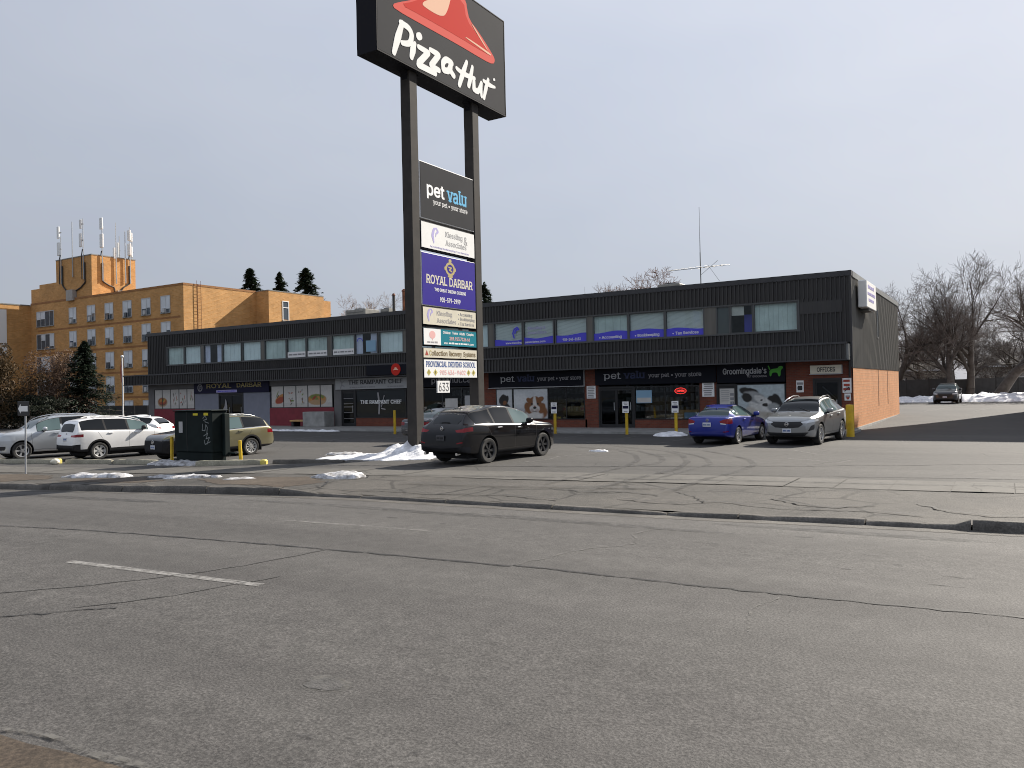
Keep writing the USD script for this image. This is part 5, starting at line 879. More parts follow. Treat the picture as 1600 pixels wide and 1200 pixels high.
t = thing('flagpole', 'white flagpole with limp red flag left of dark building', 'flagpole', (-62.5, 40, 0)); obj(t, 'pole', tubes([(-62.5, 40, -.3, -62.5, 40, 5.6, .07, .05)], 8), 'white'); obj(t, 'finial', trimesh.creation.icosphere(1, .12).apply_translation((-62.5, 40, 5.66)), 'white')
fl = [(-.03, 5.3), (-.16, 4.9), (-.2, 4.2), (-.12, 3.6), (-.02, 3.5), (-.02, 5.3)]; obj(t, 'flag', front(Polygon([(-62.5+a, b) for a, b in fl]), 40, .06), 'food_red')
# left hand fences and sheds behind the cars
t = thing('wooden_fence', 'weathered grey board fence at the left edge behind the silver wagon', 'fence', (-58, 30, 0))
for k in range(34): x = -66+k*.47; obj(t, 'board', rbx(x, x+.45, 33.5+.012*(k % 2), 33.53+.012*(k % 2), -.6, .95+.03*math.sin(k*2.3), .006), 'fence_wood')
obj(t, 'rail', cat(bx(-66, -50, 33.55, 33.6, 0, .1), bx(-66, -50, 33.55, 33.6, .6, .7)), 'fence_wood')
t = thing('low_fence', 'dark low railing fence between flagpole and white hatchback', 'fence', (-66, 46, 0))
for k in range(10): obj(t, 'panel', bx(-76+k*2.0, -74.06+k*2.0, 46, 46.05, -.3, 1.5), 'fence_dark')
t = thing('garage_shed', 'grey slatted enclosure against the brick wall left of the restaurant', 'shed', (-60, 44, 0)); obj(t, 'body', bx(-62, -57.4, 43, 46, -.4, 2.3), 'fence_dark'); obj(t, 'roof', bx(-62.1, -57.3, 42.9, 46.1, 2.3, 2.42), 'frame_grey')
# ------------------------------------------------------------------ back right: fence, houses; unseen block off to the right, sized to cast the driveway shadow
bgz = .25
t = thing('back_fence', 'dark board fence behind the snow bank at the rear of the driveway', 'fence', (-4, 90, bgz))
F0, F1 = np.array([-16.0, 82.5]), np.array([12.0, 103.0]); nF = 15
for k in range(nF):
    a, b = F0+(F1-F0)*k/nF, F0+(F1-F0)*(k+1)/nF; d = (b-a)/np.linalg.norm(b-a); n_ = np.array([-d[1], d[0]])*.03
    obj(t, 'fence_panel', conv([(p[0]+s*n_[0], p[1]+s*n_[1], z) for p in (a+d*.04, b-d*.04) for s in (-1, 1) for z in (bgz-.3, bgz+2.0+.05*(k % 3))]), 'fence_dark'); obj(t, 'post', bx(b[0]-.06, b[0]+.06, b[1]-.06, b[1]+.06, bgz-.3, bgz+2.25), 'fence_dark')
def house(x, y, w, d, h, rz, label, ridge=1.6, wm='siding'):
    t = thing('house', label, 'house', (x, y, bgz), rz)
    obj(t, 'wall', bx(-w/2, w/2, -d/2, d/2, -.6, h), wm, world=False)
    obj(t, 'roof', conv([(sx*(w/2+.4), sy*(d/2+.4), h) for sx in (-1, 1) for sy in (-1, 1)]+[(sx*(w/2+.4), sy*(d/2+.4), h+.12) for sx in (-1, 1) for sy in (-1, 1)]+[(sx*w*.3, 0, h+ridge) for sx in (-1, 1)]), 'shingle', world=False)
    obj(t, 'eave_snow', bx(-w/2-.42, w/2+.42, -d/2-.52, -d/2-.41, h+.0, h+.16), 'snow', world=False)
    for q in (-.3, .05, .32): wn = holder(t, 'window'); obj(wn, 'pane', bx(q*w-.6, q*w+.6, -d/2-.03, -d/2-.005, 1.0, 2.1), 'hosp_dark', world=False); obj(wn, 'frame', cat(bx(q*w-.68, q*w-.6, -d/2-.05, -d/2-.004, .92, 2.18), bx(q*w+.6, q*w+.68, -d/2-.05, -d/2-.004, .92, 2.18), bx(q*w-.6, q*w+.6, -d/2-.05, -d/2-.004, 2.1, 2.18)), 'white', world=False)
house(-13, 112, 12, 9, 3.1, .25, 'low pale bungalow with white trim seen left behind the dark fence')
house(4, 121, 15, 10, 3.4, .3, 'wider grey roofed bungalow behind the leaning trunk on the right', 2.4)
house(-30, 128, 14, 10, 3.2, .1, 'bungalow mostly hidden behind the commercial building corner and bare trees', 2.0)
shade_blk = thing('shade_block', 'unseen brown brick block right of the view, sized to shade the driveway', 'building', (11, 59, 0))
obj(shade_blk, 'wall', bx(1.9, 20, 54.1, 60.4, -.4, 15.4), 'brick_tan_band'); obj(shade_blk, 'roof', bx(1.8, 20.1, 54.0, 60.5, 15.4, 15.6), 'fascia_metal')
for z in (1.2, 4.3, 7.4, 10.2, 13.0):
    for y in (55.0, 57.8): wn = holder(shade_blk, 'window'); obj(wn, 'pane', bx(1.86, 1.895, y, y+1.5, z, z+1.4), 'hosp_dark'); obj(wn, 'frame', cat(bx(1.84, 1.895, y-.06, y, z, z+1.4), bx(1.84, 1.895, y+1.5, y+1.56, z, z+1.4), bx(1.84, 1.895, y, y+1.5, z+1.4, z+1.46)), 'white')
    for x in (4, 9, 14): wn = holder(shade_blk, 'window'); obj(wn, 'pane', bx(x, x+1.8, 54.06, 54.095, z, z+1.4), 'hosp_dark'); obj(wn, 'frame', cat(bx(x-.06, x, 54.04, 54.095, z, z+1.4), bx(x+1.8, x+1.86, 54.04, 54.095, z, z+1.4), bx(x, x+1.8, 54.04, 54.095, z+1.4, z+1.46)), 'white')
# ------------------------------------------------------------------ vehicles
def paint(name, col, metal=0.0, rough=0.32, dust=(0.28, 0.26, 0.24), amount=0.5, coat=1.0, spec=.3):
    MAT[name] = usdkit.material(stage, f'/World/Looks/{name}', {'g': ('geometry', {}), 's': ('separate_xyz', {}), 'h': ('map_range', {'from_min': 0.15, 'from_max': 0.85, 'to_min': amount, 'to_max': 0.012, 'clamp': True}),
        'n': ('noise_texture', {'scale': 2.6, 'detail': 6, 'roughness': 0.7}), 'r': ('map_range', {'from_min': 0.3, 'from_max': 0.75, 'to_min': 0.25, 'to_max': 1.0, 'clamp': True}), 'm': ('math', {'math_type': 'multiply'}),
        'x': ('mix_color', {'a': col, 'b': dust}), 'cw': ('map_range', {'from_min': 0.0, 'from_max': 0.5, 'to_min': coat, 'to_max': 0.15*coat, 'clamp': True}), 'p': ('principled_bsdf', {'metallic': metal, 'roughness': rough, 'coat_roughness': 0.04, 'specular_ior_level': spec})},
        [('g.position', 's.vector'), ('s.z', 'h.value'), ('g.position', 'n.vector'), ('n.fac', 'r.value'), ('h.result', 'm.value1'), ('r.result', 'm.value2'), ('m.value', 'x.fac'), ('m.value', 'cw.value'), ('x.result', 'p.base_color'), ('cw.result', 'p.coat_weight')], surface='p.BSDF')
paint('paint_black', (0.0035, 0.0036, 0.005), rough=0.3, amount=.16, dust=(.12, .105, .09), spec=.1, coat=.7); paint('paint_white', (0.76, 0.765, 0.77), amount=.35); paint('paint_silver', (0.47, 0.50, 0.53), metal=.55, rough=.34, amount=.3); paint('paint_tan', (0.20, 0.180, 0.095), metal=.5, rough=.36, amount=.3)
paint('paint_blue', (0.006, 0.017, 0.20), metal=.2, amount=.25, dust=(.12, .12, .16)); paint('paint_grey', (0.27, 0.28, 0.285), metal=.7, rough=.34, amount=.4); paint('paint_navy', (0.006, 0.008, 0.013), amount=.2); paint('paint_char', (0.02, 0.022, 0.026), amount=.2)
mat('plastic', (0.022, 0.022, 0.024), 0.7, var=.2, spec=.12); mat('rubber', (0.022, 0.022, 0.022), 0.85, col2=(.045, .043, .04), scale=6); mat('alloy', (0.52, 0.52, 0.52), 0.3, metal=.7); mat('alloy_dark', (0.05, 0.05, 0.052), 0.35, metal=.4); mat('hubcap', (0.50, 0.50, 0.49), 0.4, metal=.3)
mat('car_glass', (0.004, 0.005, 0.006), 0.02, spec=0.35); mat('car_glass_green', (0.022, 0.036, 0.036), 0.02, spec=0.6); mat('car_glass_skylit', (0.075, 0.115, 0.118), 0.02, spec=0.6); mat('chrome', (0.66, 0.66, 0.67), 0.14, metal=.9); mat('lamp_red', (0.17, 0.006, 0.010), 0.2, coat=.5, spec=.2); mat('lamp_clear', (0.52, 0.55, 0.58), 0.12, coat=1.0); mat('lamp_dark', (0.05, 0.055, 0.06), 0.1, coat=1.0); mat('plate_white', (0.58, 0.60, 0.64), 0.45); mat('plate_dark', (0.045, 0.045, 0.05), 0.4); mat('lamp_amber', (.55, .2, .02), .2)  # pale teal side glass has sky light through the cabin painted in

def bspline_rows(C, n):
    """C: stations x control points x 2 -> clamped cubic B-spline, n samples each"""
    from scipy.interpolate import BSpline
    k = C.shape[1]; kn = np.r_[[0]*4, np.arange(1, k-3), [k-3]*4]
    return BSpline(kn, np.swapaxes(C, 0, 1), 3)(np.linspace(0, k-3, n)).swapaxes(0, 1)
def mani(m):
    m = trimesh.Trimesh(m.vertices, m.faces, process=True)
    if m.volume < 0: m.invert()
    return m3.Manifold(m3.Mesh(np.asarray(m.vertices, np.float32), np.asarray(m.faces, np.uint32)))
def prism(poly, axis, lo, hi):
    """shapely polygon in the two other axes ((x,z) for y, (y,z) for x, (x,y) for z) -> manifold"""
    gs = [g for g in (poly.geoms if hasattr(poly, 'geoms') else [poly]) if isinstance(g, Polygon) and g.area > 1e-6]
    out = None
    for g in gs:
        m = trimesh.creation.extrude_polygon(g, hi-lo, engine='earcut'); v = m.vertices.copy()
        w = {'y': np.c_[v[:, 0], v[:, 2]+lo, v[:, 1]], 'x': np.c_[v[:, 2]+lo, v[:, 0], v[:, 1]], 'z': np.c_[v[:, 0], v[:, 1], v[:, 2]+lo]}[axis]
        q = mani(trimesh.Trimesh(w, m.faces)); out = q if out is None else out+q
    return out
def wheel_meshes(R, wdt, style, spokes):
    rr = R*.66
    prof = [(rr, -wdt/2+.01), (rr+.02, -wdt/2), (R*.90, -wdt/2-.004), (R*.97, -wdt/2+.02), (R, -wdt/2+.05), (R, wdt/2-.05), (R*.97, wdt/2-.02), (R*.90, wdt/2+.004), (rr+.02, wdt/2), (rr, wdt/2-.01)]
    tyre = trimesh.creation.revolve(prof, sections=40); 
    rim = [trimesh.creation.revolve([(rr-.018, wdt/2-.035), (rr-.018, wdt/2-.012), (rr+.004, wdt/2-.004), (rr+.004, -wdt/2+.02), (rr-.02, -wdt/2+.02)], sections=36)]
    zf = wdt/2-.03
    for k in range(spokes):
        a = 2*PI*k/spokes
        if style == 'twin': offs = (-.10, .10)
        elif style == 'fan': offs = (0,)
        else: offs = (0,)
        for o in offs:
            w0, w1 = {'twin': (.022, .026), 'thin': (.020, .028), 'fan': (.035, .085), 'wide': (.045, .06), 'steel': (.06, .07)}[style]
            p = [(.03, -w0, zf-.035), (.03, w0, zf-.035), (rr-.005, w1, zf-.02), (rr-.005, -w1, zf-.02), (.03, -w0*.7, zf-.004), (.03, w0*.7, zf-.004), (rr-.005, w1*.8, zf+.008), (rr-.005, -w1*.8, zf+.008)]
            m = conv(p); m.apply_transform(trimesh.transformations.rotation_matrix(a+o, [0, 0, 1])); rim.append(m)
    hub = trimesh.creation.cylinder(radius=.07, height=.05, sections=20); hub.apply_translation((0, 0, zf-.012)); rim.append(hub)
    disc = trimesh.creation.cylinder(radius=rr-.015, height=.02, sections=28); disc.apply_translation((0, 0, zf-.10))
    nuts = [trimesh.creation.cylinder(radius=.011, height=.02, sections=8) for _ in range(5)]
    for k, nn in enumerate(nuts): nn.apply_translation((.045*math.cos(k*2*PI/5), .045*math.sin(k*2*PI/5), zf+.012))
    return tyre, trimesh.util.concatenate(rim), trimesh.util.concatenate([disc]+nuts)
def P_(pts): x, y = zip(*pts); return PchipInterpolator(x, y)
def vehicle(name, label, category, pos, head, sp):
    L, W, wb, fo, R = sp['L'], sp['W'], sp['wb'], sp['fo'], sp['R']
    X = lambda s: fo+wb/2-s
    zt, zs, zb = P_(sp['zt']), P_(sp['zs']), P_(sp.get('zb', [(0, .36), (.05, .27), (.5, .22), (fo, .22), (fo+wb, .22), (L-.5, .25), (L-.06, .33), (L, .40)]))
    plan = P_(sp.get('plan', [(0, .70), (.06, .78), (.16, .87), (.35, .95), (.7, .99), (1.1, 1), (L-.8, 1), (L-.4, .975), (L-.15, .925), (L-.04, .87), (L, .82)]))
    roofw = P_(sp['wt'])
    st = np.unique(np.round(np.r_[0, .012, .03, .055, .085, .12, .16, np.arange(.21, L-.2, .055), L-.16, L-.12, L-.085, L-.055, L-.03, L-.012, L], 4))
    C = []
    for s in st:
        f = float(plan(s)); hw = W/2*f; b = float(zb(s)); S_ = float(zs(s)); T_ = max(float(zt(s)), S_+.02); wm = hw-.012+.016*sum(math.exp(-((s-q)/.40)**2) for q in (fo, fo+wb)); ws = hw*sp.get('tuck', .955); wt_ = min(float(roofw(s))*1.0, ws-.03)
        h = T_-S_; mid = b+(S_-b)*.5
        C.append([(0, b), (wm*.55, b), (wm-.10, b), (wm-.05, b+.01), (wm-.022, b+.09), (wm-.012, b+(S_-b)*.30), (wm, mid), (wm, b+(S_-b)*.72), (wm-.008, S_-.075), (ws+.012, S_-.01), (ws-.012, S_+min(.012, h*.3)), (ws-.03-(ws-wt_-.03)*.25, S_+h*.28), (wt_+.035, S_+h*.74), (wt_+.005, S_+h*.93), (wt_-.10, T_-min(.012, h*.1)), (wt_*.55, T_), (wt_*.25, T_+.006), (0, T_+.006)])
    nh = 46; H = bspline_rows(np.array(C, float), nh)          # stations x nh x 2
    H[:, 0, 0] = 0; H[:, -1, 0] = 0
    loop = np.concatenate([H, H[:, -2:0:-1]*np.array([-1, 1])], 1); m = loop.shape[1]; n = len(st)
    V = np.concatenate([np.repeat(X(st)[:, None], m, 1)[..., None], loop], -1).reshape(-1, 3)
    i, j = np.meshgrid(np.arange(n-1), np.arange(m), indexing='ij'); a, b_ = (i*m+j).ravel(), (i*m+(j+1) % m).ravel()
    F = [np.c_[a, b_, b_+m], np.c_[a, b_+m, a+m]]
    c0, c1 = len(V), len(V)+1; V = np.vstack([V, [[X(0), 0, loop[0, :, 1].mean()]], [[X(L), 0, loop[-1, :, 1].mean()]]]); jj = np.arange(m)
    F += [np.c_[(jj+1) % m, jj, np.full(m, c0)], np.c_[(n-1)*m+jj, (n-1)*m+(jj+1) % m, np.full(m, c1)]]
    body = mani(trimesh.Trimesh(V, np.vstack(F), process=False))
    HV = np.concatenate([np.repeat(X(st)[:, None], nh, 1)[..., None], H], -1).reshape(-1, 3)
    def ysurf(x, z):
        d = (HV[:, 0]-x)**2+(HV[:, 2]-z)**2*4; k = np.argsort(d)[:12]; return float(HV[k, 1].max())
    pieces = []
    def carve(part, tool, material, smooth=32, label=None):
        nonlocal body
        if tool is None: return
        p = body ^ tool
        if p.is_empty(): return
        body = body-tool; pieces.append((part, p, material, smooth, label))
    both = lambda poly, lo=.30, hi=1.3: [prism(poly, 'y', lo, hi), prism(poly, 'y', -hi, -lo)]
    # window openings from the profile
    s0, s1 = sp['dlo']; ss = np.linspace(s0, s1, 44)
    lo = [(X(s), float(zs(s))+.045) for s in ss]; up = [(X(s), max(float(zs(s))+.046, float(zs(s))+(float(zt(s))-float(zs(s)))*sp.get('hdr', .86))) for s in ss]
    dlo = Polygon(lo+up[::-1]).buffer(0).buffer(-.018).buffer(.018)
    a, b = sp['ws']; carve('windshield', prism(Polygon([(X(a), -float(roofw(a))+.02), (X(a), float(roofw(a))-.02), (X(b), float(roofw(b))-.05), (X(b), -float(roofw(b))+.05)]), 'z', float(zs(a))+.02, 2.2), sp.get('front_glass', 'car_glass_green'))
    if 'rw_top' in sp:
        a, b = sp['rw_top']; carve('rear_window', prism(Polygon([(X(a), -float(roofw(a))+.05), (X(a), float(roofw(a))-.05), (X(b), float(roofw(b))-.02), (X(b), -float(roofw(b))+.02)]), 'z', float(zs(b))+.015, 2.2), 'car_glass_green')
    if 'rw_back' in sp:
        carve('rear_window', prism(Polygon([(sg*y, z) for sg, pts in ((1, sp['rw_back']), (-1, sp['rw_back'][::-1])) for y, z in pts]).buffer(-.03).buffer(.03), 'x', X(L)-.1, X(L)+sp.get('rw_depth', .85)), 'car_glass')
    trim = dlo.buffer(.022, join_style=2).difference(dlo)
    pill = unary_union([Polygon([(X(s-wd/2), .5), (X(s+wd/2), .5), (X(s+wd/2+lean), 1.9), (X(s-wd/2+lean), 1.9)]) for s, wd, lean in sp['pillars']])
    glass = dlo.difference(pill)
    for g in (glass.geoms if hasattr(glass, 'geoms') else [glass]):
        for t_ in both(g): carve('side_window', t_, 'car_glass' if g.centroid.x < X(sp.get('dark_from', 9)) else sp.get('side_glass', 'car_glass_skylit'))
    for t_ in both(trim.union(pill.intersection(dlo)), .30): carve('window_trim', t_, 'plastic')
    if sp.get('chrome'):
        ln = LineString([(X(s), float(zs(s))+.012) for s in np.linspace(s0+.1, s1+.05, 20)]+[(X(s1+.05-.25), float(zs(s1))+.22)]).buffer(.014)
        for t_ in both(ln, .3): carve('chrome_strip', t_, 'chrome')
    # lamps, grille, panels given as front or rear views (half outlines), side views
    for part, view, pts, material, depth in sp['cuts']:
        if view in ('front', 'rear'):
            for sg in ((1, -1) if min(p[0] for p in pts) > 0.02 else (0,)):
                g = Polygon([(sg*y, z) for y, z in pts]) if sg else Polygon(pts+[(-y, z) for y, z in pts[::-1]])
                g = g.buffer(0).buffer(-.012).buffer(.012)
                carve(part, prism(g, 'x', *((X(depth), X(0)+.1) if view == 'front' else (X(L)-.1, X(L)+depth))), material)
        elif view == 'side':
            for t_ in both(Polygon([(X(s), z) for s, z in pts]).buffer(0), depth): carve(part, t_, material)
        elif view == 'top':
            carve(part, prism(Polygon([(X(s), y) for s, y in pts]+[(X(s), -y) for s, y in pts[::-1]]), 'z', depth, 2.3), material)
    ar = R+.07
    wheels = [(fo, 1), (fo, -1), (fo+wb, 1), (fo+wb, -1)]
    if sp.get('clad'):
        zc, mtl = sp['clad']
        for s in (fo, fo+wb):
            for t_ in both(Point(X(s), R).buffer(ar+.065, 16), W/2-.22, 1.4): carve('arch_trim', t_, mtl)
        low = prism(sbox(X(L)-.2, -1.3, X(0)+.2, 1.3), 'z', 0, zc); carve('lower_cladding', low, mtl)
    # shut lines
    seams = [LineString([(X(a), za), (X(b), zb_)]).buffer(.0055) for a, za, b, zb_ in sp.get('seams', [])]
    if seams:
        for t_ in both(unary_union(seams).difference(dlo.buffer(.03)), W/2-.30): carve('door_seam', t_, 'black')
    for s, sg in wheels:
        body = body-prism(Point(X(s), R).buffer(ar, 20), 'y', *((W/2-.30, 1.4) if sg > 0 else (-1.4, -W/2+.30)))
        pieces = [(p, q-prism(Point(X(s), R).buffer(ar, 20), 'y', *((W/2-.30, 1.4) if sg > 0 else (-1.4, -W/2+.30))), mt, smo, lb) for p, q, mt, smo, lb in pieces]
    car = thing(name, label, category, (*pos, gz(*pos)), math.radians(head), sp.get('group'))
    obj(car, 'body', body, sp['paint'], smooth=32, world=False)
    for p, q, mt, smo, lb in pieces:
        if not q.is_empty() and q.volume() > 1e-7: obj(car, p, q, mt, smooth=smo, world=False)
    tw = sp.get('tw', .235); tyre, rim, disc = wheel_meshes(R, tw, *sp['rim'][:2])
    for s, sg in wheels:
        T = trimesh.transformations.translation_matrix((X(s), sg*(W/2-tw/2-.012), R)) @ trimesh.transformations.rotation_matrix(-sg*PI/2, [1, 0, 0])
        w = holder(car, 'wheel')
        for nm, ms, mt in (('tyre', tyre, 'rubber'), ('rim', rim, sp['rim'][2]), ('brake_disc', disc, 'alloy_dark')):
            q = ms.copy(); q.apply_transform(T); obj(w, nm, q, mt, smooth=35, world=False)
        well = trimesh.creation.revolve([(ar-.012, 0), (ar-.012, .27), (.01, .27)], sections=28); well.apply_transform(trimesh.transformations.translation_matrix((X(s), sg*(W/2-.29+0.0), R)) @ trimesh.transformations.rotation_matrix(-sg*PI/2, [1, 0, 0]) @ trimesh.transformations.rotation_matrix(PI, [1, 0, 0]) @ trimesh.transformations.translation_matrix((0, 0, -.27)))
        well = well.slice_plane((0, 0, .20), (0, 0, 1)); obj(car, 'wheel_liner', well, 'plastic', world=False)
    obj(car, 'underbody', bx(X(L)+.5, X(0)-.5, -W/2+.32, W/2-.32, .17, .30), 'plastic', world=False)
    # mirrors, handles, plate, rails, badge, aerial
    sm_ = sp['mirror']; xm, zm = X(sm_), float(zs(sm_))+.13
    for sg in (1, -1):
        y = ysurf(xm, zm-.1)
        b = trimesh.creation.icosphere(2, 1.0); b.vertices = np.sign(b.vertices)*np.abs(b.vertices)**.75*[.085, .115, .085]; b.apply_translation((xm, sg*(y+.10), zm)); q = holder(car, 'mirror'); obj(q, 'housing', b, sp.get('mirror_m', sp['paint']), smooth=True, world=False); obj(q, 'foot', conv([(xm+dx, sg*(y+dy), zm-.08+dz) for dx in (-.04, .05) for dy in (-.05, .08) for dz in (-.03, .03)]), 'plastic', world=False)
        for sh_ in sp['handles']:
            zh = float(zs(sh_))-.085; y = ysurf(X(sh_), zh); obj(car, 'door_handle', rbx(X(sh_)-.11, X(sh_)+.11, min(sg*(y-.01), sg*(y+.035)), max(sg*(y-.01), sg*(y+.035)), zh-.018, zh+.018, .012), sp.get('handle_m', sp['paint']), world=False)
        if 'rails' in sp:
            a, b, mt = sp['rails']; pts = [(X(s), sg*(float(roofw(s))-.04), float(zt(s))+.055*(1-abs(2*(s-a)/(b-a)-1)**6)-.012) for s in np.linspace(a, b, 16)]
            obj(car, 'roof_rail', tubes([(*p, *q, .018, .018) for p, q in zip(pts[:-1], pts[1:])], 6), mt, smooth=60, world=False)
    for view, z, mt, w_ in sp['plates']:
        xx = X(0)+.012 if view == 'front' else X(L-sp.get('plate_in', .0))-.012
        if view == 'front': pl = rbx(xx-.01, xx+.012, -w_/2, w_/2, z-.075, z+.075, .008)
        else: pl = rbx(xx-.012, xx+.01, -w_/2, w_/2, z-.075, z+.075, .008)
        hh = holder(car, 'licence_plate'); obj(hh, 'plate', pl, mt, world=False)
        f_ = xx+.0125 if view == 'front' else xx-.0145
        obj(hh, 'print', cat([bx(f_, f_+.002, y-.014, y+.014, z-.03, z+.03) for y in (-.105, -.065, -.025, .03, .07, .11)]), 'blue_text' if mt == 'plate_white' else 'plastic', world=False)
    if 'badge' in sp:
        view, z, r = sp['badge']; xx = X(sp.get('badge_in', 0))+.014 if view == 'front' else X(L-sp.get('badge_in', 0))-.014
        bdg = trimesh.creation.torus(r, r*.22, major_sections=18, minor_sections=6); bdg.apply_transform(trimesh.transformations.rotation_matrix(PI/2, [0, 1, 0])); bdg.apply_translation((xx, 0, z)); obj(car, 'badge', trimesh.util.concatenate([bdg, bx(xx-.006, xx+.006, -r*1.1, r*1.1, z-r*.25, z+r*.25)]), 'chrome', world=False)
    if 'spoiler' in sp:
        s, zq, wq = sp['spoiler']; obj(car, 'spoiler', conv([(X(s)+dx, sg*y, zq+dz) for sg in (1, -1) for dx, y, dz in ((.16, wq, .0), (.16, wq, -.05), (-.13, wq-.03, -.035), (-.13, wq-.03, -.055), (-.17, wq*.6, -.03), (-.17, wq*.6, -.05))]+[(X(s)+.16, 0, .012+zq)]), sp.get('spoiler_m', sp['paint']), smooth=40, world=False)
    if 'fin' in sp:
        s = sp['fin']; z = float(zt(s)); obj(car, 'aerial_fin', conv([(X(s)+.08, 0, z), (X(s)-.08, .03, z), (X(s)-.08, -.03, z), (X(s)-.07, 0, z+.07), (X(s)-.04, 0, z+.065)]), sp['paint'], world=False)
    for y in sp.get('pipes', []): obj(car, 'exhaust_pipe', cyl((X(L)+.12, y, .34), (X(L)-.01, y, .34), .045, 14), 'chrome', world=False)
    if 'wiper' in sp:
        a = sp['wiper']; obj(car, 'wiper', tubes([(X(a), .45, float(zt(a))+.0, X(a+.25), -.1, float(zt(a+.25))-.0, .012, .01), (X(a), -.1, float(zt(a))+.0, X(a+.25), -.6, float(zt(a+.25))-.03, .012, .01)], 5), 'black', world=False)
    return car
def suv(L, W, Ht, wb, fo, R, paint_, rim, hood=1.05, cowl=1.17, belt=1.07, rake=0.0, **kw):
    """profile lists for a tall two box body; the s positions run from the front bumper back"""
    Ht += .035; c = fo+.30                                        # cowl position
    rf = c+.92+rake*.2
    sp = dict(L=L, W=W, wb=wb, fo=fo, R=R, paint=paint_, rim=rim,
        zt=[(0, hood-.32), (.03, hood-.20), (.10, hood-.11), (.28, hood-.03), (.7, hood+.03), (c, cowl), (c+.45, cowl+(Ht-cowl)*.60), (rf, Ht-.07), (rf+.55, Ht-.005), (min(rf+1.0, L-1.4), Ht), (L-1.2, Ht-.035-rake*.3), (L-.55-rake, Ht-.11-rake*.2), (L-.46-rake, Ht-.15-rake*.2), (L-.18-rake*.35, belt+.12), (L-.09, belt-.06), (L-.03, belt-.22), (L, .52)],
        zs=[(0, hood-.36), (.05, hood-.24), (.28, hood-.10), (.8, hood-.05), (c, belt-.045), (fo+wb*.5, belt), (fo+wb, belt+.055), (L-.5, belt+.075), (L-.18, belt+.03), (L-.09, belt-.10), (L-.03, belt-.26), (L, .48)],
        wt=[(0, W*.30), (.2, W*.38), (.8, W*.415), (c, W*.405), (c+.45, W*.36), (rf, W*.322), (rf+.8, W*.322), (L-1.1, W*.318), (L-.5, W*.305), (L-.18, W*.35), (L-.05, W*.37), (L, W*.36)],
        dlo=(c+.30, L-.42-max(rake, -.1)), ws=(c+.05, rf-.04), pillars=[(fo+wb*.53, .085, .03), (fo+wb*.53+.95, .075, .05)], mirror=c+.55, handles=[fo+wb*.53-.22, fo+wb*.53+.80],
        seams=[(c+.10, .40, c+.05, belt-.05), (fo+wb*.53+.02, .40, fo+wb*.53, belt), (fo+wb-.28, .62, fo+wb+.05, belt), (c+.10, .40, fo+wb-.32, .40), (fo+wb-.28, .62, fo+wb-.32, .40)],
        spoiler=(L-.62-rake, Ht-.115-rake*.2, W*.30), fin=L-1.0, wiper=c+.02, zb=[(0, .42), (.05, .33), (.5, .27), (fo, .29), (fo+wb, .29), (L-.5, .32), (L-.06, .40), (L, .48)], cuts=[], plates=[])
    sp.update(kw); return sp
REAR_GLASS = [(0, 1.15), (.50, 1.13), (.57, 1.24), (.50, 1.46), (0, 1.49)]
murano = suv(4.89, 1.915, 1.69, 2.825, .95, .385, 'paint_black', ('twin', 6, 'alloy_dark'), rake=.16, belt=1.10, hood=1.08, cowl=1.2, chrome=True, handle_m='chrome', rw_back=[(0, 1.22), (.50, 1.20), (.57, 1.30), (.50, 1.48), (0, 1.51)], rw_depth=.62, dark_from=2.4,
    cuts=[('tail_light', 'rear', [(.50, 1.03), (.72, 1.06), (1.0, 1.14), (1.0, 1.02), (.84, .97), (.6, .97)], 'lamp_red', .42), ('rear_bumper', 'rear', [(0, .20), (1.1, .20), (1.1, .50), (.84, .55), (0, .58)], 'plastic', .34), ('reflector', 'rear', [(.62, .63), (.82, .665), (.82, .70), (.62, .665)], 'lamp_red', .2),
          ('headlight', 'front', [(.50, .80), (1.0, .93), (1.0, .86), (.6, .74)], 'lamp_dark', .45), ('grille', 'front', [(0, .45), (.4, .5), (.48, .72), (0, .70)], 'black', .2), ('sill_trim', 'side', [(1.5, .22), (3.3, .22), (3.3, .36), (1.5, .34)], 'plastic', .5)],
    plates=[('rear', .80, 'plate_dark', .32)], plate_in=.005, badge=('rear', 1.08, .05), badge_in=.085, pipes=[-.62, .62])
vehicle('parked_crossover', 'black crossover with dark wheels parked beside the pylon sign', 'car', (-14.03, 21.61), 84.5, murano)
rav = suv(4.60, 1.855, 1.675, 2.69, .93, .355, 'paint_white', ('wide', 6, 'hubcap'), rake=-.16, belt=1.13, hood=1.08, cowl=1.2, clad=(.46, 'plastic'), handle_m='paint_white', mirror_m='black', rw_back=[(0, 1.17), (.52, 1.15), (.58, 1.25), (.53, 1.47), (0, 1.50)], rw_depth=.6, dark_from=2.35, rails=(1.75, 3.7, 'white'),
    cuts=[('tail_light', 'rear', [(.42, 1.03), (.72, 1.05), (1.0, 1.09), (1.0, .96), (.78, .95), (.46, .96)], 'lamp_red', .36), ('rear_bumper', 'rear', [(0, .2), (1.1, .2), (1.1, .60), (.86, .66), (.6, .62), (0, .62)], 'plastic', .25), ('grille', 'front', [(0, .5), (.5, .5), (.6, .8), (0, .8)], 'black', .2), ('headlight', 'front', [(.5, .84), (.95, .9), (.95, .8), (.55, .76)], 'lamp_clear', .5), ('plate_garnish', 'rear', [(0, .98), (.36, .98), (.36, 1.01), (0, 1.01)], 'chrome', .05)],
    plates=[('rear', .86, 'plate_white', .31)], plate_in=.03, badge=('rear', 1.07, .045), badge_in=.10)
vehicle('parked_crossover', 'white crossover with grey wheel arch trim, rear turned to the road', 'car', (-32.6, 20.75), 84, rav)
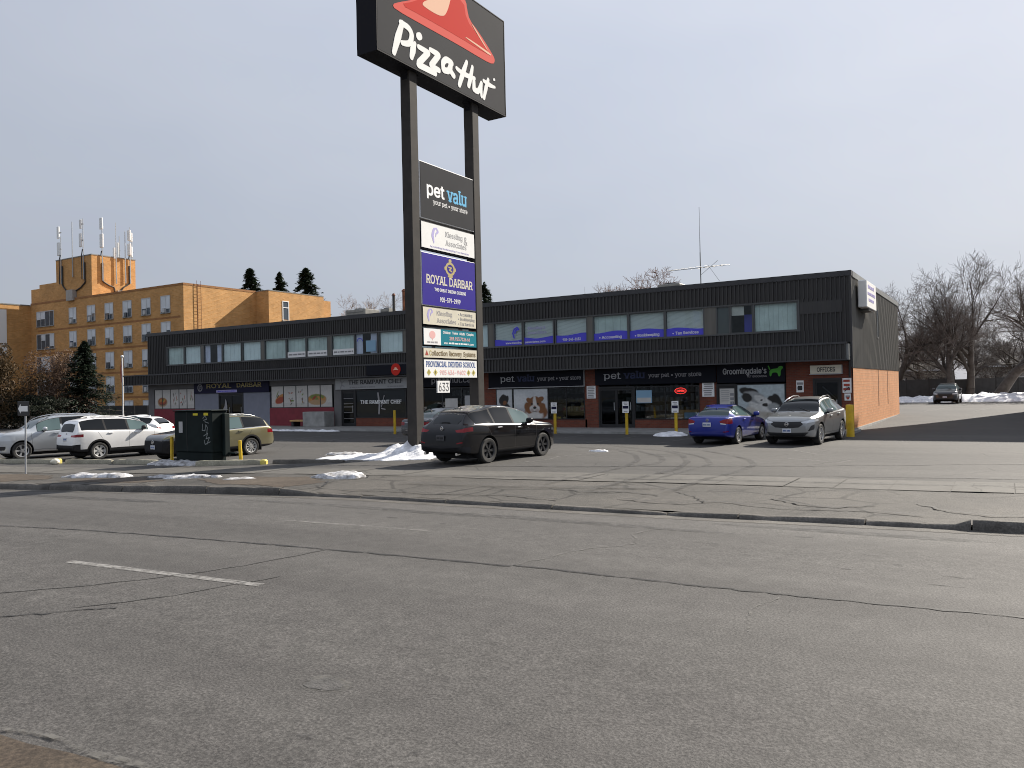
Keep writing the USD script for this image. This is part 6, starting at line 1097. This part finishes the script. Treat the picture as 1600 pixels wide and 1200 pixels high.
ml = suv(4.82, 1.93, 1.78, 2.915, .90, .375, 'paint_silver', ('twin', 5, 'alloy'), rake=-.12, belt=1.16, hood=1.16, cowl=1.27, handle_m='chrome', rails=(1.6, 4.0, 'chrome'), rw_back=REAR_GLASS, dark_from=2.4,
    cuts=[('headlight', 'front', [(.52, .92), (.72, .98), (1.0, .98), (1.0, .82), (.75, .80), (.55, .82)], 'lamp_clear', .65), ('grille', 'front', [(0, .55), (.42, .58), (.5, .90), (0, .93)], 'lamp_dark', .2), ('fog_intake', 'front', [(.5, .42), (.86, .42), (.9, .58), (.6, .58)], 'black', .3), ('tail_light', 'rear', [(.6, 1.0), (1.0, 1.05), (1.0, .9), (.6, .88)], 'lamp_red', .3), ('running_board', 'side', [(1.45, .30), (3.25, .30), (3.25, .38), (1.45, .38)], 'alloy', .5)],
    plates=[('front', .58, 'plate_white', .31)], badge=('front', .78, .08))
vehicle('parked_wagon', 'silver tall wagon with chrome roof rails facing the road at far left', 'car', (-36.08, 19.74), 258, ml)
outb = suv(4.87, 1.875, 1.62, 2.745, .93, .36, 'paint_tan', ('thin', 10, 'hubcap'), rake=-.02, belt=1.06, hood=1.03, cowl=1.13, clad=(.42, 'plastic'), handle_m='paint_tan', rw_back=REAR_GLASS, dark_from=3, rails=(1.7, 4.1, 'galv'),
    cuts=[('hood', 'top', [(.02, .62), (.5, .70), (1.2, .72)], 'paint_char', .60), ('front_bumper', 'front', [(0, .2), (1.1, .2), (1.1, .78), (.7, .80), (0, .82)], 'plastic', .55), ('headlight', 'front', [(.50, .80), (.68, .86), (1.0, .90), (1.0, .80), (.6, .77)], 'lamp_dark', .55), ('tail_light', 'rear', [(.5, 1.0), (1.0, 1.06), (1.0, .90), (.7, .88)], 'lamp_red', .40), ('skid_plate', 'front', [(0, .30), (.62, .30), (.58, .36), (0, .37)], 'alloy', .05)],
    plates=[('front', .55, 'plate_white', .31)], badge=('front', .74, .06), chrome=True)
vehicle('parked_wagon', 'tan wagon with black hood partly hidden behind the green box', 'car', (-27.44, 21.19), 264, outb)
hatch = suv(4.35, 1.80, 1.53, 2.63, .88, .335, 'paint_white', ('wide', 5, 'alloy'), belt=1.03, hood=.98, cowl=1.08, rake=.10, rw_back=[(0, 1.10), (.50, 1.09), (.54, 1.2), (.48, 1.36), (0, 1.39)], dark_from=3, cuts=[('tail_light', 'rear', [(.5, .92), (1.0, .98), (1.0, .84), (.5, .82)], 'lamp_red', .12)], plates=[('rear', .68, 'plate_white', .3)])
vehicle('parked_hatchback', 'white rounded hatchback showing above the hood of the white crossover', 'car', (-38.5, 24.9), 205, hatch)
far = suv(4.62, 1.86, 1.66, 2.69, .92, .355, 'paint_char', ('wide', 5, 'alloy'), cuts=[('grille', 'front', [(0, .5), (.4, .5), (.55, .82), (0, .82)], 'black', .2), ('headlight', 'front', [(.52, .84), (.95, .9), (.95, .8), (.55, .76)], 'lamp_clear', .5)], rw_back=REAR_GLASS, plates=[('front', .55, 'plate_white', .31)])
vehicle('parked_crossover', 'small dark crossover facing forward far back on the driveway', 'car', (-4.35, 76.6), 268, far)
def sedan(L, W, Ht, wb, fo, R, paint_, rim, **kw):
    c = fo+.42; rf = c+.98; rb = fo+wb+.12; e = L-.55
    sp = dict(L=L, W=W, wb=wb, fo=fo, R=R, paint=paint_, rim=rim, zt=[(0, .52), (.04, .66), (.15, .74), (.5, .84), (c, .98), (c+.5, 1.22), (rf, Ht-.06), (rf+.5, Ht), (rf+.9, Ht-.005), (rb-.35, Ht-.09), (rb+.1, Ht-.24), (e, 1.04), (e+.28, 1.03), (L-.10, 1.00), (L-.05, .90), (L-.015, .74), (L, .58)],
        zs=[(0, .48), (.06, .62), (.4, .76), (c, .90), (fo+wb*.5, .94), (rb, 1.00), (e, 1.0), (L-.1, .96), (L-.05, .84), (L, .52)], wt=[(0, W*.3), (.3, W*.40), (c, W*.40), (c+.5, W*.345), (rf, W*.31), (rb-.3, W*.305), (rb+.1, W*.32), (e, W*.37), (L, W*.38)],
        dlo=(c+.35, rb-.02), ws=(c+.05, rf-.04), rw_top=(rb-.28, e-.03), pillars=[(fo+wb*.50, .08, .03)], mirror=c+.45, handles=[fo+wb*.5-.22, fo+wb*.5+.72],
        seams=[(c+.08, .34, c+.05, .92), (fo+wb*.5, .34, fo+wb*.5, .95), (fo+wb-.25, .55, fo+wb+.02, .98)], fin=rb-.2, cuts=[], plates=[])
    sp.update(kw); return sp
blue = sedan(4.37, 1.70, 1.44, 2.57, .83, .31, 'paint_blue', ('wide', 5, 'alloy'), front_glass='car_glass', cuts=[('tail_light', 'rear', [(.46, .86), (.62, .93), (1.0, .98), (1.0, .82), (.78, .76), (.5, .80)], 'lamp_red', .40), ('tail_lens', 'rear', [(.50, .76), (.70, .74), (.72, .78), (.5, .80)], 'lamp_clear', .1), ('bumper_insert', 'rear', [(0, .22), (.52, .22), (.48, .32), (0, .33)], 'plastic', .05), ('reflector', 'rear', [(.6, .46), (.78, .48), (.78, .51), (.6, .50)], 'lamp_red', .15)], plates=[('rear', .74, 'plate_white', .31)], plate_in=.0, badge=('rear', .90, .045), badge_in=.045, handle_m='paint_blue', dark_from=3)
vehicle('parked_sedan', 'bright blue sedan parked nose in before the grooming shop', 'car', (-9.18, 30.82), 86, blue)
dark = sedan(4.75, 1.82, 1.47, 2.78, .9, .33, 'paint_navy', ('wide', 5, 'alloy'), cuts=[('tail_light', 'rear', [(.52, .88), (1.0, .94), (1.0, .78), (.55, .76)], 'lamp_red', .3), ('chrome_strip', 'rear', [(0, .88), (.55, .88), (.55, .92), (0, .92)], 'chrome', .05)], plates=[('rear', .72, 'plate_white', .31)], dark_from=3)
vehicle('parked_sedan', 'dark navy sedan mostly hidden behind the front pylon pole', 'car', (-21.35, 29.7), 76, dark)
env = suv(4.64, 1.88, 1.62, 2.78, .90, .37, 'paint_grey', ('twin', 5, 'alloy'), belt=1.07, hood=1.03, cowl=1.14, rake=.10, rails=(1.75, 3.6, 'chrome'), front_glass='car_glass', rw_back=REAR_GLASS, dark_from=3, handle_m='paint_grey',
    cuts=[('roof_panel', 'top', [(2.30, .50), (2.5, .53), (3.3, .53), (3.5, .50)], 'black', 1.45), ('headlight', 'front', [(.44, .80), (.66, .87), (1.0, .93), (1.0, .86), (.66, .78)], 'lamp_clear', .62), ('grille', 'front', [(0, .60), (.40, .63), (.56, .74), (.50, .84), (0, .82)], 'black', .18), ('lower_grille', 'front', [(0, .33), (.60, .34), (.74, .47), (0, .44)], 'black', .25), ('air_intake', 'front', [(.70, .50), (.86, .56), (.88, .74), (.80, .70)], 'black', .3), ('chin_trim', 'front', [(0, .27), (.75, .29), (.8, .33), (0, .31)], 'chrome', .12), ('sill_trim', 'side', [(1.5, .22), (3.2, .22), (3.2, .33), (1.5, .33)], 'plastic', .5), ('tail_light', 'rear', [(.5, 1.0), (1.0, 1.05), (1.0, .9), (.6, .9)], 'lamp_red', .4)],
    plates=[('front', .52, 'plate_white', .31)], badge=('front', .74, .06))
t = vehicle('parked_crossover', 'silver grey crossover facing the road at the brick corner', 'car', (-6.43, 31.28), 265, env)
obj(t, 'grille_wing', cat(*[tubes([(.9+1.39-.02, s*.08, .745, .9+1.39-.04, s*.50, .80, .014, .01)], 6) for s in (-1, 1)]), 'chrome', world=False)
# ------------------------------------------------------------------ trees and shrubs
def branch_tree(rng, height, r0, lean=(0, 0), fork=.3, levels=5, spread=.6, up=.35, twig_r=.011, kids=5, crook=.10):
    """trunk and limb segments, and twig segments, base at the origin; each branch carries about kids children"""
    limbs, twigs = [], []; d0 = np.array([lean[0], lean[1], 1.0]); todo = [(np.zeros(3), d0/np.linalg.norm(d0), height*.5, r0, 0)]
    while todo:
        p, d, length, r, lv = todo.pop(); n = (6, 5, 4, 3, 2, 2, 2)[lv]; W = rng.normal(0, crook*(.6+.35*lv), (n, 3)); W[:, 2] += up*.10*(lv > 0); pts, dirs = [p], [d]
        for k in range(n):
            d = d+W[k]; d /= math.sqrt(d @ d); q = p+d*(length/n); ra, rb = r*(1-.6*k/n), r*(1-.6*(k+1)/n)
            (limbs if lv <= 2 else twigs).append((*p, *q, max(ra, twig_r), max(rb, twig_r*.8))); p = q; pts.append(p); dirs.append(d)
        if lv >= levels: continue
        nk = kids+(1 if lv == 0 else 0)+int(rng.integers(-1, 2)); t0 = fork if lv == 0 else .18
        for c in range(nk):
            t = t0+(1-t0)*(c+rng.uniform(.2, 1.0))/nk if c < nk-1 else 1.0; t = min(t, 1.0)*n; i = min(int(t), n-1); b = pts[i]+(pts[i+1]-pts[i])*(t-i); dd = dirs[i+1]
            v = rng.normal(0, 1, 3); v -= dd*(v @ dd); v /= math.sqrt(v @ v); th = rng.uniform(.45, 1.05)*spread*(1.3 if c < nk-1 else .4)
            nd = dd*math.cos(th)+v*math.sin(th); nd[2] += up*.22; nd /= math.sqrt(nd @ nd); u = t/n
            todo.append((b, nd, length*rng.uniform(.50, .80)*(1.15-.35*u), max(r*(1-.6*u)*rng.uniform(.5, .75), twig_r), lv+1))
    return np.array(limbs), np.array(twigs)
def bare_tree(name, label, x, y, height, r0, seed, z=None, group=None, twig='twig', tr=.009, **kw):
    rng = np.random.default_rng(seed); l, w = branch_tree(rng, height, r0, twig_r=tr, **kw); z = gz(x, y) if z is None else z
    top = max(l[:, 5].max(), w[:, 5].max() if len(w) else 0); k = height/top
    for a in (l, w): a[:, :6] *= k; a[:, [0, 3]] += x; a[:, [1, 4]] += y; a[:, [2, 5]] += z-.1
    t = thing(name, label, 'tree', (x, y, z), group=group); thick = l[:, 6] > r0*.30
    obj(t, 'trunk', tubes(l[thick], 8), 'bark', smooth=True); obj(t, 'branch', tubes(l[~thick], 5), 'bark' if twig == 'twig' else twig, smooth=True)
    obj(t, 'crown', tubes(w, 3), twig)
    return len(w)
def conifer(name, label, x, y, h, r, seed, z0=None, mat_='needles', n=2600, base=.06, shape=1.0, size=.30, droop=.30, trunk_r=.12, cat_='tree', kind_up=False):
    rng = np.random.default_rng(seed); z0 = gz(x, y) if z0 is None else z0
    t = thing(name, label, cat_, (x, y, z0)); obj(t, 'trunk', tubes([(x, y, z0-.1, x+rng.normal(0, .1), y, z0+h*.95, trunk_r, .02)], 8), 'bark')
    V, F = [], []; nb = max(30, n//26); limbs = []
    for b in range(nb):
        u = base+(1-base)*(b+rng.random())/nb; a = rng.uniform(0, 2*PI); R_ = r*(1-u)**shape*rng.uniform(.5, 1.1)*(.55+.9*float(meshkit.noise([math.cos(a)*1.3+seed, math.sin(a)*1.3, u*4.0])))+.05; zb = z0+h*u
        dirn = np.array([math.cos(a), math.sin(a), 0]); dz = (-droop if not kind_up else .8)*R_
        limbs.append((x, y, zb, x+dirn[0]*R_, y+dirn[1]*R_, zb+dz*.7, .025, .008))
        for k in range(26):
            s = rng.random()**.7; p = np.array([x, y, zb])+dirn*R_*s+np.array([0, 0, dz*s*s])+rng.normal(0, [.10*R_+.04, .10*R_+.04, .05*h/8+.02])
            dd = dirn*rng.uniform(.4, 1)+rng.normal(0, .5, 3)*np.array([1, 1, .5]); dd /= np.linalg.norm(dd); sd_ = np.cross(dd, [0, 0, 1])+rng.normal(0, .3, 3); sd_ /= np.linalg.norm(sd_); q = size*rng.uniform(.5, 1.2)
            i = len(V); V += [p-dd*q*.5, p+sd_*q*.22, p+dd*q*.6-np.array([0, 0, .12*q]), p-sd_*q*.22]; F += [(i, i+1, i+2), (i, i+2, i+3)]
    obj(t, 'branch', tubes(limbs, 3), 'twig'); obj(t, 'crown', trimesh.Trimesh(np.array(V), np.array(F), process=False), mat_)
def shrub(name, label, x, y, w, d, h, seed, m, n=5000, size=.21, z0=None, stems=14, twigm='twig_pale', top=.75):
    rng = np.random.default_rng(seed); z0 = gz(x, y) if z0 is None else z0; t = thing(name, label, 'shrub', (x, y, z0)); V, F, T = [], [], []
    cl = [(rng.normal(0, .33), rng.normal(0, .33), rng.uniform(.1, .92)**top, rng.uniform(.10, .24)) for _ in range(34)]
    for cx, cy, cz, cr in cl:
        sh_ = 1.0-.55*max(0, cz-.45)
        c = np.array([x+cx*w*sh_, y+cy*d*sh_, z0+cz*h]); T.append((x+cx*w*.3, y+cy*d*.3, z0, *c, .03, .01))
        for _ in range(3): e = c+rng.normal(0, 1, 3)*np.array([w*cr, d*cr, h*cr*.8]); T.append((*c, *e, .01, .004))
        for _ in range(n//34):
            g = rng.normal(0, 1, 3); g /= max(1, np.linalg.norm(g)*.8); p = c+g*np.array([w*cr, d*cr, h*cr*.8]); p[2] = max(p[2], z0+.03)
            dd = rng.normal(0, 1, 3)+np.array([0, 0, .6]); dd /= np.linalg.norm(dd); s2 = np.cross(dd, rng.normal(0, 1, 3)); s2 /= np.linalg.norm(s2); q = size*rng.uniform(.5, 1.3)
            i = len(V); V += [p-dd*q*.5, p+s2*q*.25, p+dd*q*.6, p-s2*q*.25]; F += [(i, i+1, i+2), (i, i+2, i+3)]
    obj(t, 'stem', tubes(T, 4), twigm); obj(t, 'foliage', trimesh.Trimesh(np.array(V), np.array(F), process=False), m)
bare_tree('bare_tree', 'bare crooked tree partly hidden by the sunlit side wall', -9.6, 90, 12.6, .36, 101, lean=(.16, .05), crook=.15, spread=.95, up=.2, kids=5, fork=.22)
bare_tree('bare_tree', 'many limbed bare tree directly behind the far dark crossover', -4.6, 88, 13.6, .40, 102, lean=(-.08, 0), spread=.85, up=.3, kids=5, fork=.22)
bare_tree('bare_tree', 'tall upright fan shaped bare tree right of the far crossover', -3.3, 91, 14.6, .42, 103, lean=(.05, 0), spread=.80, up=.4, kids=5, fork=.25)
bare_tree('bare_tree', 'thick leaning bare trunk at the right edge of the picture', -1.1, 88, 14.2, .55, 104, lean=(.55, .1), spread=.85, crook=.13, up=.35, kids=5)
bare_tree('bare_tree', 'bare tree with low crown behind the leaning trunk', 2.4, 104, 13.5, .36, 105, spread=.9, up=.25, kids=5)
for q, (x, y, h, lb) in enumerate([(-17.5, 112, 13.8, 'thin grey bare tree rising just over the side roof edge'), (-13, 128, 12.5, 'far hazy bare tree between the two left hand trunks'), (-6.5, 132, 12.5, 'far hazy bare tree behind the fan shaped tree'), (5.5, 126, 12.5, 'far hazy bare tree by the grey roofed bungalow'), (-9, 108, 9.5, 'short bushy bare tree over the left end of the dark fence'), (1.2, 110, 9, 'short bushy bare tree above the dark fence on the right'), (-4, 118, 11, 'dense bare thicket tree between the bungalows')]):
    bare_tree('bare_tree', lb, x, y, h, .24, 120+q, spread=.95, levels=5, kids=5, tr=.015, up=.2)
bare_tree('bare_tree', 'rusty brown twiggy treetop above the dark flat roof', -34.2, 86, 16.0, .3, 131, twig='twig_red', spread=.95, kids=6, tr=.022, up=.2)
bare_tree('bare_tree', 'small faint treetop over the roof left of the rusty one', -41.0, 86, 14.8, .2, 132, twig='twig_pale', spread=.95, tr=.014, up=.2)
bare_tree('bare_tree', 'pale wispy treetop behind the rooftop air units', -79.5, 86, 16.9, .3, 133, twig='twig_pale', spread=.9, kids=5, tr=.014, up=.4)
bare_tree('bare_tree', 'pale wispy treetop left of the vent pipes', -74.0, 86, 15.6, .25, 134, twig='twig_pale', spread=.85, tr=.014, up=.4)
conifer('spruce_tree', 'broad dark conifer top above the brick roof, leftmost of three', -131, 112, 27.7, 7.5, 141, size=1.0, n=8000, shape=.6)
conifer('spruce_tree', 'narrow dark conifer top in the middle above the brick roof', -122.4, 112, 26.0, 5.5, 142, size=.9, n=7000, shape=.6)
conifer('spruce_tree', 'pointed dark conifer top rightmost above the brick roof', -115.1, 112, 26.2, 7.5, 143, size=1.0, n=8000, shape=.6)
conifer('spruce_tree', 'dark conifer just right of the pylon above the roof', -56.75, 86, 15.5, 4.2, 144, size=.6, n=5000, shape=.7)
conifer('spruce_tree', 'dark green ragged spruce before the brick windows', -64.6, 38.0, 6.9, 3.3, 145, size=.34, n=9000, droop=.18, base=.10, shape=.75)
shrub('cedar_shrub', 'tall orange brown winter shrub at the left edge', -69.3, 33.5, 5.6, 3.4, 6.4, 151, 'cedar_brown', 14000)
shrub('cedar_shrub', 'greyish pink twiggy shrub between orange shrub and spruce', -67.2, 37.5, 4.6, 3, 6.0, 152, 'cedar_grey', 8000)
shrub('cedar_shrub', 'brown shrub partly cut by the left picture border', -72.5, 31.2, 4.2, 3, 5.0, 153, 'cedar_brown', 6000)
shrub('ivy_hedge', 'dark low evergreen thicket under the brown shrubs', -64.8, 34.5, 6.5, 2.2, 2.6, 154, 'ivy_dark', 7000, top=1.2)
# ------------------------------------------------------------------ snow
def heap(name, label, pts, h, seed, m='snow', lumps=.5, cell=.09, peak=None, z=None):
    ragged = .9 if m == 'dirty_snow' else .25
    poly = Polygon(pts); x0, y0, x1, y1 = poly.bounds; nx, ny = max(8, int((x1-x0)/cell)), max(8, int((y1-y0)/cell))
    X, Y = np.meshgrid(np.linspace(x0-.2, x1+.2, nx), np.linspace(y0-.2, y1+.2, ny), indexing='ij')
    import shapely
    P = shapely.points(X, Y); inside = shapely.contains(poly, P); dist = shapely.distance(P, poly.exterior)*np.where(inside, 1, -1)
    wd = min(x1-x0, y1-y0)*.42; base = np.clip(dist/wd+ragged*(meshkit.noise(np.stack([X*2.3, Y*3.2, X*0+seed], -1))-.55)+ragged*.6*(meshkit.noise(np.stack([X*8, Y*10, X*0+seed], -1))-.5), -1, 1)
    A = np.array(h if np.ndim(h) == 0 else 1.0)
    if peak is not None: A = np.maximum(.0, sum(hh*np.exp(-(((X-px)/sx)**2+((Y-py)/sy)**2)) for px, py, sx, sy, hh in peak))
    n1 = meshkit.fbm(np.stack([X*2.2, Y*2.2, X*0+seed*3.1], -1), 4); n2 = meshkit.noise(np.stack([X*7, Y*7, X*0+seed], -1)); n3 = meshkit.noise(np.stack([X*15, Y*15, X*0+seed], -1))
    Z = np.where(base > 0, np.sqrt(np.clip(base, 0, 1))*A*(1-lumps*.6+lumps*1.3*(n1-.1))+np.minimum(1, base*4)*A**.5*.16*(n2-.5)*lumps+np.minimum(1, base*4)*A**.5*.07*(n3-.5), -.12)
    zz = G(X, Y)+.004+Z if z is None else z+Z
    v = np.stack([X, Y, zz], -1).reshape(-1, 3); i, j = np.meshgrid(np.arange(nx-1), np.arange(ny-1), indexing='ij'); a = (i*ny+j).ravel()
    keep = (base > -.15)[:-1, :-1].ravel() | (base > -.15)[1:, 1:].ravel(); a = a[keep]
    msh = trimesh.Trimesh(v, np.vstack([np.c_[a, a+ny, a+ny+1], np.c_[a, a+ny+1, a+1]]), process=False); msh.remove_unreferenced_vertices()
    obj(None, name, msh, m, smooth=True, label=label, cat='snow')
heap('snow_heap', 'large white snow heap against the front pylon pole', [(-20.9, 20.6), (-20.0, 20.4), (-19.0, 20.3), (-17.6, 20.3), (-16.3, 20.6), (-15.9, 21.6), (-16.6, 23.4), (-18.2, 24.6), (-19.6, 24.0), (-20.6, 22.6), (-21.2, 21.4)], 1, 1, peak=[(-17.9, 22.2, 1.1, .9, .48), (-16.9, 21.6, .9, .9, .26), (-20.2, 21.5, 1.4, .5, .10)], lumps=1.1, cell=.07)
heap('snow_heap', 'ridge of dirty white snow on the verge right of the arrow post', [(-24.9, 13.9), (-23.6, 13.7), (-22.4, 13.9), (-21.9, 14.3), (-22.3, 14.65), (-23.6, 14.5), (-24.6, 14.25)], .11, 2, 'dirty_snow', .9, .06)
heap('snow_heap', 'long low strip of old snow on the verge before the green box', [(-21.2, 14.2), (-20.2, 14.1), (-19.2, 14.3), (-18.7, 14.7), (-19.2, 15.0), (-20.2, 14.8), (-21.0, 14.6)], .09, 3, 'dirty_snow', .9, .06)
heap('snow_heap', 'thin snow remnant on the verge right of the long strip', [(-18.0, 14.2), (-17.5, 14.1), (-17.2, 14.5), (-17.3, 15.0), (-17.8, 14.7)], .06, 4, 'dirty_snow', .9, .05)
heap('snow_heap', 'small rounded dirty snow mound near the driveway kerb end', [(-15.6, 15.4), (-14.9, 15.1), (-14.2, 15.4), (-14.3, 15.9), (-14.7, 16.15), (-15.2, 16.0), (-15.5, 15.8)], .15, 5, 'dirty_snow', .9, .05)
heap('snow_heap', 'snow remnant at the foot of the green box', [(-26.6, 17.9), (-25.2, 17.7), (-24.0, 17.8), (-23.3, 18.1), (-24.0, 18.45), (-26.4, 18.7)], .16, 6, 'dirty_snow', .8, .05)
heap('snow_heap', 'small snow scrap by the yellow post left of the blue sedan', [(-13.4, 33.4), (-12.6, 33.0), (-12.0, 33.5), (-11.9, 34.2), (-12.6, 34.4), (-13.3, 34.1)], .17, 7, 'snow', .8, .05)
heap('snow_heap', 'thin line of snow along the walkway before the black shop', [(-39.5, 33.9), (-36.2, 34.0), (-33.0, 33.9), (-32.8, 34.4), (-36, 34.5), (-39.4, 34.4)], .09, 8, 'snow', .9, .07)
heap('snow_heap', 'flat snow scrap left of the long concrete stop with yellow end', [(-22.4, 22.4), (-21.2, 22.2), (-20.6, 22.7), (-21.4, 23.2), (-22.6, 23.0)], .08, 9, 'dirty_snow', .9, .06)
heap('snow_heap', 'small snow scrap by the crossover front wheel', [(-12.3, 24.9), (-11.9, 24.7), (-11.6, 25.0), (-12.0, 25.2)], .08, 10, 'snow', .8, .04)
heap('snow_bank', 'long ploughed snow bank along the dark back fence', [(-13, 80.5), (-9, 79.8), (-6.0, 80.6), (-4, 80.2), (0, 80.2), (6, 84), (10, 92), (11, 99), (6, 96), (0, 91), (-6, 86.8), (-14, 83)], .85, 11, 'snow', .7, .28)
